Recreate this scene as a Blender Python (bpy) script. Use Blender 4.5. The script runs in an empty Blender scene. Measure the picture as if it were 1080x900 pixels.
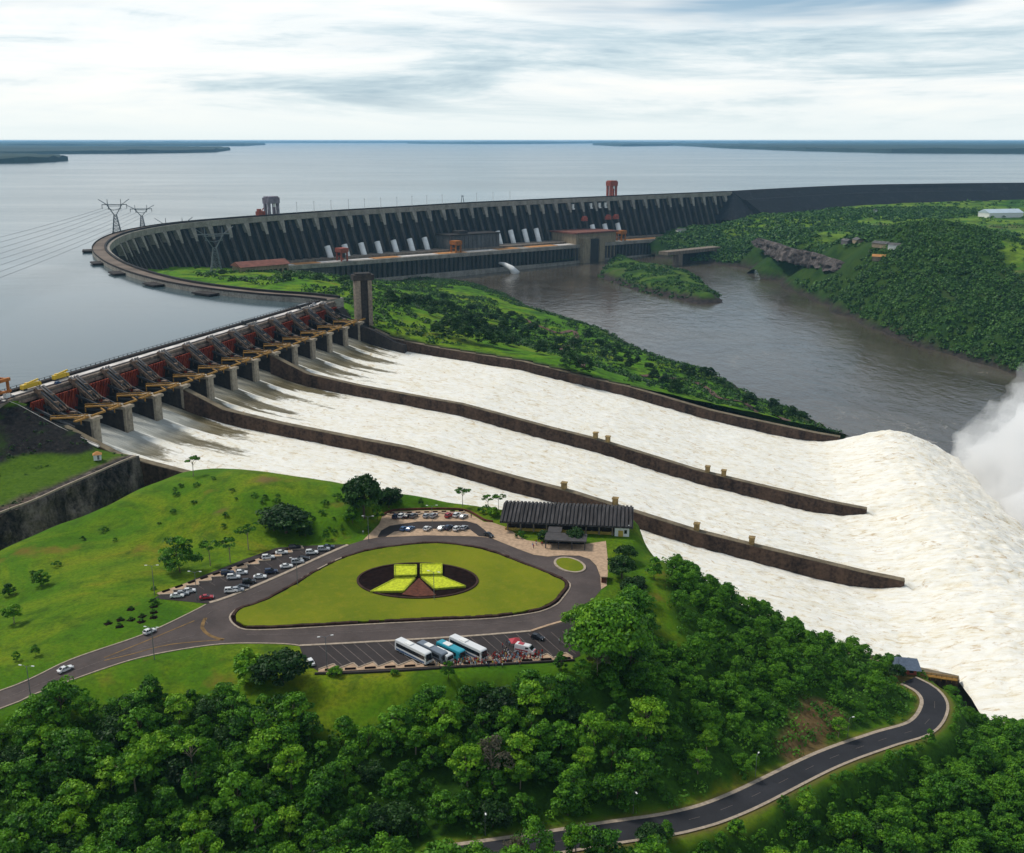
import bpy, bmesh, math, random
import numpy as np
from mathutils import Vector, Matrix

random.seed(7)
rng = np.random.default_rng(11)
SC = bpy.context.scene
COL = SC.collection
R = math.radians

# ------------------------------------------------------------------ scene scale
# metres, z = 0 is the reservoir level; the helicopter hovers 130 m above it.
CAM_H = 130.0
FOC = 1080.0
PITCH = math.atan(302.0 / FOC)
RIVER_Z = -125.0


def ray(px, py):
    x = (px - 540) / FOC
    y = -(py - 450) / FOC
    return np.array([x, math.cos(PITCH) + y * math.sin(PITCH), -math.sin(PITCH) + y * math.cos(PITCH)])


def at(px, py, z=0.0):
    d = ray(px, py)
    P = d * ((z - CAM_H) / d[2])
    return np.array([P[0], P[1], z])


# spillway frame: t along the gates, s down the chutes
GA = at(25, 406, 6)
GB = at(330, 317.5, 6)
GL = float(np.linalg.norm(GB - GA))
GU = (GB - GA) / GL
GN = np.array([GU[1], -GU[0], 0.0])
G0 = np.array([GA[0], GA[1], 0.0])


def W(t, s, z):
    return G0 + GU * t + GN * s + np.array([0, 0, z])


def ts(x, y):
    dx = x - GA[0]
    dy = y - GA[1]
    return dx * GU[0] + dy * GU[1], dx * GN[0] + dy * GN[1]


# ------------------------------------------------------------------ noise
def _hash(ix, iy, seed):
    n = (ix.astype(np.int64) * 374761393 + iy.astype(np.int64) * 668265263 + seed * 974634777) & 0x7fffffff
    n = ((n ^ (n >> 13)) * 1274126177) & 0x7fffffff
    n = (n ^ (n >> 16)) & 0xffff
    return n / 65535.0


def vnoise(x, y, seed=0):
    x = np.asarray(x, float)
    y = np.asarray(y, float)
    x0 = np.floor(x)
    y0 = np.floor(y)
    fx = x - x0
    fy = y - y0
    fx = fx * fx * (3 - 2 * fx)
    fy = fy * fy * (3 - 2 * fy)
    a = _hash(x0, y0, seed)
    b = _hash(x0 + 1, y0, seed)
    c = _hash(x0, y0 + 1, seed)
    d = _hash(x0 + 1, y0 + 1, seed)
    return (a * (1 - fx) + b * fx) * (1 - fy) + (c * (1 - fx) + d * fx) * fy


def fbm(x, y, oct=4, seed=0):
    r = 0
    amp = 1.0
    tot = 0
    for i in range(oct):
        r = r + amp * (vnoise(x, y, seed + i * 17) - 0.5)
        tot += amp
        amp *= 0.5
        x = np.asarray(x) * 2.03 + 5.1
        y = np.asarray(y) * 2.03 + 1.7
    return r / tot * 2      # about -1..1


def smooth(a, b, x):
    k = np.clip((x - a) / (b - a), 0, 1)
    return k * k * (3 - 2 * k)


class RBF:
    def __init__(self, pts, lam=0.0):
        P = np.array(pts, float)
        self.P = P[:, :2] / 100.0
        n = len(P)
        d = np.linalg.norm(self.P[:, None] - self.P[None], axis=2)
        K = self.k(d) + lam * np.eye(n)
        Q = np.hstack([np.ones((n, 1)), self.P])
        M = np.zeros((n + 3, n + 3))
        M[:n, :n] = K
        M[:n, n:] = Q
        M[n:, :n] = Q.T
        rhs = np.zeros(n + 3)
        rhs[:n] = P[:, 2]
        self.w = np.linalg.lstsq(M, rhs, rcond=None)[0]

    @staticmethod
    def k(r):
        return r * r * np.log(np.maximum(r, 1e-6))

    def __call__(self, x, y):
        x = np.asarray(x, float)
        shp = x.shape
        X = np.stack([x.ravel(), np.asarray(y, float).ravel()], 1) / 100.0
        out = np.zeros(len(X))
        n = len(self.P)
        for i in range(0, len(X), 20000):
            d = np.linalg.norm(X[i:i + 20000, None] - self.P[None], axis=2)
            out[i:i + 20000] = self.k(d) @ self.w[:n] + self.w[n] + X[i:i + 20000] @ self.w[n + 1:]
        return out.reshape(shp)


def inpoly(x, y, poly):
    x = np.asarray(x, float)
    y = np.asarray(y, float)
    r = np.zeros(x.shape, bool)
    n = len(poly)
    for i in range(n):
        x1, y1 = poly[i][:2]
        x2, y2 = poly[(i + 1) % n][:2]
        if y1 == y2:
            continue
        c = ((y1 > y) != (y2 > y)) & (x < (x2 - x1) * (y - y1) / (y2 - y1) + x1)
        r ^= c
    return r


def polydist(x, y, pts, closed=False):
    """distance to a polyline and the interpolated 3rd coordinate"""
    x = np.asarray(x, float)
    y = np.asarray(y, float)
    best = np.full(x.shape, 1e9)
    bz = np.zeros(x.shape)
    n = len(pts)
    for i in range(n if closed else n - 1):
        a = pts[i]
        b = pts[(i + 1) % n]
        dx, dy = b[0] - a[0], b[1] - a[1]
        L2 = dx * dx + dy * dy + 1e-9
        k = np.clip(((x - a[0]) * dx + (y - a[1]) * dy) / L2, 0, 1)
        d = np.hypot(x - a[0] - k * dx, y - a[1] - k * dy)
        m = d < best
        best = np.where(m, d, best)
        if len(a) > 2:
            bz = np.where(m, a[2] + (b[2] - a[2]) * k, bz)
    return best, bz


# ------------------------------------------------------------------ objects
def tag(o, label=None, cat=None, group=None, kind=None):
    if label:
        o['label'] = label
    if cat:
        o['category'] = cat
    if group:
        o['group'] = group
    if kind:
        o['kind'] = kind
    return o


def empty(name, loc=(0, 0, 0), rz=0.0, label=None, cat=None, group=None):
    o = bpy.data.objects.new(name, None)
    COL.objects.link(o)
    o.location = tuple(float(v) for v in loc)
    o.rotation_euler = (0, 0, rz)
    o.empty_display_size = 0.5
    return tag(o, label, cat, group)


def link(name, me, parent=None, loc=None, rz=None):
    o = bpy.data.objects.new(name, me)
    COL.objects.link(o)
    if parent is not None:
        o.parent = parent
    if loc is not None:
        o.location = tuple(float(v) for v in loc)
    if rz is not None:
        o.rotation_euler = (0, 0, rz)
    return o


def copy_tree(o, parent=None):
    c = o.copy()
    COL.objects.link(c)
    if parent is not None:
        c.parent = parent
        c.matrix_parent_inverse = o.matrix_parent_inverse.copy()
    for ch in list(o.children):
        copy_tree(ch, c)
    return c


def mesh_np(name, V, Q, mats=(), smooth_=False, midx=None):
    """fast mesh from numpy: V (n,3), Q (m,3|4)"""
    V = np.asarray(V, np.float32)
    Q = np.asarray(Q, np.int32)
    me = bpy.data.meshes.new(name)
    k = Q.shape[1]
    me.vertices.add(len(V))
    me.vertices.foreach_set('co', V.ravel())
    me.loops.add(Q.size)
    me.loops.foreach_set('vertex_index', Q.ravel())
    me.polygons.add(len(Q))
    me.polygons.foreach_set('loop_start', np.arange(0, Q.size, k, dtype=np.int32))
    me.polygons.foreach_set('loop_total', np.full(len(Q), k, np.int32))
    if smooth_:
        me.polygons.foreach_set('use_smooth', np.ones(len(Q), bool))
    if midx is not None:
        me.polygons.foreach_set('material_index', np.asarray(midx, np.int32))
    for m in mats:
        me.materials.append(m)
    me.update(calc_edges=True)
    me.validate()
    return me


def attr(me, name, vals):
    a = me.attributes.new(name, 'FLOAT', 'POINT')
    a.data.foreach_set('value', np.asarray(vals, np.float32))


def grid_mesh(name, X, Y, Z, mats, keep=None, smooth_=True, attrs=None):
    """X,Y,Z 2-D arrays; keep = 2-D bool per cell"""
    nr, nc = X.shape
    idx = np.arange(nr * nc).reshape(nr, nc)
    Q = np.stack([idx[:-1, :-1], idx[:-1, 1:], idx[1:, 1:], idx[1:, :-1]], -1)
    if keep is not None:
        Q = Q[keep]
    Q = Q.reshape(-1, 4)
    V = np.stack([X, Y, Z], -1).reshape(-1, 3)
    used = np.unique(Q)
    rm = np.full(len(V), -1)
    rm[used] = np.arange(len(used))
    V = V[used]
    Q = rm[Q]
    # keep faces pointing up
    a, b, c = V[Q[0, 0]], V[Q[0, 1]], V[Q[0, 2]]
    if np.cross(b - a, c - a)[2] < 0:
        Q = Q[:, ::-1]
    me = mesh_np(name, V, Q, mats, smooth_)
    if attrs:
        for k, v in attrs.items():
            attr(me, k, np.asarray(v).ravel()[used])
    return me


class MB:
    """collects boxes, prisms, bars and tubes into ONE mesh"""

    def __init__(self):
        self.v = []
        self.f = []
        self.m = []

    def add(self, vs, fs, m=0):
        b = len(self.v)
        self.v += [tuple(float(c) for c in p) for p in vs]
        for q in fs:
            self.f.append(tuple(b + i for i in q))
            self.m.append(m)
        return self

    def hexa(self, p, m=0):
        """8 corners: bottom 0-3 ccw, top 4-7"""
        return self.add(p, [(3, 2, 1, 0), (4, 5, 6, 7), (0, 1, 5, 4), (1, 2, 6, 5), (2, 3, 7, 6), (3, 0, 4, 7)], m)

    def box(self, c, d, rz=0.0, m=0):
        cs, sn = math.cos(rz), math.sin(rz)
        p = []
        for z in (-.5, .5):
            for x, y in ((-.5, -.5), (.5, -.5), (.5, .5), (-.5, .5)):
                X, Y = x * d[0], y * d[1]
                p.append((c[0] + X * cs - Y * sn, c[1] + X * sn + Y * cs, c[2] + z * d[2]))
        return self.hexa(p, m)

    def wbox(self, t0, t1, s0, s1, z0, z1, m=0):
        """box in the spillway frame"""
        p = [W(a, b, z) for z in (z0, z1) for a, b in ((t0, s0), (t0, s1), (t1, s1), (t1, s0))]
        return self.hexa(p, m)

    def bar(self, a, b, w, hgt=None, m=0):
        a = Vector(tuple(float(c) for c in a))
        b = Vector(tuple(float(c) for c in b))
        hgt = hgt or w
        d = (b - a)
        if d.length < 1e-6:
            return self
        d.normalize()
        up = Vector((0, 0, 1)) if abs(d.z) < 0.95 else Vector((1, 0, 0))
        x = d.cross(up).normalized() * (w / 2)
        y = x.cross(d).normalized() * (hgt / 2)
        p = [q + k for q in (a, b) for k in (-x - y, x - y, x + y, -x + y)]
        return self.hexa(p, m)

    def tube(self, pts, r, n=8, m=0, cap=True):
        pts = [Vector(tuple(float(c) for c in p)) for p in pts]
        rs = r if hasattr(r, '__len__') else [r] * len(pts)
        vs = []
        fs = []
        for i, p in enumerate(pts):
            d = (pts[min(i + 1, len(pts) - 1)] - pts[max(i - 1, 0)]).normalized()
            up = Vector((0, 0, 1)) if abs(d.z) < 0.9 else Vector((1, 0, 0))
            x = d.cross(up).normalized()
            y = x.cross(d).normalized()
            for k in range(n):
                a = 2 * math.pi * k / n
                vs.append(p + (x * math.cos(a) + y * math.sin(a)) * rs[i])
        for i in range(len(pts) - 1):
            for k in range(n):
                k2 = (k + 1) % n
                fs.append((i * n + k, i * n + k2, (i + 1) * n + k2, (i + 1) * n + k))
        if cap:
            fs.append(tuple(range(n - 1, -1, -1)))
            fs.append(tuple((len(pts) - 1) * n + k for k in range(n)))
        return self.add(vs, fs, m)

    def prism(self, poly, z0, z1, m=0):
        """vertical prism over a plan polygon (ccw); z may be callables"""
        n = len(poly)
        f0 = z0 if callable(z0) else (lambda x, y: z0)
        f1 = z1 if callable(z1) else (lambda x, y: z1)
        vs = [(p[0], p[1], f0(p[0], p[1])) for p in poly] + [(p[0], p[1], f1(p[0], p[1])) for p in poly]
        fs = [tuple(range(n - 1, -1, -1)), tuple(range(n, 2 * n))]
        for i in range(n):
            j = (i + 1) % n
            fs.append((i, j, n + j, n + i))
        return self.add(vs, fs, m)

    def mesh(self, name, mats, smooth_=False, fix=True):
        me = bpy.data.meshes.new(name)
        me.from_pydata(self.v, [], self.f)
        for m in (mats if isinstance(mats, (list, tuple)) else [mats]):
            me.materials.append(m)
        for p, i in zip(me.polygons, self.m):
            p.material_index = i
            p.use_smooth = smooth_
        if fix:
            bm = bmesh.new()
            bm.from_mesh(me)
            bmesh.ops.recalc_face_normals(bm, faces=bm.faces)
            bm.to_mesh(me)
            bm.free()
        me.update()
        return me

    def build(self, name, mats, parent=None, loc=None, rz=None, smooth_=False):
        return link(name, self.mesh(name, mats, smooth_), parent, loc, rz)


# ------------------------------------------------------------------ materials
class NT:
    def __init__(self, name):
        self.m = bpy.data.materials.new(name)
        self.m.use_nodes = True
        self.n = self.m.node_tree.nodes
        self.l = self.m.node_tree.links
        self.b = self.n['Principled BSDF']

    def node(self, t, **kw):
        x = self.n.new(t)
        for k, v in kw.items():
            setattr(x, k, v)
        return x

    def pos(self):
        return self.node('ShaderNodeNewGeometry').outputs['Position']

    def obj(self):
        return self.node('ShaderNodeTexCoord').outputs['Object']

    def mapping(self, vec, scale):
        x = self.node('ShaderNodeMapping')
        x.inputs['Scale'].default_value = scale
        self.l.new(vec, x.inputs['Vector'])
        return x.outputs['Vector']

    def noise(self, vec, scale, detail=4, rough=0.55, dist=0.0):
        x = self.node('ShaderNodeTexNoise')
        x.inputs['Scale'].default_value = scale
        x.inputs['Detail'].default_value = detail
        x.inputs['Roughness'].default_value = rough
        x.inputs['Distortion'].default_value = dist
        self.l.new(vec, x.inputs['Vector'])
        return x.outputs['Fac']

    def ramp(self, fac, stops, interp='LINEAR'):
        x = self.node('ShaderNodeValToRGB')
        x.color_ramp.interpolation = interp
        e = x.color_ramp.elements
        while len(e) < len(stops):
            e.new(0.5)
        for i, (p, c) in enumerate(stops):
            e[i].position = p
            e[i].color = c if len(c) == 4 else (*c, 1)
        self.l.new(fac, x.inputs['Fac'])
        return x.outputs['Color']

    def mix(self, fac, a, b, mode='MIX'):
        x = self.node('ShaderNodeMix', data_type='RGBA', blend_type=mode)
        for s, v in ((x.inputs[0], fac), (x.inputs[6], a), (x.inputs[7], b)):
            if isinstance(v, (int, float)):
                s.default_value = v
            elif isinstance(v, tuple):
                s.default_value = v if len(v) == 4 else (*v, 1)
            else:
                self.l.new(v, s)
        return x.outputs[2]

    def math(self, op, a, b=0.0, clamp=False):
        x = self.node('ShaderNodeMath', operation=op, use_clamp=clamp)
        for s, v in ((x.inputs[0], a), (x.inputs[1], b)):
            if isinstance(v, (int, float)):
                s.default_value = v
            else:
                self.l.new(v, s)
        return x.outputs[0]

    def attr(self, name):
        return self.node('ShaderNodeAttribute', attribute_name=name).outputs['Fac']

    def rand(self):
        return self.node('ShaderNodeObjectInfo').outputs['Random']

    def bump(self, hgt, strength, dist):
        x = self.node('ShaderNodeBump')
        x.inputs['Strength'].default_value = strength
        x.inputs['Distance'].default_value = dist
        self.l.new(hgt, x.inputs['Height'])
        self.l.new(x.outputs['Normal'], self.b.inputs['Normal'])

    def base(self, c):
        if isinstance(c, tuple):
            self.b.inputs['Base Color'].default_value = (*c, 1) if len(c) == 3 else c
        else:
            self.l.new(c, self.b.inputs['Base Color'])

    def set(self, rough=0.8, spec=0.3, metal=0.0):
        self.b.inputs['Roughness'].default_value = rough
        self.b.inputs['Specular IOR Level'].default_value = spec
        self.b.inputs['Metallic'].default_value = metal
        return self


def simple(name, c, rough=0.7, spec=0.3, metal=0.0, var=0.25, scale=0.5, bump=0.0, obj=False):
    t = NT(name).set(rough, spec, metal)
    v = t.obj() if obj else t.pos()
    n = t.noise(v, scale, 5)
    lo = tuple(x * (1 - var) for x in c)
    hi = tuple(min(1, x * (1 + var)) for x in c)
    t.base(t.ramp(n, [(0.3, lo), (0.7, hi)]))
    if bump:
        t.bump(n, 0.5, bump)
    return t.m


def streaky(name, c, c2, rough=0.85, sc=(0.25, 0.25, 0.03), fine=0.6, bias=0.5):
    """weathered concrete with vertical run-off streaks"""
    t = NT(name).set(rough, 0.2)
    p = t.pos()
    a = t.noise(t.mapping(p, sc), 1.0, 5, 0.6)
    b = t.noise(p, fine, 4)
    k = t.math('MULTIPLY', t.math('ADD', a, b), 0.5)
    t.base(t.ramp(k, [(bias - 0.13, c2), (bias + 0.12, c)]))
    t.bump(b, 0.3, 0.15)
    return t.m


M = {}


def make_materials():
    M['concrete'] = streaky('weathered_concrete', (0.29, 0.235, 0.18), (0.095, 0.075, 0.062))
    M['concrete_light'] = streaky('pale_concrete', (0.42, 0.36, 0.27), (0.17, 0.14, 0.11))
    M['concrete_dark'] = streaky('dark_stained_concrete', (0.055, 0.045, 0.040), (0.018, 0.016, 0.017))
    M['wall_brown'] = streaky('brown_stained_concrete', (0.115, 0.070, 0.048), (0.020, 0.013, 0.011), sc=(0.16, 0.16, 0.02))
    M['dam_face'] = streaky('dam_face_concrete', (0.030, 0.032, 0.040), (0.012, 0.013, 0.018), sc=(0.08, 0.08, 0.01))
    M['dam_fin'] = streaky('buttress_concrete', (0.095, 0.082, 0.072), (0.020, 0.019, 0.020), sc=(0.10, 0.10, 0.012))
    M['dam_band'] = streaky('crest_concrete', (0.36, 0.33, 0.28), (0.16, 0.14, 0.12), sc=(0.08, 0.08, 0.05))
    M['dark_road'] = simple('crest_road', (0.02, 0.019, 0.02), 0.9)
    M['asphalt'] = asphalt('asphalt', (0.075, 0.058, 0.053))
    M['asphalt_dark'] = asphalt('dark_asphalt', (0.034, 0.027, 0.026))
    M['asphalt_new'] = asphalt('fresh_asphalt', (0.024, 0.024, 0.028))
    M['paving'] = simple('beige_paving', (0.42, 0.29, 0.19), 0.9, var=0.25, scale=0.8)
    M['kerb'] = simple('kerb_stone', (0.36, 0.29, 0.22), 0.9, var=0.25, scale=1.0)
    M['line'] = simple('road_paint', (0.55, 0.52, 0.46), 0.8, var=0.35, scale=2.0)
    M['line_faint'] = simple('worn_road_paint', (0.125, 0.10, 0.09), 0.8, var=0.4, scale=2.0)
    M['line_yellow'] = simple('worn_yellow_paint', (0.17, 0.10, 0.035), 0.85, var=0.4, scale=0.6)
    M['white'] = simple('white_paint', (0.75, 0.75, 0.73), 0.5, var=0.08)
    M['penstock'] = simple('white_pipe_paint', (0.80, 0.80, 0.78), 0.5, var=0.12, scale=0.1)
    M['yellow'] = simple('yellow_paint', (0.30, 0.155, 0.025), 0.6, var=0.35, scale=0.5)
    M['orange'] = simple('orange_rusty_paint', (0.36, 0.12, 0.02), 0.7, var=0.4, scale=0.4)
    M['gate_red'] = gate_mat()
    M['steel_dark'] = simple('dark_steel', (0.05, 0.052, 0.058), 0.6, 0.4, 0.2, var=0.45, scale=0.6)
    M['steel'] = simple('galvanised_steel', (0.16, 0.17, 0.18), 0.5, 0.5, 0.3, var=0.2)
    M['hoist'] = simple('hoist_steel', (0.15, 0.10, 0.068), 0.7, var=0.7, scale=0.7)
    M['steel_far'] = simple('pylon_steel', (0.15, 0.165, 0.18), 0.6, 0.4, 0.2, var=0.2)
    M['roof_rust'] = simple('rust_roof', (0.17, 0.062, 0.045), 0.8, var=0.35, scale=0.15)
    M['roof_orange'] = simple('orange_roof', (0.48, 0.22, 0.07), 0.8, var=0.25, scale=0.12)
    M['beige_wall'] = streaky('beige_wall', (0.36, 0.29, 0.19), (0.17, 0.13, 0.09))
    M['grey_wall'] = streaky('grey_wall', (0.15, 0.145, 0.14), (0.05, 0.05, 0.055))
    M['red_machine'] = simple('red_machine_paint', (0.30, 0.07, 0.045), 0.7, var=0.4, scale=0.3)
    M['violet_machine'] = simple('grey_violet_paint', (0.22, 0.19, 0.23), 0.7, var=0.4, scale=0.2)
    M['glass'] = simple('dark_glass', (0.012, 0.015, 0.02), 0.12, 0.6, var=0.1)
    M['rubber'] = simple('rubber', (0.012, 0.012, 0.012), 0.9)
    M['soil'] = simple('dark_soil', (0.012, 0.006, 0.005), 1.0, .05, var=0.5, scale=0.6)
    M['soil_red'] = simple('red_soil', (0.10, 0.032, 0.018), 1.0, var=0.4, scale=0.8)
    M['hedge'] = simple('lime_hedge', (0.46, 0.52, 0.016), 0.9, var=0.35, scale=1.2, bump=0.3)
    M['hedge_dark'] = simple('lime_hedge_border', (0.28, 0.33, 0.012), 0.9, var=0.45, scale=1.2, bump=0.3)
    M['lawn'] = grass_mat('mown_lawn', (0.215, 0.235, 0.010), (0.130, 0.175, 0.008), (0.27, 0.24, 0.018))
    M['ground'] = ground_mat()
    M['wild_ground'] = wild_mat('wild_ground', 0)
    M['plain_ground'] = wild_mat('plain_ground', 1)
    M['rock'] = rock_mat('dark_rock', (0.24, 0.20, 0.17), (0.014, 0.013, 0.013))
    M['rock_far'] = rock_mat('far_rock', (0.17, 0.145, 0.135), (0.03, 0.026, 0.028), 0.045)
    M['rockfill'] = rock_mat('rockfill', (0.030, 0.032, 0.040), (0.014, 0.016, 0.022), 0.05)
    M['rockfill_near'] = rockfill_near()
    M['bark'] = simple('bark', (0.10, 0.075, 0.05), 0.95, var=0.4, scale=1.5, obj=True)
    M['bark_pale'] = simple('pale_bark', (0.26, 0.21, 0.15), 0.95, var=0.3, scale=1.5, obj=True)
    M['roof_slats'] = slat_mat()
    M['skin'] = simple('skin', (0.28, 0.16, 0.10), 0.6, var=0.1, obj=True)
    M['hair'] = simple('hair', (0.015, 0.010, 0.008), 0.8, obj=True)
    M['far_land'] = simple('far_forest_land', (0.020, 0.036, 0.024), 1.0, var=0.35, scale=0.002)


def asphalt(name, c):
    t = NT(name).set(0.85, 0.25)
    p = t.pos()
    a = t.noise(p, 0.09, 5, 0.6)
    b = t.noise(p, 1.7, 3)
    k = t.math('ADD', t.math('MULTIPLY', a, 0.75), t.math('MULTIPLY', b, 0.25))
    t.base(t.ramp(k, [(0.33, tuple(x * 0.68 for x in c)), (0.5, c), (0.68, tuple(x * 1.4 for x in c))]))
    return t.m


def gate_mat():
    t = NT('gate_red_steel').set(0.75, 0.2)
    p = t.pos()
    a = t.noise(t.mapping(p, (0.5, 0.5, 0.06)), 1.0, 4, 0.6)
    t.base(t.ramp(a, [(0.3, (0.10, 0.020, 0.010)), (0.5, (0.25, 0.036, 0.016)), (0.68, (0.36, 0.085, 0.04))]))
    return t.m


def slat_mat():
    t = NT('corrugated_roof').set(0.85, 0.2)
    p = t.obj()
    a = t.noise(t.mapping(p, (0.9, 0.08, 0.2)), 1.0, 5, 0.65)
    t.base(t.ramp(a, [(0.3, (0.018, 0.016, 0.016)), (0.55, (0.055, 0.05, 0.05)), (0.72, (0.11, 0.10, 0.10))]))
    return t.m


def grass_mat(name, a, b, c):
    t = NT(name).set(0.95, 0.1)
    p = t.pos()
    n1 = t.noise(p, 0.035, 5, 0.6)
    n2 = t.noise(p, 0.35, 5, 0.65)
    n3 = t.noise(p, 3.0, 3)
    c1 = t.mix(t.ramp(n1, [(0.35, (0, 0, 0)), (0.62, (1, 1, 1))]), a, b)
    c2 = t.mix(t.math('MULTIPLY', t.ramp(n2, [(0.5, (0, 0, 0)), (0.72, (1, 1, 1))]), 0.55), c1, c)
    t.base(t.mix(t.math('MULTIPLY', n3, 0.45), c2, (0.04, 0.065, 0.006)))
    t.bump(n2, 0.35, 0.4)
    return t.m


def ground_mat():
    """lawn on the view point hill, worn soil, forest floor where the mask says so"""
    t = NT('hill_grass').set(0.95, 0.1)
    p = t.pos()
    n1 = t.noise(p, 0.020, 8, 0.68, 0.8)
    n2 = t.noise(p, 0.11, 7, 0.7, .5)
    n3 = t.noise(p, 0.9, 4, 0.7)
    g = t.ramp(n1, [(0.30, (0.038, 0.115, 0.004)), (0.45, (0.068, 0.160, 0.004)), (0.56, (0.135, 0.200, 0.006)), (0.68, (0.22, 0.185, 0.014))])
    g = t.mix(t.ramp(n2, [(0.50, (0, 0, 0)), (0.68, (0.85, 0.85, 0.85))]), g, (0.036, 0.085, 0.005))
    g = t.mix(t.math('MULTIPLY', t.ramp(n3, [(0.42, (0, 0, 0)), (0.70, (1, 1, 1))]), 0.65), g, (0.030, 0.062, 0.005))
    dry = t.ramp(t.noise(p, 0.045, 4, 0.6), [(0.62, (0, 0, 0)), (0.74, (1, 1, 1))])
    g = t.mix(t.math('MULTIPLY', dry, 0.75), g, (0.17, 0.10, 0.022))
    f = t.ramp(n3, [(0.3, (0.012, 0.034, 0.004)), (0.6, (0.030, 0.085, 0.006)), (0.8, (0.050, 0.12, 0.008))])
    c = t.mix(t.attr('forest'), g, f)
    c = t.mix(t.attr('bare'), c, t.ramp(n3, [(0.3, (0.10, 0.055, 0.022)), (0.7, (0.20, 0.12, 0.06))]))
    c = t.mix(t.attr('rock'), c, t.ramp(n3, [(0.3, (0.012, 0.011, 0.011)), (0.7, (0.06, 0.045, 0.035))]))
    t.base(c)
    t.bump(n3, 0.5, 0.5)
    return t.m


def wild_mat(name, plain):
    t = NT(name).set(0.95, 0.1)
    p = t.pos()
    s = 0.45 if plain else 1.0
    q = t.mapping(p, (s * (.8 if plain else 1), s * (0.75 if plain else 1), s))
    n1 = t.noise(q, 0.016, 6, 0.65, 0.6)
    n2 = t.noise(q, 0.07, 5, 0.7)
    n3 = t.noise(q, 0.4, 4, 0.7)
    if plain:
        g = t.ramp(n1, [(0.30, (0.014, 0.045, 0.008)), (0.40, (0.040, 0.125, 0.010)), (0.48, (0.15, 0.235, 0.020)), (0.56, (0.060, 0.15, 0.012)), (0.66, (0.17, 0.155, 0.055))])
    else:
        g = t.ramp(n1, [(0.30, (0.034, 0.105, 0.005)), (0.47, (0.080, 0.20, 0.005)), (0.60, (0.14, 0.23, 0.008)), (0.76, (0.17, 0.14, 0.02))])
    g = t.mix(t.math('MULTIPLY', t.ramp(n2, [(0.48, (0, 0, 0)), (0.66, (1, 1, 1))]), 0.85), g, (0.012, 0.034, 0.008))
    g = t.mix(t.math('MULTIPLY', t.ramp(n3, [(0.5, (0, 0, 0)), (0.75, (1, 1, 1))]), 0.5), g, (0.014, 0.03, 0.006))
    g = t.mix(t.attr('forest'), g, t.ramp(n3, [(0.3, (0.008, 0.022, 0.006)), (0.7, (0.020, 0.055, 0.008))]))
    c = t.mix(t.attr('rock'), g, t.ramp(n3, [(0.3, (0.012, 0.011, 0.011)), (0.7, (0.060, 0.045, 0.04))]))
    t.base(c)
    t.bump(n3, 0.6, 1.2)
    return t.m


def rock_mat(name, a, b, sc=0.09):
    t = NT(name).set(0.95, 0.15)
    p = t.pos()
    n1 = t.noise(t.mapping(p, (1, 1, 0.35)), sc, 6, 0.7, 0.8)
    n2 = t.noise(p, sc * 8, 5, 0.7)
    k = t.math('ADD', t.math('MULTIPLY', n1, 0.65), t.math('MULTIPLY', n2, 0.35))
    t.base(t.ramp(k, [(0.39, b), (0.50, tuple((x + y) / 3.2 for x, y in zip(a, b))), (0.63, a)]))
    t.bump(n2, 0.8, 1.0)
    return t.m


def rockfill_near():
    t = NT('shrubby_rockfill').set(0.95, 0.1)
    p = t.pos()
    n1 = t.noise(p, 0.05, 5, 0.65, 0.5)
    n2 = t.noise(p, 0.5, 5, 0.7)
    c = t.ramp(n2, [(0.35, (0.006, 0.006, 0.007)), (0.6, (0.022, 0.02, 0.02)), (0.78, (0.06, 0.05, 0.045))])
    c = t.mix(t.math('MULTIPLY', t.ramp(n1, [(0.52, (0, 0, 0)), (0.66, (1, 1, 1))]), 0.8), c, (0.022, 0.050, 0.006))
    g = t.ramp(n2, [(0.3, (0.035, 0.080, 0.005)), (0.6, (0.070, 0.135, 0.006)), (0.8, (0.11, 0.14, 0.02))])
    c = t.mix(t.attr('grass'), c, g)
    c = t.mix(t.attr('bare'), c, t.ramp(n2, [(0.3, (0.05, 0.03, 0.025)), (0.7, (0.20, 0.15, 0.12))]))
    t.base(c)
    t.bump(n2, 0.7, 0.8)
    return t.m
# ------------------------------------------------------------------ spillway profile
_ZT = np.array([(-10, 6), (14, 4), (46, -7.5), (74, -18.5), (112, -23.7), (165, -28.6), (188, -30.5), (250, -41),
                (280, -45.5), (345, -59), (376, -63.5), (428, -70.5), (445, -72)], float)
_ZW = np.array([(14, -14), (24, -15.2), (36, -17.5), (46, -20), (60, -24), (75, -27.3), (92, -29.6), (112, -31.5), (165, -36.5),
                (188, -38.5), (250, -49), (280, -53.5), (345, -67), (376, -71.5), (405, -76), (420, -77.3), (432, -77), (445, -74.6)], float)
SLIP = (462, 445, 428, 410)


def ztop(s, lip=445):
    s = np.asarray(s, float)
    k = np.where(s > 46, 46 + (s - 46) * (445 - 46) / (lip - 46), s)
    return np.interp(k, _ZT[:, 0], _ZT[:, 1])


def tline(i, s):
    s = np.asarray(s, float)
    return (-20 + 0 * s, 70 + 0 * s, 168 + 0 * s, 301 + 17 * np.clip((s - 45) / 365, -0.1, 2))[i]


def ray_t(px, py, t):
    """where a picture ray meets the vertical plane t = const of the spillway frame"""
    d = ray(px, py)
    C = np.array([0, 0, CAM_H])
    k = (t - (C - G0) @ GU) / (d @ GU)
    return C + d * k


DIV = (70.0, 168.0)
PIERS = [-5 + 25 * i for i in range(13)]


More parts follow.
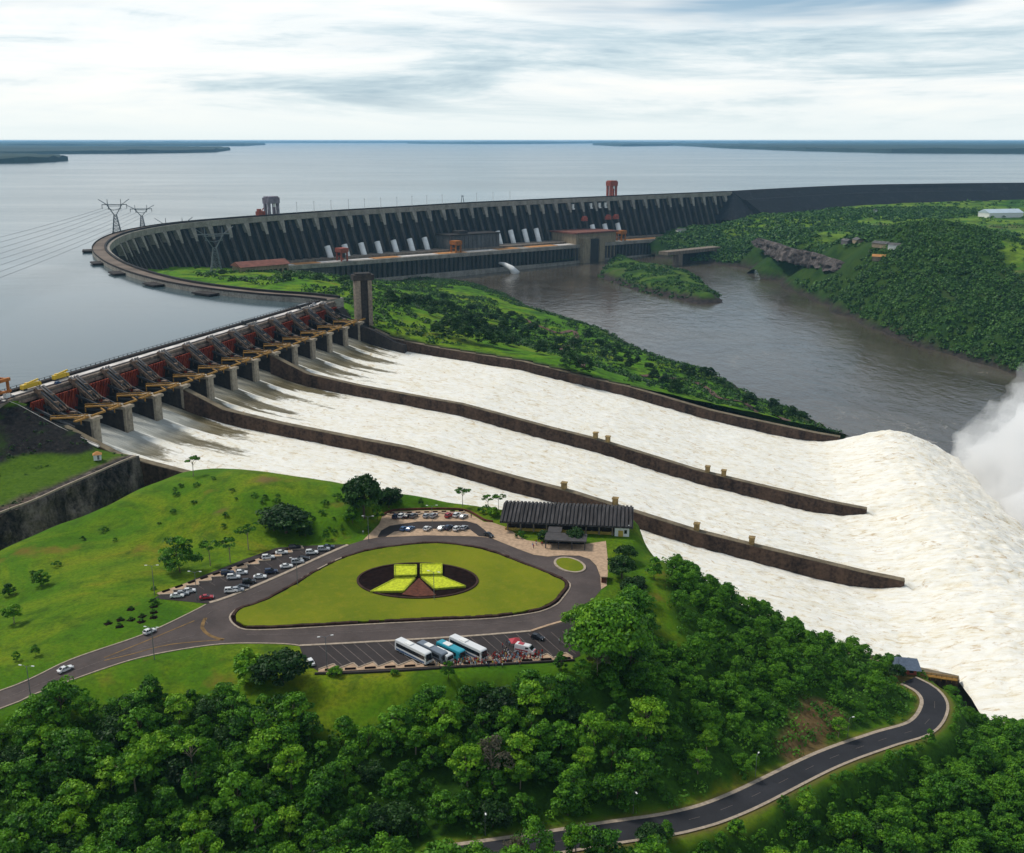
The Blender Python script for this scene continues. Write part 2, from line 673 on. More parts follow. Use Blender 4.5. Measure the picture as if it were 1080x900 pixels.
# ------------------------------------------------------------------ dam axis (plan)
def catmull(P, step):
    P = np.array(P, float)
    out = []
    n = len(P)
    for i in range(n - 1):
        p0 = P[max(i - 1, 0)]
        p1 = P[i]
        p2 = P[i + 1]
        p3 = P[min(i + 2, n - 1)]
        m = max(2, int(np.linalg.norm(p2 - p1) / step))
        for k in range(m):
            t = k / m
            out.append(0.5 * (2 * p1 + (p2 - p0) * t + (2 * p0 - 5 * p1 + 4 * p2 - p3) * t * t + (-p0 + 3 * p1 - 3 * p2 + p3) * t ** 3))
    out.append(P[-1])
    return np.array(out)


_AX = catmull([(-146, 838), (-174, 856), (-215, 874), (-268, 909), (-318, 955), (-378, 1030), (-440, 1129), (-500, 1255), (-538, 1390), (-548, 1510), (-525, 1640),
               (-452, 1764), (-346, 1900), (-210, 2043), (-79, 2180), (76, 2306), (231, 2426), (392, 2543), (553, 2661)], 6.0)
_AL = np.concatenate([[0], np.cumsum(np.linalg.norm(np.diff(_AX, axis=0), axis=1))])
DAM_L = float(_AL[-1])


def dam_pt(l):
    x = np.interp(l, _AL, _AX[:, 0])
    y = np.interp(l, _AL, _AX[:, 1])
    x2 = np.interp(l + 12, _AL, _AX[:, 0]) - np.interp(l - 12, _AL, _AX[:, 0])
    y2 = np.interp(l + 12, _AL, _AX[:, 1]) - np.interp(l - 12, _AL, _AX[:, 1])
    q = math.hypot(x2, y2)
    u = np.array([x2 / q, y2 / q])
    return np.array([x, y]), u, np.array([u[1], -u[0]])     # point, along, downstream (to the right of travel)


def dam_l_at(px, py=None, z=5.0):
    """arc length of the axis point whose picture column is px, on the far limb"""
    best = None
    for l in np.arange(1000, DAM_L, 1.0):
        p, u, d = dam_pt(l)
        v = np.array([p[0], p[1], z - CAM_H])
        dep = v[1] * math.cos(PITCH) - v[2] * math.sin(PITCH)
        q = 540 + FOC * v[0] / dep
        e = abs(q - px)
        if best is None or e < best[0]:
            best = (e, l)
    return best[1]


def dam_base(l):
    return float(np.interp(l, [0, 250, 400, 550, 700, 850, 1000, 1100, 1200, 1300, 1850, 2050, 2150, DAM_L],
                           [-2, -4, -10, -28, -44, -56, -68, -86, -106, -118, -120, -100, -80, -62]))


# ------------------------------------------------------------------ terrain: the view point hill
FLAT_Z = -11.0
PLATEAU = [at(x, y, FLAT_Z) for x, y in [(-160, 795), (-160, 770), (0, 724), (75, 692), (150, 665), (162, 626), (205, 607), (322, 571),
                                        (372, 568), (400, 548), (414, 537), (492, 535), (530, 549), (600, 540), (668, 548), (668, 566), (645, 590),
                                        (640, 640), (625, 690), (612, 702), (400, 714), (335, 715), (312, 690), (206, 688), (100, 714), (0, 755)]]
LOWER_ROAD = [at(*q) for q in [(470, 906, -27), (560, 893, -28.5), (640, 880, -30.5), (720, 867, -33), (780, 847, -36.5), (870, 803, -42), (930, 781, -46), (972, 767, -49),
                               (986, 745, -50), (978, 729, -50), (958, 718, -50)]]


def _smooth_line(P, step=3.0):
    return [tuple(p) for p in catmull(P, step)]


LOWER_ROAD = _smooth_line(LOWER_ROAD, 2.0)

_H = []
for q in [(0, 740, -11), (80, 705, -11), (160, 670, -11), (240, 640, -11), (330, 610, -11), (420, 580, -11), (500, 560, -11),
          (600, 600, -11), (640, 600, -11), (620, 660, -11), (605, 695, -11), (400, 705, -11), (260, 685, -11), (440, 620, -11),
          # lawn north of the car parks
          (300, 560, -10), (220, 560, -11), (120, 600, -12), (60, 640, -12.5), (0, 690, -12), (0, 640, -16), (100, 560, -15),
          # south edge and forest slope
          (100, 735, -12.5), (250, 735, -13), (400, 735, -14), (550, 725, -14.5), (640, 705, -14.5),
          (0, 800, -17), (0, 890, -23.5), (150, 800, -19), (150, 890, -25.5), (300, 800, -20), (300, 890, -27), (450, 800, -21.5),
          (450, 890, -27.5), (560, 800, -23), (650, 760, -21), (700, 700, -21), (700, 640, -16.5), (690, 600, -13),
          (760, 700, -27.5), (760, 780, -32.5), (800, 650, -31), (850, 720, -38), (900, 760, -44), (860, 780, -40.5),
          (870, 850, -46.5), (960, 850, -55), (1060, 880, -64), (1000, 800, -55), (1060, 800, -65), (780, 890, -40),
          (910, 720, -45)]:
    _H.append(tuple(at(*q)))
_H += [tuple(LOWER_ROAD[i]) for i in range(0, len(LOWER_ROAD), 14)]
# crest towards the spillway and the fall to its left wall (spillway frame)
for t, s, z in [(-64, 143, -9), (-60, 177, -4.5), (-60, 213, -5.5), (-60, 255, -7.5), (-60, 287, -9), (-60, 329, -18), (-62, 351, -22),
                (-60, 373, -35), (-60, 407, -48), (-60, 437, -52), (-60, 457, -66), (-58, 480, -77), (-60, 510, -92),
                (-100, 240, -6.5), (-100, 300, -8), (-110, 190, -7), (-95, 345, -14),
                (-27, 140, -27), (-27, 200, -30), (-27, 260, -38), (-27, 320, -48), (-27, 380, -62), (-27, 440, -76), (-30, 475, -98), (-25, 510, -118),
                (-10, 540, -128), (20, 520, -132), (0, 600, -135), (-60, 560, -112), (-90, 600, -112), (-60, 680, -132), (-140, 600, -98),
                (-240, 620, -92), (-240, 700, -110), (-330, 620, -78), (-370, 480, -58), (-420, 400, -52), (-480, 480, -62), (-420, 620, -80)]:
    _H.append(tuple(W(t, s, z)))
# gully in front of the black cliff
for q in [(190, 500, -13), (140, 520, -15), (60, 555, -18), (0, 582, -21)]:
    _H.append(tuple(at(*q)))
_g0 = at(190, 497, -13)
_g1 = at(0, 582, -21)
for k in (0, .35, .7, 1.0, 1.4):
    p = _g0 + (_g1 - _g0) * k
    _H.append((p[0] - 19, p[1] + 11, -44 + 3 * k))
    _H.append((p[0] - 34, p[1] + 20, -52))
    _H.append((p[0] - 85, p[1] + 50, -58))
_H += [(-330, 260, -14), (-330, 160, -26), (-220, 120, -29), (-60, 110, -37), (60, 110, -46), (-330, 330, -24), (-420, 330, -40)]
_rbfH = RBF(_H, 0.002)


def hz(x, y):
    x = np.asarray(x, float)
    y = np.asarray(y, float)
    z = _rbfH(x, y)
    z = z + fbm(x / 26, y / 26, 4, 3) * 0.8
    d, _ = polydist(x, y, PLATEAU, True)
    ins = inpoly(x, y, PLATEAU)
    m = np.where(ins, 1.0, 1 - smooth(0.0, 9.0, d))
    z = z * (1 - m) + FLAT_Z * m
    d, rz = polydist(x, y, LOWER_ROAD)
    m = 1 - smooth(5.5, 13.0, d)
    z = z * (1 - m) + rz * m
    t, s = ts(x, y)
    # the ground meets the back of the left chute wall a little under its top
    zt = ztop(s, 462) - 2.0
    m = smooth(-34, -24, t) * smooth(90, 120, s) * (1 - smooth(455, 470, s))
    z = z * (1 - m) + np.minimum(z, zt) * m
    return z


def on_ground(px, py, fn, z_hi=10.0, z_lo=-126.0, n=500):
    """first hit of the picture ray with a height function"""
    d = ray(px, py)
    k0 = (z_hi - CAM_H) / d[2]
    k1 = (z_lo - CAM_H) / d[2]
    ks = np.linspace(k0, k1, n)
    P = d[None] * ks[:, None] + np.array([0, 0, CAM_H])
    hgt = fn(P[:, 0], P[:, 1])
    below = P[:, 2] <= hgt
    i = int(np.argmax(below)) if below.any() else n - 1
    if i > 0:
        a, b = i - 1, i
        da = P[a, 2] - hgt[a]
        db = P[b, 2] - hgt[b]
        w = da / (da - db + 1e-9)
        Q = P[a] * (1 - w) + P[b] * w
    else:
        Q = P[0]
    return np.array([Q[0], Q[1], float(fn(Q[0], Q[1]))])


# area that is wooded on the hill (plan, from the outline of the forest)
FOREST = [on_ground(x, y, hz)[:2] for x, y in [(-40, 796), (60, 762), (150, 738), (240, 746), (330, 774), (400, 774), (450, 756), (490, 736), (560, 724), (612, 710), (640, 706), (648, 668), (668, 640), (676, 585), (700, 572), (760, 622)]]
FOREST += [W(-56, 372, 0)[:2], W(-52, 410, 0)[:2], W(-50, 445, 0)[:2], W(-16, 466, 0)[:2], W(-2, 500, 0)[:2], W(-20, 540, 0)[:2], W(-100, 640, 0)[:2], (190, 150), (-40, 110), (-260, 150)]
FOREST = [tuple(p) for p in FOREST]
STRIP = [tuple(on_ground(x, y, hz)[:2]) for x, y in [(690, 586), (687, 612), (694, 645), (708, 672)]]


def build_hill():
    xs = np.arange(-430, 262, 1.9)
    ys = np.arange(108, 566, 1.9)
    X, Y = np.meshgrid(xs, ys)
    Z = hz(X, Y)
    t, s = ts(X, Y)
    ok = ~((t > -22) & (s < 462)) & ~((t > 40) & (s > 455))
    ok &= s > 52
    cell = ok[:-1, :-1] & ok[1:, :-1] & ok[:-1, 1:] & ok[1:, 1:]
    d, _ = polydist(X, Y, FOREST, True)
    fin = inpoly(X, Y, FOREST)
    sd = np.where(fin, d, -d) + fbm(X / 9, Y / 9, 3, 9) * 5
    forest = smooth(-2.5, 2.5, sd)
    dl, _ = polydist(X, Y, LOWER_ROAD)
    forest = forest * smooth(3.0, 7.0, polydist(X, Y, STRIP)[0])
    forest = forest * smooth(6.0, 9.0, dl + fbm(X / 5, Y / 5, 3, 2) * 2)
    # dry grass clearing beside the lower road
    cx = on_ground(838, 797, hz)
    c2 = on_ground(872, 752, hz)
    db, _ = polydist(X, Y, [tuple(cx), tuple(c2)])
    bare = (1 - smooth(4, 8, db + fbm(X / 6, Y / 6, 3, 4) * 3)) * 0.85
    bare = np.maximum(bare, (1 - smooth(4.4, 6.6, dl)) * 0.75)
    e0 = on_ground(695, 606, hz)
    e1 = on_ground(668, 580, hz)
    de, _ = polydist(X, Y, [tuple(e0), tuple(e1)])
    p1 = on_ground(280, 505, hz)
    for q, r in ((p1, 3.5), (on_ground(283, 506, hz), 3.0), (on_ground(235, 538, hz), 2.5)):
        bare = np.maximum(bare, 0.7 * (1 - smooth(r * 0.3, r * 1.6, np.hypot(X - q[0], Y - q[1]) + fbm(X / 3, Y / 3, 2, 8) * 2)))
    rock = smooth(-106, -116, Z) * (1 - forest * 0.5)
    me = grid_mesh('ground', X, Y, Z, [M['ground']], cell, True, {'forest': forest, 'bare': bare, 'rock': rock})
    tag(link('ground', me), kind='structure')


# ------------------------------------------------------------------ left bank: rockfill, terrace, black cliff
def build_left_bank():
    P = [at(*q) for q in [(-60, 425, 3), (0, 420, 4), (30, 421, 4.5), (0, 455, -6), (60, 445, -5), (88, 466, -11), (0, 492, -15), (60, 482, -15.5),
                          (100, 474, -16), (0, 520, -17), (70, 500, -17.5), (122, 482, -17.4), (0, 543, -18.5), (70, 513, -19), (136, 484, -17.6), (-120, 560, -19), (-120, 480, -12)]]
    P += [W(-25, 20, 2.5), W(-25, 45, -7), W(-25, 62, -14), W(-25, 90, -17.6), W(-60, -8, 4), W(-140, -10, 3), W(-200, 0, 2), W(-200, 60, -12)]
    f = RBF([tuple(p) for p in P], 0.002)
    top = [at(-140, 602, -18.5), at(-60, 569, -18.5), at(0, 543, -18.5), at(35, 530, -18.8), at(70, 514, -18.5), at(105, 499, -18), at(130, 488, -17.8)]
    e = ray_t(146, 482, -24.4)
    top.append(e)
    A_ = W(-31.5, 6, 0)
    poly = [tuple(p[:2]) for p in top] + [tuple(W(-24.3, 8, 0)[:2]), tuple(W(-30, 0, 0)[:2]), tuple(W(-30, -8, 0)[:2]), tuple(W(-200, -14, 0)[:2]), (-520, 380)]
    xs = np.arange(-520, -150, 1.5)
    ys = np.arange(330, 545, 1.5)
    X, Y = np.meshgrid(xs, ys)
    Z = f(X, Y) + fbm(X / 14, Y / 14, 4, 5) * 1.1
    road, _ = polydist(X, Y, [tuple(p[:2]) for p in top])
    Z = np.where(road < 7, f(X, Y) * 1.0, Z)
    ins = inpoly(X, Y, poly)
    # snap a rim of cells so that the sheet reaches the cliff edge
    cell = ins[:-1, :-1] | ins[1:, :-1] | ins[:-1, 1:] | ins[1:, 1:]
    grass = smooth(-13.5, -15.2, Z + fbm(X / 10, Y / 10, 3, 6) * 0.8) * smooth(4, 9, road)
    grass = np.maximum(grass, smooth(2.0, 3.4, Z + fbm(X / 10, Y / 10, 3, 7) * 1.0))
    bare = (1 - smooth(3, 11, road + fbm(X / 4, Y / 4, 3, 12) * 3)) * 0.7
    me = grid_mesh('river_bank', X, Y, Z, [M['rockfill_near']], cell, True, {'grass': grass, 'bare': bare})
    tag(link('river_bank', me), kind='structure')
    global LEFT_F
    LEFT_F = (f, poly)
    # cliff face: a rough sheet from the edge down into the gully
    line = catmull([tuple(p) for p in top], 1.2)
    d = np.gradient(line[:, :2], axis=0)
    d /= np.linalg.norm(d, axis=1)[:, None]
    nrm = np.stack([d[:, 1], -d[:, 0]], 1)
    rows = np.linspace(0, 1, 34)
    arc = np.concatenate([[0], np.cumsum(np.linalg.norm(np.diff(line[:, :2], axis=0), axis=1))])
    Xs = []
    Ys = []
    Zs = []
    for r in rows:
        zz = line[:, 2] + 0.4 - r * (line[:, 2] + 56)
        off = 0.6 + r * 8 + fbm(arc / 7, np.full(len(arc), r * 5), 5, 21) * 3.6 * min(1, r * 8) + fbm(arc / 3, np.full(len(arc), r * 2), 3, 22) * 2.0 * min(1, r * 8)
        Xs.append(line[:, 0] + nrm[:, 0] * off)
        Ys.append(line[:, 1] + nrm[:, 1] * off)
        Zs.append(zz)
    # an upper lip running back under the terrace
    Xs.insert(0, line[:, 0] - nrm[:, 0] * 5)
    Ys.insert(0, line[:, 1] - nrm[:, 1] * 5)
    Zs.insert(0, line[:, 2] + 0.45)
    idx = np.arange(len(Xs) * len(line)).reshape(len(Xs), -1)
    Q = np.stack([idx[:-1, :-1], idx[1:, :-1], idx[1:, 1:], idx[:-1, 1:]], -1).reshape(-1, 4)
    me = mesh_np('cliff', np.stack([np.array(Xs).ravel(), np.array(Ys).ravel(), np.array(Zs).ravel()], 1), Q, [M['rock']], False)
    tag(link('cliff', me), kind='structure')
    # parapet of pale concrete along the edge
    mb = MB()
    for i in range(0, len(line) - 6, 6):
        a, b = line[i], line[i + 6]
        mb.bar((a[0], a[1], a[2] + 0.75), (b[0], b[1], b[2] + 0.75), 0.7, 1.0)
    o = mb.build('parapet', [M['kerb']])
    tag(o, 'low pale parapet along the top of the black rock cliff', 'parapet')
    return f


# ------------------------------------------------------------------ land between the spillway and the river, and between the dams
M_SHORE = [(455, 293), (480, 297), (510, 305), (540, 314), (553, 323), (575, 333), (600, 341), (627, 348), (650, 357), (673, 368), (700, 381), (728, 390), (757, 398), (775, 408), (800, 421), (820, 431), (853, 442), (884, 461)]


def build_mid():
    P = []
    sh = [at(x, y, RIVER_Z) for x, y in M_SHORE]
    sh2 = [tuple(p[:2]) for p in sh]
    for i, p in enumerate(sh):
        P.append((p[0], p[1], RIVER_Z + 1))
        if i % 2 == 0:
            q = sh[min(i + 1, len(sh) - 1)] - sh[max(i - 1, 0)]
            q /= np.linalg.norm(q)
            nn = np.array([-q[1], q[0]])
            if nn[0] < 0:
                nn = -nn
            P.append((p[0] + nn[0] * 35, p[1] + nn[1] * 35, -140))
            P.append((p[0] - nn[0] * 12, p[1] - nn[1] * 12, -117))
    for s in (60, 90, 130, 180, 240, 300, 350, 400):
        t = float(tline(3, s))
        P.append(tuple(W(t + 5, s, float(ztop(s, 410)) + 0.5)))
        P.append(tuple(W(t + 24, s, float(ztop(s, 410)) + 1 - s * 0.01)))
    for q in [(420, 338, -16), (425, 318, -36), (440, 307, -78), (500, 343, -46), (480, 320, -66), (560, 362, -58), (540, 338, -88), (600, 375, -72), (650, 392, -80),
              (640, 368, -104), (700, 412, -86), (750, 426, -93), (740, 408, -108), (800, 441, -100), (850, 453, -108),
              (370, 301, -14), (345, 306, -6), (250, 292, -8), (212, 289, -10), (205, 285, -22), (280, 287, -15), (350, 292, -30), (385, 301, -48)]:
        P.append(tuple(at(*q)))
    for px, z in ((300, -90), (335, -94), (370, -99), (400, -106), (430, -116), (460, -128), (520, -134), (600, -136)):
        P.append(tuple(at(px, 281.5 - (px - 292) * .0729 + 11 + max(0, -z - 110) * .3, z)))
    for l in range(60, 2400, 110):
        p, u, d = dam_pt(l)
        zb = dam_base(l)
        k = 22 if l < 500 else (30 + 0.45 * (5 - zb))
        zz = max(zb, -118)
        P.append((p[0] + d[0] * k, p[1] + d[1] * k, zz))
    P.append((-340, 1250, -38))
    P.append((-370, 1420, -54))
    P.append((-300, 1560, -68))
    P.append((-260, 1330, -44))
    f0 = RBF(P, 0.01)

    def f(x, y):
        z = f0(x, y) + fbm(np.asarray(x) / 40, np.asarray(y) / 40, 4, 31) * 2.2 + fbm(np.asarray(x) / 12, np.asarray(y) / 12, 3, 33) * 1.0
        t, s = ts(x, y)
        tl = tline(3, s)
        zt = ztop(s, 410) - 0.3
        m = (1 - smooth(0, 14, t - tl - 2)) * smooth(20, 55, s) * (1 - smooth(400, 415, s))
        return z * (1 - m) + zt * m
    axis_in = []
    for l in range(0, int(DAM_L) - 300, 20):
        p, u, d = dam_pt(l)
        axis_in.append(tuple(p + d * (9 if l < 900 else 14)))
    poly = [tuple(W(300, 20, 0)[:2])] + axis_in + [(240, 2330), (120, 2180)]
    q = [at(x, y, RIVER_Z) + np.array([14, 10, 0]) for x, y in M_SHORE]
    poly += [tuple(p[:2]) for p in q] + [tuple(W(tline(3, 418) + 2, 418, 0)[:2])]
    poly += [tuple(W(float(tline(3, s)) + 1.2, s, 0)[:2]) for s in range(400, 40, -20)]
    X, Y = np.meshgrid(np.arange(-560, 330, 4.0), np.arange(740, 2420, 4.0))
    Z = f(X, Y)
    ins = inpoly(X, Y, poly)
    cell = ins[:-1, :-1] & ins[1:, :-1] & ins[:-1, 1:] & ins[1:, 1:]
    gx, gy = np.gradient(Z, 4.0)
    rock = smooth(-110, -119, Z + fbm(X / 15, Y / 15, 3, 41) * 4) * 0.9
    t, s = ts(X, Y)
    rock = np.maximum(rock, (1 - smooth(3, 9, np.abs(t - tline(3, s)))) * smooth(0, 50, s) * 0.9)
    rock = np.maximum(rock, smooth(0.9, 1.6, np.hypot(gx, gy)))
    me = grid_mesh('terrain', X, Y, Z, [M['wild_ground']], cell, True, {'rock': rock})
    tag(link('terrain', me), kind='structure')
    for line in ([(553, 337), (572, 346), (590, 352), (604, 349), (608, 356), (601, 363), (590, 369), (602, 374), (611, 381), (613, 388)], [(676, 397), (700, 399), (722, 401), (742, 408), (760, 421), (790, 429), (830, 445)]):
        C = catmull([tuple(on_ground(x, y, f, 5, -124, 700)[:2]) for x, y in line], 5)
        d = np.gradient(C, axis=0)
        d /= np.linalg.norm(d, axis=1)[:, None]
        w = np.stack([-d[:, 1], d[:, 0]], 1)
        rows = []
        for k in (-3.2, -1, 1, 3.2):
            q = C + w * k
            rows.append(np.stack([q[:, 0], q[:, 1], f(q[:, 0], q[:, 1]) + .9], 1))
        V = np.stack(rows, 0)
        ix = np.arange(V.shape[0] * V.shape[1]).reshape(V.shape[:2])
        me = grid_mesh('path', V[..., 0], V[..., 1], V[..., 2], [M['track']])
        tag(link('path', me), kind='structure')
    return f, sh2


# ------------------------------------------------------------------ right bank of the river
R_SHORE = [(640, 262), (680, 266), (706, 272), (722, 277), (750, 278), (790, 283), (820, 296), (850, 311), (875, 322), (900, 335), (930, 349), (960, 362), (985, 369), (1010, 376), (1040, 385), (1066, 393)]


def build_right():
    P = []
    sh = [at(x, y, RIVER_Z) for x, y in R_SHORE] + [np.array([610, 1020, RIVER_Z]), np.array([680, 860, RIVER_Z]), np.array([800, 640, RIVER_Z])]
    for i, p in enumerate(sh):
        P.append((p[0], p[1], RIVER_Z + 1))
        q = sh[min(i + 1, len(sh) - 1)] - sh[max(i - 1, 0)]
        q /= np.linalg.norm(q)
        nn = np.array([q[1], -q[0]])
        if nn[0] > 0:
            nn = -nn
        P.append((p[0] + nn[0] * 40, p[1] + nn[1] * 40, -142))
        if i > 4:
            P.append((p[0] - nn[0] * 14, p[1] - nn[1] * 14, -112))
    shp = np.array(R_SHORE, float)

    def bank(px, py, back):
        s = at(px, float(np.interp(px, shp[:, 0], shp[:, 1])), RIVER_Z)
        d = ray(px, py)
        k = (float(np.hypot(s[0], s[1])) + back) / float(np.hypot(d[0], d[1]))
        P.append(tuple(d * k + np.array([0, 0, CAM_H])))
    for px, py, bk in [(735, 264, 55), (770, 267, 60), (803, 276, 55), (850, 292, 55), (900, 305, 55), (945, 320, 50), (1000, 335, 45), (1055, 358, 40),
                       (760, 255, 150), (807, 253, 150), (830, 262, 120), (870, 270, 130), (900, 280, 130), (930, 292, 130), (960, 302, 140), (1000, 316, 130), (1050, 332, 120),
                       (815, 267, 95), (850, 281, 85), (890, 294, 85)]:
        bank(px, py, bk)
    for q in [
              (800, 233, -54), (850, 245, -58), (900, 240, -56), (950, 265, -64), (1000, 250, -60), (1080, 260, -62), (1080, 225, -46),
              (1000, 217, -43), (900, 217, -44), (800, 228, -48), (725, 243, -72), (695, 247, -86), (670, 252, -96), (1200, 300, -74), (1250, 240, -50)]:
        P.append(tuple(at(*q)))
    for l in (2100, 2200, 2300, 2380):
        p, u, d = dam_pt(l)
        P.append((p[0] + d[0] * 70, p[1] + d[1] * 70, dam_base(l)))
    for x, y, z in [(700, 2600, -50), (1000, 2830, -44), (1550, 3050, -40), (2300, 3200, -40), (1800, 1500, -70), (2300, 2400, -48), (1200, 800, -80), (1500, 1000, -75)]:
        P.append((x, y, z))
    f0 = RBF(P, 0.02)

    def f(x, y):
        return f0(x, y) + fbm(np.asarray(x) / 60, np.asarray(y) / 60, 5, 51) * 3.0
    a = [tuple(p[:2] + np.array([-26, -24])) for p in sh]
    poly = a[::-1] + [(190, 2405)]
    for l in range(1780, int(DAM_L) + 1, 30):
        p, u, d = dam_pt(l)
        poly.append(tuple(p + d * 12))
    poly += [(580, 2690), (1000, 3040), (1560, 3205), (2650, 3330), (2650, 600), (830, 600)]
    X, Y = np.meshgrid(np.arange(180, 2660, 8.0), np.arange(600, 3340, 8.0))
    Z = f(X, Y)
    ins = inpoly(X, Y, poly)
    cell = ins[:-1, :-1] & ins[1:, :-1] & ins[:-1, 1:] & ins[1:, 1:]
    rock = smooth(-114, -121, Z + fbm(X / 20, Y / 20, 3, 61) * 5) * 0.95
    ds, _ = polydist(X, Y, [tuple(p[:2]) for p in sh])
    mm = fbm(X / 190, Y / 330, 5, 121)
    forest = np.maximum(smooth(130, 70, ds - mm * 160), smooth(.10, .2, mm) * (Y < 1900)) * .85
    me = grid_mesh('plain', X, Y, Z, [M['plain_ground']], cell, True, {'rock': rock, 'forest': forest})
    tag(link('plain', me), kind='structure')
    return f


def build_peninsula():
    out = [(628, 291), (645, 298), (672, 307), (700, 313), (735, 321), (764, 320), (757, 308), (742, 300), (738, 293), (715, 287), (690, 284), (668, 277), (655, 268), (645, 268), (640, 280)]
    sh = [tuple(at(x, y, RIVER_Z)[:2]) for x, y in out]
    X, Y = np.meshgrid(np.arange(100, 420, 4.0), np.arange(1560, 2420, 4.0))
    d, _ = polydist(X, Y, sh, True)
    ins = inpoly(X, Y, sh)
    sd = np.where(ins, d, -d)
    Z = RIVER_Z + np.where(ins, smooth(0, 26, sd) * 12 + smooth(10, 60, sd) * 5, -3 + sd * 0.3) + fbm(X / 22, Y / 22, 4, 71) * 2.0 * smooth(-8, 10, sd)

    def f(x, y):
        d, _ = polydist(x, y, sh, True)
        i = inpoly(x, y, sh)
        s = np.where(i, d, -d)
        return RIVER_Z + np.where(i, smooth(0, 26, s) * 12 + smooth(10, 60, s) * 5, -3 + s * 0.3)
    keep = sd > -12
    cell = keep[:-1, :-1] & keep[1:, :-1] & keep[:-1, 1:] & keep[1:, 1:]
    rock = 1 - smooth(RIVER_Z + 5, RIVER_Z + 11, Z + fbm(X / 12, Y / 12, 3, 72) * 3)
    me = grid_mesh('island', X, Y, Z, [M['plain_ground']], cell, True, {'rock': rock, 'forest': np.full_like(X, .55)})
    tag(link('island', me), kind='structure')
    return f, sh


# ------------------------------------------------------------------ water
def water_mats():
    # reservoir
    t = NT('reservoir_water').set(0.16, 0.5)
    p = t.pos()
    q = t.mapping(p, (0.0006, 0.0022, 1))
    big = t.noise(q, 1.0, 7, 0.68, 1.2)
    near = t.noise(t.mapping(p, (0.004, 0.012, 1)), 1.0, 4, 0.6, 0.8)
    t.base(t.ramp(big, [(0.3, (0.045, 0.088, 0.110)), (0.7, (0.085, 0.110, 0.112))]))
    w1 = t.noise(t.mapping(p, (0.05, 0.16, 1)), 1.0, 3, 0.6)
    w2 = t.noise(t.mapping(p, (0.010, 0.03, 1)), 1.0, 4, 0.6)
    # calm patch held behind the dam, rippled open water outside it
    dx = t.node('ShaderNodeVectorMath', operation='DISTANCE')
    t.l.new(t.mapping(p, (0.8, 1.0, 0.0)), dx.inputs[0])
    dx.inputs[1].default_value = (-640 * 0.8, 470, 0)
    wob = t.math('ADD', dx.outputs['Value'], t.math('MULTIPLY', near, 60))
    calm = t.math('SUBTRACT', 1.0, t.math('MULTIPLY', t.math('SUBTRACT', wob, 660), 1 / 25.0, clamp=True))
    t.l.new(t.math('ADD', t.math('MULTIPLY', big, 0.16), t.math('SUBTRACT', 0.10, t.math('MULTIPLY', calm, 0.05))), t.b.inputs['Roughness'])
    hgt = t.math('ADD', t.math('MULTIPLY', w1, 0.5), w2)
    b = t.node('ShaderNodeBump')
    b.inputs['Distance'].default_value = 1.0
    t.l.new(hgt, b.inputs['Height'])
    t.l.new(t.math('SUBTRACT', t.math('MAXIMUM', 0.05, t.math('MULTIPLY', t.math('SUBTRACT', big, 0.32), 1.9)), t.math('MULTIPLY', calm, 0.3)), b.inputs['Strength'])
    t.l.new(b.outputs['Normal'], t.b.inputs['Normal'])
    M['lake'] = t.m
    # river
    t = NT('river_water').set(0.22, 0.45)
    p = t.pos()
    n1 = t.noise(t.mapping(p, (0.006, 0.004, 1)), 1.0, 5, 0.6, 1.2)
    n2 = t.noise(t.mapping(p, (0.03, 0.018, 1)), 1.0, 5, 0.65, 1.0)
    c = t.ramp(n1, [(0.3, (0.048, 0.037, 0.025)), (0.55, (0.080, 0.065, 0.047)), (0.75, (0.12, 0.105, 0.085))])
    foam = t.math('MULTIPLY', t.ramp(n2, [(0.62, (0, 0, 0)), (0.74, (1, 1, 1))]), t.ramp(n1, [(0.5, (0, 0, 0)), (0.68, (1, 1, 1))]))
    # churned foam lines where the chutes plunge in
    pl = W(300, 520, 0)
    dd = t.node('ShaderNodeVectorMath', operation='DISTANCE')
    t.l.new(t.mapping(p, (1, 1, 0)), dd.inputs[0])
    dd.inputs[1].default_value = (pl[0], pl[1], 0)
    nearp = t.math('SUBTRACT', 1.0, t.math('MULTIPLY', dd.outputs['Value'], 1 / 330.0), clamp=True)
    lac = t.noise(t.mapping(p, (0.045, 0.035, 1)), 1.0, 6, 0.7, 2.0)
    f2 = t.math('MULTIPLY', t.ramp(lac, [(0.56, (0, 0, 0)), (0.66, (1, 1, 1))]), t.math('MULTIPLY', nearp, 1.3, clamp=True))
    f = t.math('ADD', t.math('MULTIPLY', foam, 0.5), f2, clamp=True)
    c = t.mix(f, c, (0.50, 0.46, 0.40))
    t.base(c)
    w1 = t.noise(t.mapping(p, (0.09, 0.05, 1)), 1.0, 4, 0.6, 0.6)
    t.l.new(t.math('ADD', t.math('MULTIPLY', n1, 0.25), t.math('MULTIPLY', f, 0.3)), t.b.inputs['Roughness'])
    t.bump(t.math('ADD', w1, t.math('MULTIPLY', n2, 1.2)), 0.55, 1.2)
    M['river'] = t.m
    # white water of the chutes
    t = NT('white_water').set(0.6, 0.3)
    uv = t.node('ShaderNodeUVMap').outputs['UV']
    a = t.noise(t.mapping(uv, (0.42, 0.17, 1)), 1.0, 7, 0.75, 0.6)
    b2 = t.noise(t.mapping(uv, (0.10, 0.030, 1)), 1.0, 5, 0.65, 0.6)
    k = t.math('ADD', t.math('MULTIPLY', a, 0.68), t.math('MULTIPLY', b2, 0.32))
    white = t.ramp(k, [(0.36, (0.66, 0.55, 0.37)), (0.43, (0.82, 0.76, 0.62)), (0.50, (0.88, 0.85, 0.76)), (0.64, (0.92, 0.905, 0.86))])
    fl = t.noise(t.mapping(uv, (0.22, 0.11, 1)), 1.0, 6, 0.72, 1.6)
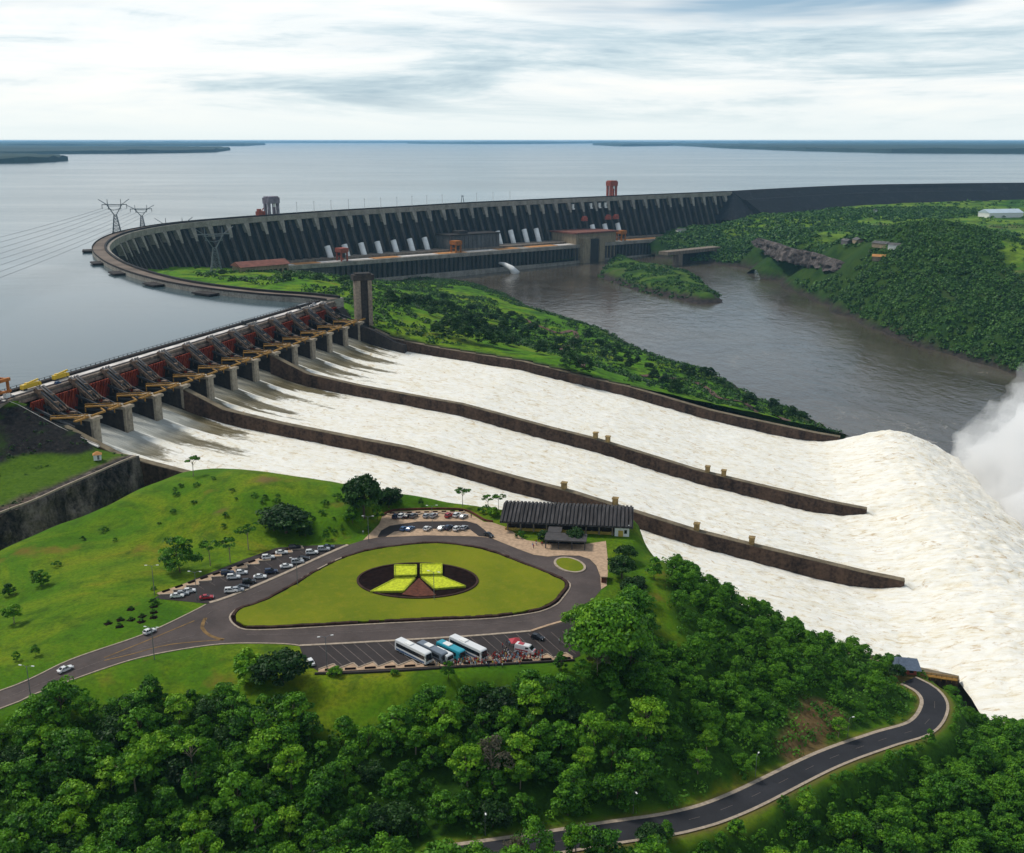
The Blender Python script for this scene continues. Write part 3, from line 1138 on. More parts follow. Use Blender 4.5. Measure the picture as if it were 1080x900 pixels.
    st = t.noise(t.mapping(uv, (0.55, 0.018, 1)), 1.0, 4, 0.6, 0.4)
    white = t.mix(t.math('MULTIPLY', t.ramp(st, [(0.50, (0, 0, 0)), (0.70, (1, 1, 1))]), 0.30), white, (0.74, 0.66, 0.50))
    white = t.mix(t.math('MULTIPLY', t.ramp(fl, [(0.555, (0, 0, 0)), (0.68, (1, 1, 1))]), 0.85), white, (0.50, 0.34, 0.15))
    glas = t.ramp(t.noise(t.mapping(uv, (0.5, 0.02, 1)), 1.0, 4, 0.6), [(0.3, (0.085, 0.066, 0.026)), (0.55, (0.17, 0.14, 0.075)), (0.72, (0.40, 0.36, 0.27))])
    fo = t.attr('foam')
    fo2 = t.math('ADD', fo, t.math('MULTIPLY', t.math('SUBTRACT', a, 0.5), 1.1))
    fo3 = t.ramp(fo2, [(0.34, (0, 0, 0)), (0.62, (1, 1, 1))])
    c = t.mix(fo3, glas, white)
    sh = t.attr('sheet')
    c = t.mix(sh, c, t.ramp(t.noise(t.mapping(uv, (1.2, 0.03, 1)), 1.0, 4, 0.6), [(0.3, (0.34, 0.36, 0.33)), (0.55, (0.56, 0.58, 0.55)), (0.75, (0.82, 0.83, 0.80))]))
    t.base(c)
    t.l.new(t.math('ADD', t.math('MULTIPLY', fo3, 0.45), 0.28), t.b.inputs['Roughness'])
    t.bump(t.math('ADD', a, t.math('MULTIPLY', st, 0.5)), 0.7, 0.9)
    M['foam'] = t.m


def flat_poly(name, pts, z, mat, kind='structure'):
    bm = bmesh.new()
    vs = [bm.verts.new((float(p[0]), float(p[1]), z)) for p in pts]
    es = [bm.edges.new((vs[i], vs[(i + 1) % len(vs)])) for i in range(len(vs))]
    bmesh.ops.triangle_fill(bm, edges=es, use_beauty=True)
    for f in bm.faces:
        if f.normal.z < 0:
            f.normal_flip()
    me = bpy.data.meshes.new(name)
    bm.to_mesh(me)
    bm.free()
    me.materials.append(mat)
    o = link(name, me)
    tag(o, kind=kind)
    return o


def build_water():
    # reservoir: one sheet from the dams to the horizon
    far = 70000
    axis = []
    for l in range(0, int(DAM_L) + 1, 24):
        p, u, d = dam_pt(l)
        axis.append(tuple(p + d * 2))
    pts = [(-far, 300), (-700, 300), (-430, 420), tuple(W(-60, -6, 0)[:2]), tuple(W(-30, 3, 0)[:2]), tuple(W(305, 3, 0)[:2])] + axis + \
          [(984, 3022), (1558, 3193), (2650, 3330), (far, 4200), (far, far), (-far, far)]
    flat_poly('reservoir', pts, 0.0, M['lake'])
    # river: the gorge under the powerhouse
    flat_poly('river', [(-330, 1880), (-200, 700), (0, 520), (170, 250), (900, 250), (900, 900), (760, 2500), (100, 2500)], RIVER_Z, M['river'])


JET = np.array([(0, 0), (6, 2.0), (13, 4.4), (22, 6.9), (32, 8.3), (40, 7.6), (50, 4.8), (62, -1), (78, -10), (92, -28), (104, -48), (112, -62)], float)


def build_white_water():
    ns = 620
    na = 360
    sv = np.concatenate([np.linspace(15, 130, 170), np.linspace(130, 600, ns - 169)[1:]])
    # rows in a normalised s where 445 is the lip
    av = np.linspace(0, 3, na)
    A_, S_ = np.meshgrid(av, sv)
    lip = np.interp(A_, [0, 1, 2, 3], SLIP)
    s = np.where(S_ > 46, 46 + (S_ - 46) * (lip - 46) / (445 - 46), S_)
    after = np.maximum(0, S_ - 445)
    s = np.where(S_ > 445, lip + after, s)
    T = np.zeros_like(A_)
    for i in range(3):
        m = (A_ >= i) & (A_ <= i + 1)
        t0 = tline(i, s)
        t1 = tline(i + 1, s)
        T = np.where(m, t0 + (t1 - t0) * (A_ - i), T)
    # the jets fan out a little after the lip
    T = T + (T - 150) * 0.0006 * after + np.where(A_ > 2.7, (A_ - 2.7) / 0.3, 0) * after * 0.03 - np.where(A_ < .8, (.8 - A_) / .8, 0) * (after * 1.5 + 28 * smooth(0, 10, after))
    Zw = np.interp(S_, _ZW[:, 0], _ZW[:, 1])
    reach = np.interp(A_, [0, 1, 2, 3], [1.35, 1.3, 1.15, 1.0]) * (1 + 0.05 * fbm(A_ * 9, A_ * 0, 3, 81))
    jz = np.interp(after / reach, JET[:, 0], JET[:, 1])
    # hollows in the jet behind the blunt ends of the divider walls
    for i, w in ((1, 0.045), (2, 0.04)):
        g = np.exp(-((A_ - i) / (w * (1 + after / 60))) ** 2)
        jz = jz - g * 6.0 * smooth(0, 6, after) * np.exp(-after / 26)
        jz = jz + 2.2 * np.exp(-((np.abs(A_ - i) - 0.11 - after / 500) / 0.05) ** 2) * smooth(4, 24, after) * np.exp(-after / 70)
    jz = jz * (1 + 0.10 * fbm(A_ * 4, after / 40, 3, 82))
    # bulge of the sheet between the walls
    Z = np.where(S_ > 445, -74.6 + jz, Zw)
    q = smooth(110, 250, S_)
    edge = np.minimum(np.abs(A_ - np.round(A_)), 0.5)
    Z = Z + 0.8 * q * smooth(0, 0.12, edge) * (1 - smooth(400, 440, S_))
    # turbulence, stretched along the flow
    amp = np.interp(S_, [15, 60, 110, 200, 445, 470, 600], [0.03, 0.2, 0.5, 0.65, 0.75, 1.5, 3.0])
    n = fbm(T / 6, s / 22, 5, 83) * 0.7 + fbm(T / 2.2, s / 4.6, 3, 84) * 0.7
    big = fbm(T / 26, s / 38, 3, 87) * smooth(440, 500, S_) * 2.4
    # pier wakes: standing ridges starting at each pier nose
    ridge = np.zeros_like(T)
    mid = np.zeros_like(T)
    for tp in PIERS:
        w = 1.9 + np.maximum(0, s - 48) * 0.085
        dt = T - tp - 0.8 * np.sin(s / 30.0 + tp)
        wake = np.exp(-(dt / w) ** 2) * smooth(50, 62, s)
        ridge = np.maximum(ridge, wake)
    Z = Z + n * amp + big + ridge * 1.1 * (1 - smooth(140, 230, S_))
    # foam: wakes first, everything white further down
    foam = np.clip(ridge * 1.2, 0, 1)
    foam = np.maximum(foam, smooth(58, 108, s + fbm(T / 7, s / 40, 4, 85) * 42) * 0.72 + smooth(100, 170, S_) * 0.28)
    foam = np.where(s < 60, foam * 0.9, foam)
    line = np.zeros_like(T)
    for tp in PIERS + [tline(0, 46) * 1.0, 303.0]:
        line = np.maximum(line, np.exp(-((T - float(tp) - 3.6 - (s - 46) * 0.02) / 0.9) ** 2) * smooth(20, 46, s) * (1 - smooth(95, 130, s)))
    foam = np.maximum(foam, line)
    sheet = (1 - smooth(48, 78, s)) * smooth(14, 26, s) * 0.75 * (T < 60) + (1 - smooth(42, 60, s)) * 0.35 * (T >= 60)
    XY = G0[None, None, :2] + T[..., None] * GU[:2] + s[..., None] * GN[:2]
    keepZ = Z > RIVER_Z - 4
    cell = keepZ[:-1, :-1] | keepZ[1:, 1:]
    me = grid_mesh('spillway_water', XY[..., 0], XY[..., 1], Z, [M['foam']], cell, True, {'foam': foam, 'sheet': sheet})
    # UV = (t, s) in metres so that the foam texture runs with the flow
    co = np.zeros(len(me.vertices) * 3, np.float32)
    me.vertices.foreach_get('co', co)
    co = co.reshape(-1, 3)
    tt, ss = ts(co[:, 0], co[:, 1])
    li = np.zeros(len(me.loops), np.int32)
    me.loops.foreach_get('vertex_index', li)
    uv = me.uv_layers.new(name='UVMap')
    uv.data.foreach_set('uv', np.stack([tt[li], ss[li] + co[li, 2] * -0.7], 1).astype(np.float32).ravel())
    tag(link('spillway_water', me), kind='structure')
    # churned white water in the pool where the jets land, as a rough sheet
    X, Y = np.meshgrid(np.arange(60, 640, 3.0), np.arange(230, 760, 3.0))
    t, s = ts(X, Y)
    d = np.minimum(s - 500, np.minimum(t + 60, 400 - t)) + fbm(X / 40, Y / 40, 4, 91) * 28
    Z = RIVER_Z + 0.4 + smooth(0, 40, d) * (3 + fbm(X / 14, Y / 14, 4, 92) * 3.5)
    ok = (d > 0) & (s > 470)
    cell = ok[:-1, :-1] & ok[1:, 1:]
    me = grid_mesh('plunge_pool', X, Y, Z, [M['foam']], cell, True, {'foam': np.ones_like(X), 'sheet': np.zeros_like(X)})
    uv = me.uv_layers.new(name='UVMap')
    co = np.zeros(len(me.vertices) * 3, np.float32)
    me.vertices.foreach_get('co', co)
    co = co.reshape(-1, 3)
    li = np.zeros(len(me.loops), np.int32)
    me.loops.foreach_get('vertex_index', li)
    uv.data.foreach_set('uv', co[li, :2].astype(np.float32).ravel())
    tag(link('plunge_pool', me), kind='structure')
# ------------------------------------------------------------------ spillway structure
def build_spillway():
    root = empty('spillway', W(140, 10, -10), 0, 'long concrete spillway gate structure with red gates, grey hoists and yellow gangways', 'spillway')
    inv = Vector(tuple(-root.location))

    def add(mb, name, mats, parent=root, sm=False):
        me = mb.mesh(name, mats, sm)
        me.transform(Matrix.Translation(-Vector(tuple(root.location))))
        return link(name, me, parent)
    # road deck
    mb = MB()
    mb.wbox(-45, 320, 0, 14, 1.0, 4.0, 0)
    add(mb, 'bridge_deck', [M['concrete']])
    mb = MB()
    mb.wbox(-45, 318, 1.7, 6.4, 4.0, 4.06)
    add(mb, 'roadway', [M['white_deck']])
    mb = MB()
    mb.wbox(-45, 318, 7.0, 13.2, 4.0, 4.06)
    add(mb, 'crane_track', [M['asphalt']])
    mb = MB()
    mb.wbox(-45, 318, 8.0, 8.4, 4.06, 4.35)
    mb.wbox(-45, 318, 12.2, 12.6, 4.06, 4.35)
    add(mb, 'crane_rail', [M['steel_dark']])
    mb = MB()
    mb.wbox(-45, 318, -1.6, 1.2, 2.0, 5.3)
    for k in range(-44, 318, 4):
        mb.wbox(k, k + 0.3, -1.2, -0.9, 5.3, 6.4)
    mb.wbox(-45, 318, -1.15, -0.95, 6.3, 6.45)
    add(mb, 'upstream_parapet', [M['concrete_dark']])
    mb = MB()
    mb.wbox(-26, 318, 13.2, 14.6, 4.0, 5.1)
    mb.wbox(-26, 318, 14.6, 15.6, 1.6, 3.2)
    add(mb, 'downstream_parapet', [M['concrete']])
    # piers, one mesh copied along the row
    prof = [(-2, 0.9), (15, 0.9), (16, 0.0), (29, -6.5), (47, -7.0)]

    def pier_mesh(w):
        mb = MB()
        for (s0, z0), (s1, z1) in zip(prof[:-1], prof[1:]):
            p = []
            for tt in (-w / 2, w / 2):
                pass
            bot = -40
            mb.hexa([GU * a + GN * s + np.array([0, 0, z]) for s, z, a in (
                (s0, bot, -w / 2), (s1, bot, -w / 2), (s1, bot, w / 2), (s0, bot, w / 2),
                (s0, z0, -w / 2), (s1, z1, -w / 2), (s1, z1, w / 2), (s0, z0, w / 2))], 0)
        return mb.mesh('pier', [M['concrete_dark']])

    def column_mesh(w):
        mb = MB()
        for a0, a1, s0, s1, z0, z1 in ((-w / 2 - .25, w / 2 + .25, 45.2, 48.6, -40, -7.0), (-w / 2 - 1.3, w / 2 + 1.3, 38.5, 49.6, -7.6, -6.2)):
            mb.hexa([GU * a + GN * s + np.array([0, 0, z]) for z in (z0, z1) for a, s in ((a0, s0), (a0, s1), (a1, s1), (a1, s0))], 0)
        return mb.mesh('front_column', [M['concrete_light']])

    def hoist_mesh():
        mb = MB()
        P = lambda a, s, z: GU * a + GN * s + np.array([0, 0, z])
        for a in (-3.4, -1.5, 1.3, 3.2):
            mb.bar(P(a, 14.6, 6.6), P(a, 29, -4.4), 1.0, 1.6)
        for k in range(9):
            s = 15.2 + k * 1.6
            z = 6.2 - (s - 14.6) * 11 / 14.4
            mb.bar(P(-3.8, s, z), P(3.6, s, z), 0.55, 0.8)
        for a in (-3.4, 3.2):
            for s in (17, 21, 25):
                z = 6.2 - (s - 14.6) * 11 / 14.4
                mb.bar(P(a, s, z), P(a, s + .6, -6 if s > 20 else -1), 0.55)
        # machine boxes on the slope and on the platform
        for a, s, d in ((-2.4, 16.8, 1.8), (1.6, 20.5, 1.6), (-1.0, 25.0, 1.8), (1.4, 33.5, 1.6)):
            z = max(6.4 - (s - 14.6) * 11 / 14.4, -6.4)
            mb.hexa([P(a + x, s + y, zz) for zz in (z - .2, z + d) for x, y in ((-1.2, -1.5), (-1.2, 1.5), (1.2, 1.5), (1.2, -1.5))])
        return mb.mesh('hoist_frame', [M['hoist']])

    def cyl_mesh():
        mb = MB()
        P = lambda a, s, z: GU * a + GN * s + np.array([0, 0, z])
        for a in (-2.4, 0.2, 2.3):
            mb.tube([P(a, 15.2, 7.4), P(a, 27.5, -2.2)], 0.6, 8)
        return mb.mesh('hoist_cylinder', [M['steel_dark']], True)

    def gang_mesh():
        mb = MB()
        P = lambda a, s, z: GU * a + GN * s + np.array([0, 0, z])
        z = -5.3
        run = [P(-12.0, 31, z), P(-3.4, 46.8, z), P(-13.2, 47.0, z)]
        for a, b in zip(run[:-1], run[1:]):
            mb.bar(a, b, 1.9, 0.6)
            mb.bar(a + [0, 0, 1.3], b + [0, 0, 1.3], 0.3, 0.35)
            for k in np.linspace(0, 1, 6):
                q = a + (b - a) * k
                mb.bar(q, q + np.array([0, 0, 1.3]), 0.18)
        mb.bar(P(-3.6, 48.9, z + .6), P(6.8, 48.9, z + .6), 0.9, 0.9)
        mb.bar(P(6.8, 48.9, z + .6), P(12.0, 42, z + .4), 0.7, 0.5)
        mb.bar(P(-12.0, 31, z), P(-12.0, 31, z - 3), 0.5)
        mb.bar(P(-9.0, 47, z), P(-9.0, 47, z - 2.6), 0.5)
        return mb.mesh('gangway', [M['yellow']])

    def gate_mesh(wd):
        mb = MB()
        n = 8
        P = lambda a, s, z: GU * a + GN * s + np.array([0, 0, z])
        zs = np.linspace(2.2, -11.5, n)
        ss = 20 - 5.0 * np.sin(np.linspace(0.35, 1.5, n)) + 1.5
        for i in range(n - 1):
            a0, a1 = -wd / 2, wd / 2
            mb.hexa([P(a0, ss[i + 1], zs[i + 1]), P(a0, ss[i + 1] + .5, zs[i + 1]), P(a1, ss[i + 1] + .5, zs[i + 1]), P(a1, ss[i + 1], zs[i + 1]),
                     P(a0, ss[i], zs[i]), P(a0, ss[i] + .5, zs[i]), P(a1, ss[i] + .5, zs[i]), P(a1, ss[i], zs[i])])
        for k in np.linspace(-wd / 2 + .5, wd / 2 - .5, 9):
            for i in range(n - 1):
                mb.bar(P(k, ss[i] + .9, zs[i]), P(k, ss[i + 1] + .9, zs[i + 1]), 0.35, 0.9)
        return mb.mesh('radial_gate', [M['gate_red']])

    def arm_mesh(wd):
        mb = MB()
        P = lambda a, s, z: GU * a + GN * s + np.array([0, 0, z])
        for a in (-wd / 2 + 2, wd / 2 - 2):
            for z in (-1.0, -8.5):
                mb.bar(P(a, 17.5, z), P(a * 1.12, 43.5, -9.5), 0.9, 1.2)
        return mb.mesh('gate_arm', [M['steel_dark']])
    pm, cm, hm, ym, gm = pier_mesh(5.4), column_mesh(4.8), hoist_mesh(), gang_mesh(), cyl_mesh()
    base = np.array(tuple(root.location))
    for tp in PIERS:
        o = link('pier', pm, root, W(tp, 0, 0) - base)
        link('front_column', cm, o)
        link('hoist_frame', hm, o)
        link('hoist_cylinder', gm, o)
        link('gangway', ym, o)
    edges = [-20.0] + PIERS + [313.0]
    gmesh, amesh = gate_mesh(19.6), arm_mesh(19.0)
    gs, as_ = gate_mesh(11), arm_mesh(10)
    for i in range(14):
        a, b = edges[i], edges[i + 1]
        small = (b - a) < 20
        o = link('radial_gate', gs if small else gmesh, root, W((a + b) / 2 + (0.8 if i == 0 else -0.8 if i == 13 else 0), 0, 0) - base)
        link('gate_arm', as_ if small else amesh, o)
    # end blocks
    mb = MB()
    mb.hexa([W(a, s, z) for z, s0, s1 in ((-45, 0, 47), (0.9, 0, 16)) for a, s in ((-24, s0), (-24, s1), (-20, s1), (-20, s0))])
    add(mb, 'abutment', [M['concrete']])
    mb = MB()
    mb.hexa([W(a, s, z) for z, s0, s1 in ((-45, -2, 56), (0.9, -2, 22)) for a, s in ((308, s0), (308, s1), (318, s1), (318, s0))])
    add(mb, 'abutment', [M['concrete_dark']])
    # ogee sill under the gates
    mb = MB()
    mb.wbox(-24, 312, -2, 15.5, -45, -14.4)
    add(mb, 'sill', [M['concrete_dark']])
    # skirt wall upstream that holds the reservoir back between the piers and above the gates
    mb = MB()
    mb.wbox(-24, 312, 8.5, 9.5, -14.4, 1.0)
    add(mb, 'breast_wall', [M['concrete_dark']])


def wall_solid(path, w0, w1, ztop_f, zbot_f, step, name, mats, cap=None):
    pass


def build_chute_walls():
    def wall(t_of, lip, w, label, s0=46.0, dz=0.0, bot=None, blocks=(), start_z=None):
        o_loc = W(float(t_of(lip)), lip, -80)
        root = empty('chute_wall', o_loc, 0, label, 'wall', None)
        S = np.concatenate([np.arange(s0, lip - 3, 4.0), [lip - 1.5, lip]])
        mb = MB()
        cap = MB()
        vs = []
        fs = []
        n = len(S)
        for i, s in enumerate(S):
            t = float(t_of(s))
            zt = float(ztop(s, lip)) + dz
            if start_z is not None and s < 60:
                zt = max(zt, start_z)
            zb = (zt - 16 if s < 90 else zt - 14) if bot is None else min(bot(s), zt - 12)
            hw = w / 2 * (1.0 if i < n - 1 else 0.55)
            for a, z in ((-hw - .5, zb), (hw + .5, zb), (hw, zt), (-hw, zt)):
                vs.append(W(t + a, s, z))
        for i in range(n - 1):
            for k in range(4):
                k2 = (k + 1) % 4
                fs.append((i * 4 + k, i * 4 + k2, i * 4 + 4 + k2, i * 4 + 4 + k))
        fs.append((3, 2, 1, 0))
        fs.append(tuple(4 * (n - 1) + k for k in range(4)))
        mb.add(vs, fs)
        me = mb.mesh('wall_body', [M['wall_brown']])
        T = Matrix.Translation(-Vector(tuple(float(c) for c in o_loc)))
        me.transform(T)
        link('wall_body', me, root)
        # pale worn top of the wall with a joint every block
        for i in range(n - 1):
            sa, sb = S[i] + 0.08, S[i + 1]
            ta, tb = float(t_of(sa)), float(t_of(sb))
            za, zb_ = [max(float(ztop(q, lip)) + dz, start_z if (start_z is not None and q < 60) else -999) for q in (sa, sb)]
            hw = w / 2 - 0.25
            cap.hexa([W(ta - hw, sa, za - .2), W(tb - hw, sb, zb_ - .2), W(tb + hw, sb, zb_ - .2), W(ta + hw, sa, za - .2),
                      W(ta - hw, sa, za + .25), W(tb - hw, sb, zb_ + .25), W(tb + hw, sb, zb_ + .25), W(ta + hw, sa, za + .25)])
        me = cap.mesh('wall_coping', [M['coping']])
        me.transform(T)
        link('wall_coping', me, root)
        for s in blocks:
            z = float(ztop(s, lip)) + dz
            b = MB()
            t = float(t_of(s))
            b.wbox(t - 1.3, t + 1.3, s - 1.3, s + 1.3, z + .25, z + 3.5)
            b.wbox(t - 1.6, t + 1.6, s - 1.6, s + 1.6, z + 3.5, z + 4.0)
            me = b.mesh('instrument_hut', [M['concrete_yellowish']])
            me.transform(T)
            link('instrument_hut', me, root)
        return root

    def s_of(px, py, t):
        P = ray_t(px, py, t)
        return ts(P[0], P[1])[1]
    wall(lambda s: tline(1, s), 445, 4.6, 'long brown divider wall in the white water nearer the car parks, with four small huts',
         blocks=[s_of(595, 509, 70), s_of(649, 527, 70), s_of(735, 553, 70), s_of(793, 570, 70)])
    wall(lambda s: tline(2, s), 428, 4.6, 'brown divider wall between the middle and the far chute of white water',
         blocks=[s_of(628, 466, 168), s_of(641, 470, 168), s_of(746, 502, 168), s_of(763, 506, 168)])
    wall(lambda s: tline(3, s) + 2.5, 410, 5.0, 'far side wall of the white water chutes along the green river island', s0=56,
         bot=lambda s: ztop(s, 410) - 22, dz=-1.0)
    wall(lambda s: tline(0, s) - 2.2, 462, 4.4, 'near side wall of the white water chutes, black where it meets the rock cliff', s0=44,
         bot=lambda s: -62 if s < 200 else float(ztop(s, 462)) - 26)
    # short training wall by the elevator tower
    mb = MB()
    prof = [(46, -8), (60, -12), (78, -20.5), (86, -22)]
    vs = []
    fs = []
    for s, z in prof:
        vs += [W(293, s, -40), W(297, s, -40), W(297, s, z), W(293, s, z)]
    for i in range(len(prof) - 1):
        for k in range(4):
            fs.append((i * 4 + k, i * 4 + (k + 1) % 4, i * 4 + 4 + (k + 1) % 4, i * 4 + 4 + k))
    fs += [(3, 2, 1, 0), tuple(4 * (len(prof) - 1) + k for k in range(4))]
    mb.add(vs, fs)
    o = mb.build('training_wall', [M['concrete_dark']])
    tag(o, 'short dark wedge of concrete wall in the water at the foot of the elevator tower', 'wall')
    # the stepped rail of the left abutment: pale stair line
    mb = MB()
    pts = [W(-25.2, s, z) for s, z in ((10, 4.3), (20, 1.8), (32, -3.0), (44, -7.6), (56, -11.8), (66, -14.6))]
    for a, b in zip(pts[:-1], pts[1:]):
        mb.bar(a, b, 1.4, 0.5)
        mb.bar(a + [0, 0, 1.1], b + [0, 0, 1.1], 0.18)
    for a in pts:
        mb.bar(a, a + np.array([0, 0, 1.1]), 0.16)
    o = mb.build('stairway', [M['white_deck']])
    tag(o, 'pale straight stairway down the left end of the spillway beside the dark rockfill', 'stairway')


def build_elevator_tower():
    c = W(306, 30, 0)
    # found from the picture: the shaft stands right behind the last pier
    d = ray_t(384, 345, 306)
    t, s = ts(d[0], d[1])
    root = empty('elevator_tower', W(t, s, -12), 0, 'tall grey concrete elevator tower with a dark slot, at the far end of the spillway', 'tower')
    b = np.array(tuple(root.location))
    rz = math.atan2(GU[1], GU[0]) - 0.55
    zt = 25.0 - b[2]
    mb = MB()

    def lb(x0, x1, y0, y1, z0, z1, m=0):
        p = []
        for z in (z0, z1):
            for x, y in ((x0, y0), (x1, y0), (x1, y1), (x0, y1)):
                p.append((x, y, z))
        mb.hexa(p, m)
    lb(-6.6, -2.4, -4, 4, -6, zt)
    lb(3.4, 6.6, -4, 4, -6, zt)
    o = mb.build('shaft', [M['concrete']], root)
    mb = MB()
    lb(-2.4, 3.4, -2.4, 3.6, -6, zt)
    mb.build('window_slot', [M['concrete_dark']], root)
    mb = MB()
    lb(-8, 8.4, -5.2, 5.2, zt, zt + 4.2)
    lb(-6, 6, -4.4, 4.4, zt + 4.2, zt + 5.4)
    mb.build('head_house', [M['concrete_dark']], root)
    root.rotation_euler = (0, 0, 0.35)


# ------------------------------------------------------------------ main dam
def build_dam():
    p, u, d = dam_pt(DAM_L * 0.55)
    root = empty('dam', (p[0], p[1], -60), 0, 'long curved concrete buttress dam holding back the lake', 'dam')
    b = np.array(tuple(root.location))
    T = Matrix.Translation(-Vector(tuple(float(c) for c in b)))

    def add(mb, name, mats, parent=root):
        me = mb.mesh(name, mats)
        me.transform(T)
        return link(name, me, parent)

    def sweep(l0, l1, step, prof, name, mats):
        """prof: function l -> list of (offset downstream, z)"""
        L = np.arange(l0, l1 + 0.1, step)
        vs = []
        fs = []
        k = None
        for l in L:
            p, u, d = dam_pt(l)
            pr = prof(l)
            k = len(pr)
            for o, z in pr:
                vs.append((p[0] + d[0] * o, p[1] + d[1] * o, z))
        for i in range(len(L) - 1):
            for j in range(k):
                j2 = (j + 1) % k
                fs.append((i * k + j, i * k + j2, i * k + k + j2, i * k + k + j))
        fs.append(tuple(range(k - 1, -1, -1)))
        fs.append(tuple((len(L) - 1) * k + j for j in range(k)))
        mb = MB()
        mb.add(vs, fs)
        return add(mb, name, mats)
    E = DAM_L
    sweep(0, E, 10, lambda l: [(-9, -8), (11, -4.5), (11, 4.2), (-9, 4.2)], 'crest_block', [M['dam_band']])
    sweep(0, E, 10, lambda l: [(-8.5, 4.2), (5, 4.2), (5, 4.5), (-8.5, 4.5)], 'crest_road', [M['crest_brown']])
    sweep(0, E, 10, lambda l: [(-9.2, 4.2), (-8.5, 4.2), (-8.5, 5.8), (-9.2, 5.8)], 'upstream_parapet', [M['concrete_dark']])
    sweep(0, E, 10, lambda l: [(5.0, 4.2), (7.2, 4.2), (7.2, 6.4), (5.0, 6.4)], 'downstream_parapet', [M['dark_road']])
    sweep(0, E, 10, lambda l: [(-8, -30), (3, -30), (3, -4.2), (-8, -4.2)], 'upstream_face', [M['concrete']])
    # sloping web between the buttresses
    l_w = 430

    def web(l):
        zb = dam_base(l) - 6
        return [(-8, zb), (4 + (-5 - zb) * 0.32, zb), (5, -5), (-8, -5)]
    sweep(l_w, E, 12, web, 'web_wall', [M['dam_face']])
    # buttresses: every second one long and pale-edged, the others a short corbel and a thin fin
    k = 0
    l = 700.0
    ex = dam_l_at(770) - 4
    while l < E - 6:
        p, u, d = dam_pt(l)
        zb = dam_base(l) - 4
        mb = MB()
        w = 2.7 if k % 2 else 3.1
        f = lambda o, z, a: (p[0] + d[0] * o + u[0] * a, p[1] + d[1] * o + u[1] * a, z)
        hgt = -5 - zb
        o1 = 12 + hgt * 0.40
        mb.hexa([f(-2, zb, -w), f(o1, zb, -w), f(o1, zb, w), f(-2, zb, w), f(-2, -4.6, -w), f(9.5, -4.6, -w), f(9.5, -4.6, w), f(-2, -4.6, w)])
        if k % 2 == 0:
            mb.hexa([f(-2, -25, -2.4), f(19.5, -25, -2.4), f(19.5, -25, 2.4), f(-2, -25, 2.4), f(-2, -4.6, -5.2), f(12.4, -4.6, -5.2), f(12.4, -4.6, 5.2), f(-2, -4.6, 5.2)], 1)
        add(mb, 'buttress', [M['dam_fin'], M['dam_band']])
        l += 19.6
        k += 1
    # penstocks
    for px in (350, 367.7, 385, 402, 419, 436, 451.7, 467.7, 528, 541.7, 556, 568.5, 627.5, 640.5, 654):
        # sits on the sloping face, lower end at the powerhouse roof
        off = lambda z: 14 + (-5 - z) * 0.42
        z0, z1 = -95, -54
        l = dam_l_at(px, z=-80)
        for _ in range(6):
            p, u, d = dam_pt(l)
            q = p + d * off(-80)
            l += (px - pick(q[0], q[1], -80)[0]) * 1.9
        p, u, d = dam_pt(l)
        f = lambda o, z: (p[0] + d[0] * o + 0, p[1] + d[1] * o, z)
        mb = MB()
        mb.tube([f(off(z0), z0), f(off(z1), z1)], 5.4, 14)
        o = add(mb, 'penstock', [M['penstock']])
        o.data.polygons.foreach_set('use_smooth', np.ones(len(o.data.polygons), bool))
    # stone boxes on the upstream foot of the near limb (intakes standing in the water)
    for l in (130, 215, 318, 420, 560):
        p, u, d = dam_pt(l)
        mb = MB()
        f = lambda a, o: (p[0] + d[0] * o + u[0] * a, p[1] + d[1] * o + u[1] * a)
        c = [f(-10, -18), f(10, -18), f(10, -8), f(-10, -8)]
        mb.hexa([(*q, -14) for q in c] + [(*q, 0.9) for q in c])
        c = [f(-12, -20), f(12, -20), f(12, -8), f(-12, -8)]
        mb.hexa([(*q, 0.9) for q in c] + [(*q, 2.2) for q in c])
        add(mb, 'intake_block', [M['concrete_dark']])
    return root


def build_embankment():
    P = catmull([(553, 2661), (700, 2800), (984, 3022), (1280, 3130), (1558, 3193), (2100, 3270), (2660, 3330)], 30)
    d = np.gradient(P, axis=0)
    d /= np.linalg.norm(d, axis=1)[:, None]
    nn = np.stack([d[:, 1], -d[:, 0]], 1)
    vs = []
    fs = []
    prof = [(-30, -12), (-7, 5.4), (7, 5.4), (40, -14), (48, -14.2), (130, -66)]
    k = len(prof)
    for p, n in zip(P, nn):
        for o, z in prof:
            vs.append((p[0] + n[0] * o, p[1] + n[1] * o, z))
    for i in range(len(P) - 1):
        for j in range(k - 1):
            fs.append((i * k + j, i * k + j + 1, i * k + k + j + 1, i * k + k + j))
    fs.append(tuple(range(k)))
    mb = MB()
    mb.add(vs, fs)
    root = mb.build('embankment_dam', [M['rockfill']])
    tag(root, 'long dark blue rockfill embankment continuing the dam to the right', 'dam')
    mb = MB()
    for i in range(len(P) - 1):
        a, b = P[i], P[i + 1]
        mb.bar((a[0], a[1], 5.6), (b[0], b[1], 5.6), 9, 0.4)
    mb.build('crest_road', [M['dark_road']], root)
    # wrap-around cone where it meets the concrete
    mb = MB()
    q = np.array([553, 2661])
    n = 18
    top = (q[0] + 4, q[1] - 6, 4.6)
    ring = []
    for i in range(n):
        a = math.radians(150 + 130 * i / (n - 1) + 60)
        ring.append((q[0] + math.cos(a) * 92, q[1] + math.sin(a) * 92, -60))
    vs = [top, (q[0] + 60, q[1] + 55, 4.6)] + ring
    fs = [(0, i + 2, i + 3) for i in range(n - 1)] + [(0, n + 1, 1)]
    mb.add(vs, fs)
    mb.build('end_cone', [M['rockfill']], root)


def local_frame(px, z, tilt=0.0):
    """point, along and front vectors for something standing along the straight dam at picture column px"""
    l = dam_l_at(px, z=z)
    return dam_pt(l)


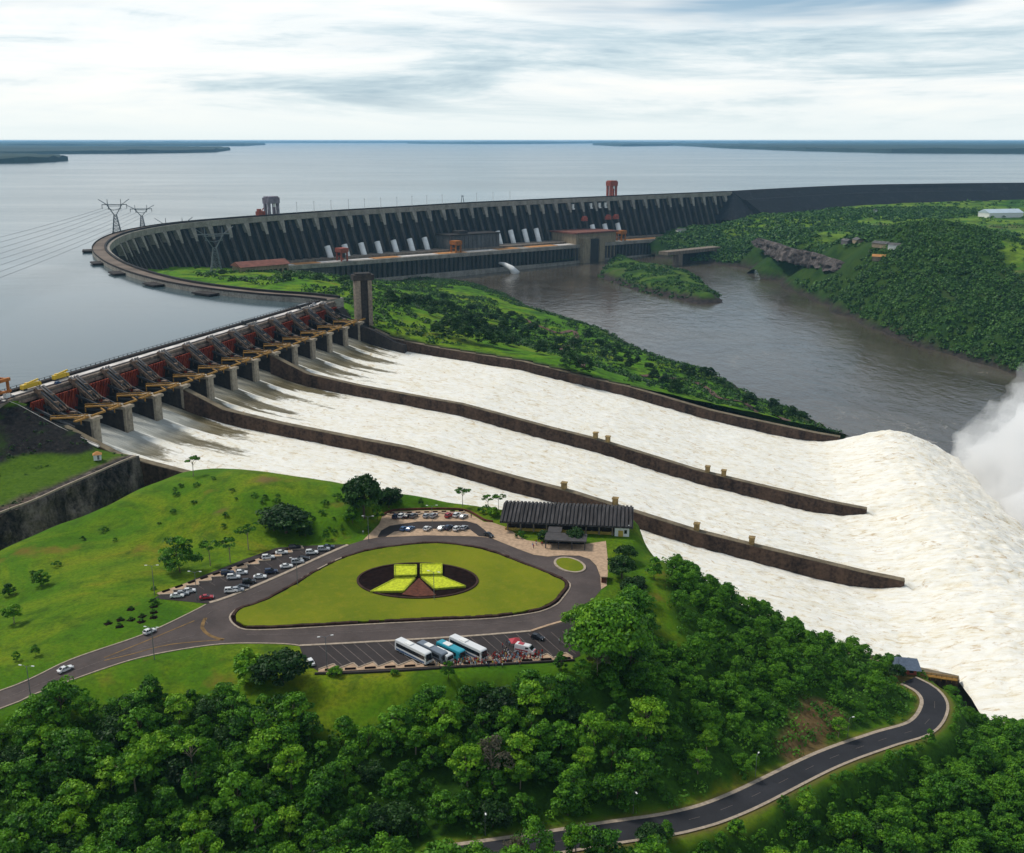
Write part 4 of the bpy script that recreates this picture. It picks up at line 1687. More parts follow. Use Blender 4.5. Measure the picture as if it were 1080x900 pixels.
def build_powerhouse():
    # runs in front of the straight limb; its line is fixed by two picture points on its roof edge
    a = at(292, 281.5, -75)
    b = at(715, 250.5, -90)
    u = (b - a)[:2]
    Ln = float(np.linalg.norm(u))
    u = u / Ln
    d = np.array([u[1], -u[0]])
    rz = math.atan2(u[1], u[0])
    base = np.array([a[0], a[1], -112.0])
    root = empty('powerhouse', base, rz, 'long low powerhouse along the foot of the dam with orange roof strips', 'powerhouse')
    # local frame: x along, y upstream (+), z up from the river
    H = 37.0
    tilt = math.atan2(15.0, Ln)      # the roof drops a little towards the river end
    root.rotation_euler[1] = tilt

    def bx(x0, x1, y0, y1, z0, z1, mb):
        mb.hexa([(x, y, z) for z in (z0, z1) for x, y in ((x0, y0), (x1, y0), (x1, y1), (x0, y1))])
    mb = MB()
    bx(0, Ln, 8, 80, -8, H - 3, mb)
    mb.build('generator_hall', [M['grey_wall']], root)
    mb = MB()
    bx(-4, Ln + 4, 0, 34, H - 7, H, mb)
    mb.build('roof_deck', [M['dam_band']], root)
    mb = MB()
    bx(-3, Ln + 3, 34.5, 80, H - 5, H + 4, mb)
    mb.build('upper_roof', [M['concrete']], root)
    # orange painted roof strips and pale strips
    for x0, x1 in ((40, 90), (205, 262), (352, 420), (505, 560), (590, 668), (895, 1000), (1040, Ln)):
        if x1 > Ln:
            x1 = Ln
        mb = MB()
        bx(x0, x1, 7, 30, H, H + 0.8, mb)
        mb.build('roof_strip', [M['roof_orange']], root)
    for x0, x1 in ((-2, 38), (92, 200), (265, 350), (424, 500), (672, 770)):
        mb = MB()
        bx(x0, x1, 9, 26, H, H + 0.7, mb)
        mb.build('roof_strip', [M['white_deck']], root)
    # pier columns over the draft tube bays
    n = 84
    col = MB()
    bx(-2.6, 2.6, 2, 12, -8, H - 7, col)
    cm = col.mesh('column', [M['dam_fin']])
    for i in range(n):
        x = 120 + (Ln - 130) * i / (n - 1)
        link('column', cm, root, (x, 0, 0))
    mb = MB()
    bx(100, Ln, 0.5, 3, -8, 3, mb)
    mb.build('plinth', [M['dam_band']], root)

    def wpt(px, y):
        """local x of a picture column on the line y"""
        lo, hi = 0, Ln
        for _ in range(40):
            m = (lo + hi) / 2
            q = base[:2] + u * m - d * y
            v = np.array([q[0], q[1], -75 - 15 * m / Ln - CAM_H])
            dep = v[1] * math.cos(PITCH) - v[2] * math.sin(PITCH)
            if 540 + FOC * v[0] / dep < px:
                lo = m
            else:
                hi = m
        return lo
    # grey control building block in the middle
    x0, x1 = wpt(473, 40), wpt(525, 40)
    r2 = empty('control_building', base, rz, 'dark grey flat-roofed block rising from the middle of the powerhouse', 'building')
    r2.rotation_euler[1] = tilt
    mb = MB()
    bx(x0, x1, 36, 78, H + 4, H + 30, mb)
    for k in range(12):
        q = x0 + (x1 - x0) * (k + 0.5) / 12
        bx(q - 1.0, q + 1.0, 34.8, 36, H + 4, H + 29, mb)
    mb.build('wall', [M['grey_wall']], r2)
    mb = MB()
    bx(x0 - 2, x1 + 2, 34, 80, H + 30, H + 32.5, mb)
    bx(x0 + 30, x0 + 52, 44, 66, H + 32.5, H + 38, mb)
    mb.build('roof', [M['concrete_dark']], r2)
    # beige assembly hall
    x0, x1 = wpt(588, 60), wpt(640, 30)
    r3 = empty('assembly_hall', base, rz, 'beige assembly hall with a rust red roof between the two halves of the powerhouse', 'building')
    r3.rotation_euler[1] = tilt
    mb = MB()
    bx(x0, x1, 4, 80, -8, H + 22, mb)
    mb.build('wall', [M['beige_wall']], r3)
    xm = wpt(612, 0)
    mb = MB()
    bx(xm, xm + 22, -9, 4, -8, H + 14, mb)
    bx(xm + 52, xm + 68, -9, 4, -8, H + 14, mb)
    mb.build('buttress', [M['beige_wall']], r3)
    mb = MB()
    bx(xm + 23, xm + 51, -6, 4, -6, H + 10, mb)
    mb.build('portal', [M['concrete_dark']], r3)
    mb = MB()
    bx(x0 - 3, x1 + 4, 0, 84, H + 22, H + 25, mb)
    mb.build('roof', [M['roof_rust']], r3)
    # travelling cranes on the deck
    for px, lab, mt in ((361, 'brick red gantry crane on the left part of the powerhouse roof', 'red_machine'),
                        (481, 'orange gantry crane in front of the dark control building', 'orange'),
                        (655, 'orange gantry crane on the right end of the powerhouse roof', 'orange')):
        x = wpt(px, 14)
        q = base[:2] + u * x - d * 14
        g = empty('gantry_crane', (q[0], q[1], -75 - 15 * x / Ln), rz, lab, 'crane')
        mb = MB()
        for sx in (-6, 6):
            for sy in (-7, 7):
                mb.bar((sx, sy, 0), (sx, sy, 17), 2.4)
        for sx in (-6, 6):
            mb.bar((sx, -7, 9), (sx, 7, 9), 1.4)
        for sy in (-7, 7):
            mb.bar((-6, sy, 15), (6, sy, 15), 1.4)
        mb.build('leg_frame', [M[mt]], g)
        mb = MB()
        bx(-8.5, 8.5, -9, 9, 16, 23, mb)
        mb.build('machine_house', [M[mt]], g)
        mb = MB()
        bx(-4, 4, -4, 4, 6, 15.8, mb)
        mb.build('hook_block', [M['steel_dark']], g)
    # turbine outlet jet: a falling tongue of white water
    q = at(527, 281, -100)
    e = at(535, 291, RIVER_Z)
    mb = MB()
    pts = [np.array([q[0], q[1], -106]), np.array([q[0] + 4, q[1] - 14, -108]), np.array([(q[0] + e[0]) / 2 + 3, (q[1] + e[1]) / 2 - 14, -114]), np.array([e[0], e[1], RIVER_Z - 1])]
    x = wpt(526, 2)
    o = base[:2] + u * x
    pts = [np.array([o[0], o[1], -107.0]), np.array([o[0] + d[0] * 12 + 2, o[1] + d[1] * 12, -108.5]), np.array([o[0] + d[0] * 26 + 6, o[1] + d[1] * 26, -115]), np.array([o[0] + d[0] * 36 + 10, o[1] + d[1] * 36, -126])]
    mb.tube(pts, [2.5, 4, 6, 8.5], 10)
    o = mb.build('outlet_water', [M['white']], smooth_=True)
    tag(o, kind='structure')
    return base, u, d, rz


def build_dam_extras():
    # tower cranes on the crest
    for px, z, h_, lab, mt in ((287, 5, 19, 'pale violet crest gantry tower standing on the left half of the dam', 'violet_machine'), (645, 5, 23, 'dark red crest gantry tower standing on the right half of the dam', 'red_machine')):
        l = dam_l_at(px)
        p, u, d = dam_pt(l)
        g = empty('crest_crane', (p[0], p[1], 4.5), math.atan2(u[1], u[0]), lab, 'crane')
        w = 9.5 if px < 400 else 8.5
        for sx in (-w, w):
            for sy in (-5, 5):
                mb = MB()
                mb.bar((sx, sy, 0), (sx, sy, h_ + 2), 4.2, 4.2)
                mb.build('leg', [M[mt]], g)
        mb = MB()
        mb.box((0, 0, h_ + 6), (2 * w + 6, 16, 10))
        mb.box((0, 0, h_ + 12), (2 * w + 2, 14, 2))
        mb.build('machine_house', [M['red_machine'] if px > 400 else M['violet_machine']], g)
        mb = MB()
        mb.box((2, -5.2, h_ - 2), (5, 1.2, 6))
        mb.build('cabin', [M['white']], g)
    l = dam_l_at(275)
    p, u, d = dam_pt(l)
    g = empty('crest_hoist', (p[0], p[1], 4.5), math.atan2(u[1], u[0]), 'low dark red hoist beside the violet gantry tower on the dam crest', 'crane')
    mb = MB()
    mb.box((0, 0, 4), (14, 9, 8))
    mb.build('machine_house', [M['red_machine']], g)
    mb = MB()
    mb.box((-3, 0, 10), (5, 6, 4))
    mb.bar((3, 0, 8), (7, 0, 13), 1.2)
    mb.build('jib', [M['red_machine']], g)
    # thin light masts along the crest
    pole = MB()
    pole.tube([(0, 0, 0), (0, 0, 18)], [0.55, 0.35], 6)
    pm = pole.mesh('mast', [M['white']])
    head = MB()
    head.box((0, 0, 18.3), (2.2, 1.0, 0.6))
    hm = head.mesh('lamp', [M['steel']])
    for i, px in enumerate((316, 334, 352, 370, 387, 404, 421, 437, 453, 469, 505, 522, 540)):
        l = dam_l_at(px)
        p, u, d = dam_pt(l)
        e = empty('light_mast', (p[0] - d[0] * 7, p[1] - d[1] * 7, 4.4), 0, 'thin white light mast in the row on the crest of the dam', 'mast', 'light masts on the dam crest')
        link('mast', pm, e)
        link('lamp', hm, e)
    l = dam_l_at(488)
    p, u, d = dam_pt(l)
    mb = MB()
    for a in ((-3, -3), (3, -3), (3, 3), (-3, 3)):
        mb.bar((a[0], a[1], 0), (a[0] * .3, a[1] * .3, 15), 0.9)
    mb.box((0, 0, 15), (5, 5, 1.2))
    o = mb.build('lattice_mast', [M['steel_dark']], None, (p[0], p[1], 4.5))
    tag(o, 'short dark lattice mast alone on the middle of the dam crest', 'mast')
    # dark blocks and orange lifts hung on the face at the right end
    for px in (600, 619, 628, 634):
        l = dam_l_at(px)
        p, u, d = dam_pt(l)
        mb = MB()
        mb.box((0, 0, 0), (5, 4, 9))
        mb.box((0, -2.5, -6), (6, 3, 2.5))
        o = mb.build('inspection_cabin', [M['white']], None, (p[0] + d[0] * 14, p[1] + d[1] * 14, -12), math.atan2(u[1], u[0]))
        tag(o, 'small white cabin high on the dark dam face near the red gantry tower', 'cabin', 'white cabins on the dam face')
    for px in (604, 629, 637):
        l = dam_l_at(px, z=-40)
        p, u, d = dam_pt(l)
        mb = MB()
        mb.box((0, 0, 0), (13, 8, 7))
        mb.box((0, -1, 5), (9, 6, 4))
        o = mb.build('service_platform', [M['red_machine']], None, (p[0] + d[0] * 40, p[1] + d[1] * 40, -40), math.atan2(u[1], u[0]))
        tag(o, 'rusty service platform on the dark dam face above the powerhouse', 'platform', 'rusty platforms on the dam face')


def build_service_buildings(midf):
    # workshop inside the curve
    c = at(275, 284, -14)
    z = float(midf(c[0], c[1]))
    root = empty('workshop', (c[0], c[1], z), R(38), 'long beige workshop with a red roof on the green strip behind the spillway', 'building')
    mb = MB()
    mb.box((0, 0, 5), (58, 26, 14))
    mb.build('wall', [M['beige_wall']], root)
    mb = MB()
    mb.hexa([(-31, -15, 12), (31, -15, 12), (31, 15, 12), (-31, 15, 12), (-31, -1, 17), (31, -1, 17), (31, 1, 17), (-31, 1, 17)])
    mb.build('roof', [M['roof_rust']], root)
    mb = MB()
    for k in range(-4, 5):
        mb.box((k * 6.2, -13.1, 6), (3.2, 0.3, 3))
    mb.build('window', [M['glass']], root)
    # small white hut with an orange roof on the left terrace
    return root


def pylon(loc, rz, hgt, label, ak=1.0):
    root = empty('transmission_tower', loc, rz, label, 'pylon')
    mb = MB()
    b = hgt * 0.13
    wz = hgt * 0.60
    wb = hgt * 0.035
    legs = ((-1, -1), (1, -1), (1, 1), (-1, 1))
    w = 0.85
    for sx, sy in legs:
        mb.bar((sx * b, sy * b, -4), (sx * wb, sy * wb, wz), w)
    n = 6
    for i in range(n):
        k0, k1 = i / n, (i + 1) / n
        r0, r1 = b + (wb - b) * k0, b + (wb - b) * k1
        for (ax, ay), (cx, cy) in zip(legs, legs[1:] + legs[:1]):
            mb.bar((ax * r0, ay * r0, wz * k0), (cx * r1, cy * r1, wz * k1), w * 0.5)
            mb.bar((cx * r0, cy * r0, wz * k0), (ax * r1, ay * r1, wz * k1), w * 0.5)
            mb.bar((ax * r1, ay * r1, wz * k1), (cx * r1, cy * r1, wz * k1), w * 0.5)
    mb.build('lattice_body', [M['steel_far']], root)
    mb = MB()
    top = hgt * 0.88
    a = hgt * 0.20 * ak
    for sx in (-1, 1):
        for sy in (-1, 1):
            mb.bar((sx * wb, sy * wb, wz), (sx * a, sy * wb, top), w * 0.9)
            mb.bar((sx * wb * .2, sy * wb, wz + (top - wz) * .45), (sx * a * .9, sy * wb, wz + (top - wz) * .55), w * .5)
    mb.build('fork', [M['steel_far']], root)
    mb = MB()
    e = hgt * 0.33 * ak
    for sy in (-1, 1):
        mb.bar((-e, sy * wb, top), (e, sy * wb, top), w)
        mb.bar((-a, sy * wb, top - hgt * .04), (a, sy * wb, top - hgt * .04), w * .7)
        for sx in (-1, 1):
            mb.bar((sx * a, sy * wb, top), (sx * e * 1.25, sy * 0.2, hgt * 1.03), w * .9)
            mb.bar((sx * a * .9, sy * wb, top), (sx * a * .9, 0, hgt * 1.03), w * .8)
    for k in range(-4, 5):
        mb.bar((k * e / 4, -wb, top), ((k + .5) * e / 4 if k < 4 else e, wb, top), w * .5)
    mb.build('crossarm', [M['steel_far']], root)
    ins = MB()
    ins.tube([(0, 0, 0), (0, 0, -hgt * .12)], 0.5, 6)
    im = ins.mesh('insulator', [M['steel']])
    for k in (-e, -e * .5, e * .5, e):
        link('insulator', im, root, (k, 0, top))
    return root, top, e


def build_pylons(midf):
    P = []
    for px, up, z, hgt, ak, lab in ((122, 16, -2, 50, 1.0, 'tall grey transmission tower leftmost above the curved end of the dam'),
                                    (149, 22, -2, 36, 1.3, 'grey transmission tower just right of the leftmost one behind the dam crest')):
        l = min(np.arange(640, 1100, 2.0), key=lambda l: abs(pick(*(dam_pt(l)[0] - dam_pt(l)[2] * up), 20)[0] - px))
        p, u, d = dam_pt(l)
        q = p - d * up
        P.append(pylon((q[0], q[1], z), R(14), hgt, lab, ak))
    for px, py, z0, hgt, lab in ((187, 274, -55, 64, 'lattice tower inside the dam curve whose arm tips just clear the crest'), (228, 283, -40, 54, 'lattice tower beside the red-roofed workshop inside the dam curve')):
        c = at(px, py, z0)
        z = float(midf(c[0], c[1]))
        P.append(pylon((c[0], c[1], z), R(25), hgt - (z - z0), lab))
    return P


def cable(a, b, sag, r, label, group):
    a = np.array(a, float)
    b = np.array(b, float)
    n = 24
    pts = []
    for i in range(n + 1):
        k = i / n
        p = a + (b - a) * k
        p[2] -= sag * 4 * k * (1 - k)
        pts.append(p)
    mb = MB()
    mb.tube(pts, r, 4)
    o = mb.build('power_line', [M['cable']])
    tag(o, label, 'cable', group)
    return o


def build_cables(P):
    # conductors swing from the tower heads out over the lake to the left, off the picture
    i = 0
    for (root, top, e), rows in ((P[0], ((0, 268), (0, 284), (0, 300), (0, 316))), (P[1], ((0, 322), (0, 340), (0, 356), (0, 372)))):
        bp = np.array(tuple(root.location))
        rz = root.rotation_euler.z
        for k, (px, py) in zip((-e, -e * .4, e * .4, e), rows):
            a = bp + np.array([math.cos(rz) * k, math.sin(rz) * k, top - 5])
            b = at(-420, py + 62, 22)
            cable(a, b, 9, 0.16, 'thin power line sagging from the towers over the grey lake', 'power lines over the lake')


def build_right_structures(rf, pb):
    # diversion channel structure: low deck on two tall piers
    a = at(703, 267, -98)
    b = at(752, 262, -98)
    u = (b - a)[:2]
    L = float(np.linalg.norm(u))
    rz = math.atan2(u[1], u[0])
    root = empty('diversion_structure', (a[0], a[1], -98), rz, 'grey concrete channel structure with two tall piers right of the powerhouse', 'bridge')
    mb = MB()
    mb.box((L / 2, 0, 0), (L + 20, 26, 7))
    mb.build('deck', [M['concrete']], root)
    for k in (0.18, 0.98):
        mb = MB()
        mb.box((L * k, -8, -18), (13, 16, 30))
        mb.build('pier', [M['concrete']], root)
    mb = MB()
    mb.box((L * .58, 11, -16), (L * .7, 3, 26))
    mb.build('back_wall', [M['concrete_dark']], root)
    # white sheds on the right plain
    c = on_ground(1055, 229, rf, -20, -90)
    g = empty('warehouse', c, R(12), 'long white warehouse with a pale blue roof on the far right plain', 'building')
    mb = MB()
    mb.box((0, 0, 5), (92, 42, 12))
    mb.build('wall', [M['white']], g)
    mb = MB()
    mb.hexa([(-47, -22, 11), (47, -22, 11), (47, 22, 11), (-47, 22, 11), (-47, -1, 19), (47, -1, 19), (47, 1, 19), (-47, 1, 19)])
    mb.build('roof', [M['pale_blue']], g)
    for i, (px, py, s, lab, mt) in enumerate(((718, 245, 14, 'small white building left of the plain near the end of the powerhouse', 'white'), (766, 231, 12, 'small white building at the foot of the dam where the rockfill starts', 'white'),
                                              (782, 230, 11, 'tiny pale building just right of the white one at the rockfill foot', 'beige_wall'), (923, 224, 12, 'tiny white house alone on the plain below the embankment', 'white'),
                                              (905, 256, 16, 'pale shed left in the row of sheds on the right plain', 'beige_wall'), (893, 257, 13, 'grey-roofed shed leftmost in the row on the right plain', 'grey_wall'),
                                              (930, 260, 18, 'pale shed right in the row of sheds on the right plain', 'beige_wall'), (945, 262, 14, 'pale shed at the right end of the row on the right plain', 'white'), (927, 274, 13, 'small orange-roofed house on the green bench above the cliff', 'beige_wall'))):
        c = on_ground(px, py, rf, -20, -110)
        g = empty('house', c, R(20 + i * 17), lab, 'house')
        mb = MB()
        mb.box((0, 0, 1.5), (s * 1.5, s * .8, 7))
        mb.build('wall', [M[mt]], g)
        mb = MB()
        x, y = s * .8, s * .45
        mb.hexa([(-x, -y, 5), (x, -y, 5), (x, y, 5), (-x, y, 5), (-x, -.2, 8.2), (x, -.2, 8.2), (x, .2, 8.2), (-x, .2, 8.2)])
        mb.build('roof', [M['roof_orange'] if 'orange' in lab else M['grey_wall']], g)
    c = at(793, 281, RIVER_Z)
    g = empty('pump_tower', (c[0] + 4, c[1] + 8, RIVER_Z - 1), 0, 'small pale round tower at the water edge of the right bank', 'tower')
    mb = MB()
    mb.tube([(0, 0, 0), (0, 0, 15)], 5, 12)
    mb.build('shaft', [M['concrete_light']], g)
    mb = MB()
    mb.tube([(0, 0, 15), (0, 0, 17)], [6, 5], 12)
    mb.build('cap', [M['concrete']], g)
    # quarried rock face above the river bench
    top = [at(800, 252, -67), at(815, 256, -64), at(832, 262, -62), at(852, 266, -62), at(872, 271, -63), at(888, 277, -66), at(905, 285, -72)]
    line = catmull([tuple(p) for p in top], 3)
    d = np.gradient(line[:, :2], axis=0)
    d /= np.linalg.norm(d, axis=1)[:, None]
    nn = np.stack([d[:, 1], -d[:, 0]], 1)
    arc = np.concatenate([[0], np.cumsum(np.linalg.norm(np.diff(line[:, :2], axis=0), axis=1))])
    sgn = -1 if nn[len(nn) // 2, 0] > 0 else 1
    env = np.sin(np.pi * np.clip(np.arange(len(line)) / (len(line) - 1), 0.03, 0.97)) ** 0.5
    rows = np.linspace(0, 1, 16)
    X = []
    Y = []
    Z = []
    for r in [-0.3] + list(rows):
        if r < 0:
            off = np.full(len(line), -12.0)
            zz = line[:, 2] - 1
        else:
            off = 5 + r * 8 + fbm(arc / 11, np.full(len(arc), r * 4), 5, 55) * 8
            zz = line[:, 2] + 2 - r * ((27 + 7 * fbm(arc / 22, arc * 0, 3, 56)) * env) + (fbm(arc / 9, arc * 0 + 3, 3, 57) * 3 if r == 0 else 0)
        X.append(line[:, 0] + nn[:, 0] * off * sgn)
        Y.append(line[:, 1] + nn[:, 1] * off * sgn)
        Z.append(zz)
    idx = np.arange(len(X) * len(line)).reshape(len(X), -1)
    Q = np.stack([idx[:-1, :-1], idx[1:, :-1], idx[1:, 1:], idx[:-1, 1:]], -1).reshape(-1, 4)
    me = mesh_np('cliff', np.stack([np.array(X).ravel(), np.array(Y).ravel(), np.array(Z).ravel()], 1), Q, [M['rock_far']])
    tag(link('cliff', me), kind='structure')


def build_far_land():
    """low wooded shores of the lake, kilometres away"""
    shores = [
        [(-300, 173.5), (0, 172.5), (30, 172), (52, 171), (72, 169.5), (55, 167.5), (30, 166), (0, 165.5), (-300, 164)],
        [(-300, 164), (0, 163), (120, 162.3), (190, 161.5), (226, 160.8), (243, 158.5), (225, 157.5), (120, 156.5), (0, 156), (-300, 155)],
        [(-300, 155.0), (0, 154.8), (200, 154.5), (258, 154.2), (280, 153.0), (240, 152.0), (0, 151.6), (-300, 151.5)],
        [(430, 151.6), (500, 152.2), (560, 152.0), (625, 151.4), (560, 150.8), (430, 150.8)],
        [(625, 153.2), (655, 154.6), (706, 154.0), (725, 153.0), (700, 152.0), (640, 152.0)],
        [(762, 156.5), (850, 159.5), (940, 161.5), (1080, 162.2), (1400, 163), (1400, 152.0), (1080, 151.7), (900, 151.8), (800, 152.4), (725, 152.6), (700, 153.4), (735, 154.8)],
        [(-300, 151.0), (320, 150.9), (760, 150.9), (1400, 151.0), (1400, 150.3), (-300, 150.3)],
    ]
    for k, sh in enumerate(shores):
        P = [at(x, y, 0)[:2] for x, y in sh]
        c = np.mean(P, axis=0)
        D = np.hypot(*c)
        # densify and roughen the outline
        pts = []
        for i in range(len(P)):
            a, b = P[i], P[(i + 1) % len(P)]
            m = max(2, int(np.linalg.norm(b - a) / (D * 0.012)))
            for j in range(m):
                q = a + (b - a) * j / m
                w = 1 + 0.010 * float(fbm(q[0] / (D * 0.02), q[1] / (D * 0.02), 3, 100 + k))
                pts.append(q * w)
        hgt = 26 + D * 0.0008
        bm = bmesh.new()
        lo = [bm.verts.new((p[0], p[1], -3)) for p in pts]
        hi = [bm.verts.new((p[0] * 1.002, p[1] * 1.002, hgt * (0.65 + 0.5 * random.random()))) for p in pts]
        n = len(pts)
        es = []
        for i in range(n):
            j = (i + 1) % n
            bm.faces.new((lo[i], lo[j], hi[j], hi[i]))
        es = [bm.edges.get((hi[i], hi[(i + 1) % n])) for i in range(n)]
        bmesh.ops.triangle_fill(bm, edges=es, use_beauty=True)
        bmesh.ops.recalc_face_normals(bm, faces=bm.faces)
        me = bpy.data.meshes.new('far_shore')
        bm.to_mesh(me)
        bm.free()
        me.materials.append(M['far_land'])
        tag(link('far_shore', me), kind='structure')
# ------------------------------------------------------------------ view point: roads, car parks, lawn, flower bed
FZ = FLAT_Z


def fpt(px, py, dz=0.0):
    return at(px, py, FZ + dz)


def sheet(name, pxs, dz, mat, kind=None, parent=None, smooth_=False):
    P = [fpt(x, y)[:2] for x, y in pxs]
    if smooth_:
        P = P + [P[0]]
        P = [tuple(p) for p in catmull([tuple(p) for p in P], 1.5)][:-1]
    o = flat_poly(name, P, FZ + dz, mat, kind)
    if kind is None and 'kind' in o:
        del o['kind']
    if parent is not None:
        o.parent = parent
    return o


def strip(name, pts, w, h_, z0, mats, closed=False, label=None, cat=None, kind=None, parent=None):
    """a kerb: constant section swept along plan points"""
    P = np.array([p[:2] for p in pts], float)
    n = len(P)
    if closed:
        d = np.roll(P, -1, 0) - np.roll(P, 1, 0)
    else:
        d = np.gradient(P, axis=0)
    d /= np.linalg.norm(d, axis=1)[:, None] + 1e-9
    nn = np.stack([-d[:, 1], d[:, 0]], 1) * (w / 2)
    vs = []
    for p, q in zip(P, nn):
        z = z0 if not callable(z0) else z0(p[0], p[1])
        vs += [(p[0] - q[0], p[1] - q[1], z - .1), (p[0] + q[0], p[1] + q[1], z - .1), (p[0] + q[0], p[1] + q[1], z + h_), (p[0] - q[0], p[1] - q[1], z + h_)]
    fs = []
    m = n if closed else n - 1
    for i in range(m):
        j = (i + 1) % n
        for k in range(4):
            k2 = (k + 1) % 4
            fs.append((i * 4 + k, i * 4 + k2, j * 4 + k2, j * 4 + k))
    if not closed:
        fs += [(3, 2, 1, 0), tuple(4 * (n - 1) + k for k in range(4))]
    mb = MB()
    mb.add(vs, fs)
    o = mb.build(name, mats, parent)
    tag(o, label, cat, None, kind)
    return o


ISLAND = [(250, 656), (247.5, 651), (252, 645), (264, 640.5), (280, 635), (297, 626), (314, 616.5), (329, 607), (344, 599), (358, 592), (372, 587), (394, 581), (420, 577.5), (450, 574.5), (475, 575.5), (494, 578),
          (508, 580.5), (522, 584.5), (535, 589.5), (547, 594.5), (563, 600.5), (578, 606.5), (591, 612.5), (596.5, 616.5), (595, 622), (589, 630), (583, 636.5), (567, 643.5), (540, 648), (511, 651), (450, 653.5), (400, 656), (344, 659), (300, 661.5), (269, 662.5), (257, 661)]
ROAD_OUT = [(-160, 770), (-60, 748.5), (0, 729), (75, 696), (150, 670), (200, 647), (219, 637), (242, 629.5), (289, 610), (344, 585), (369, 574.5), (383, 570), (400, 567), (450, 565), (480, 565.5), (500, 566), (517, 567.5), (533, 574), (548, 580), (563, 585.5), (578, 587.5), (592, 586), (611, 586.5), (622, 590),
            (629, 597), (633, 608), (634, 622), (626, 632), (612, 640), (604, 650), (610, 668), (612, 692), (604, 695.5), (520, 700.5), (400, 707.5), (339, 710), (322, 700), (316, 682), (300, 679.5), (247, 679), (206, 683), (150, 693.5), (100, 709), (33, 734), (0, 748), (-60, 774), (-160, 795)]
LOT_W = [(162, 631.5), (176, 624), (205, 611), (233, 600), (261, 589), (292, 578), (322, 576), (356, 574.5), (369, 574.5), (344, 585), (289, 610), (242, 629.5), (219, 637)]
LOT_N = [(400, 553), (403, 545), (414, 540), (440, 538.8), (469, 538.5), (492, 540), (511, 551), (521, 562), (517, 567.5), (500, 566), (480, 565.5), (450, 565), (400, 567), (383, 570)]
PLAZA = [(511, 551), (518, 551), (533, 556), (548, 566), (555, 570), (575, 573), (600, 574), (618, 574), (639, 571), (641, 590), (640, 618), (634, 622), (633, 608), (629, 597), (622, 590), (611, 586.5), (592, 586), (578, 587.5), (563, 585.5), (548, 580), (533, 574), (517, 567.5), (521, 562)]
BUS_LOT = [(322, 700), (316, 682), (400, 677.5), (500, 671.5), (560, 666.5), (600, 656), (610, 668), (612, 692), (604, 695.5), (520, 700.5), (400, 707.5), (339, 710)]


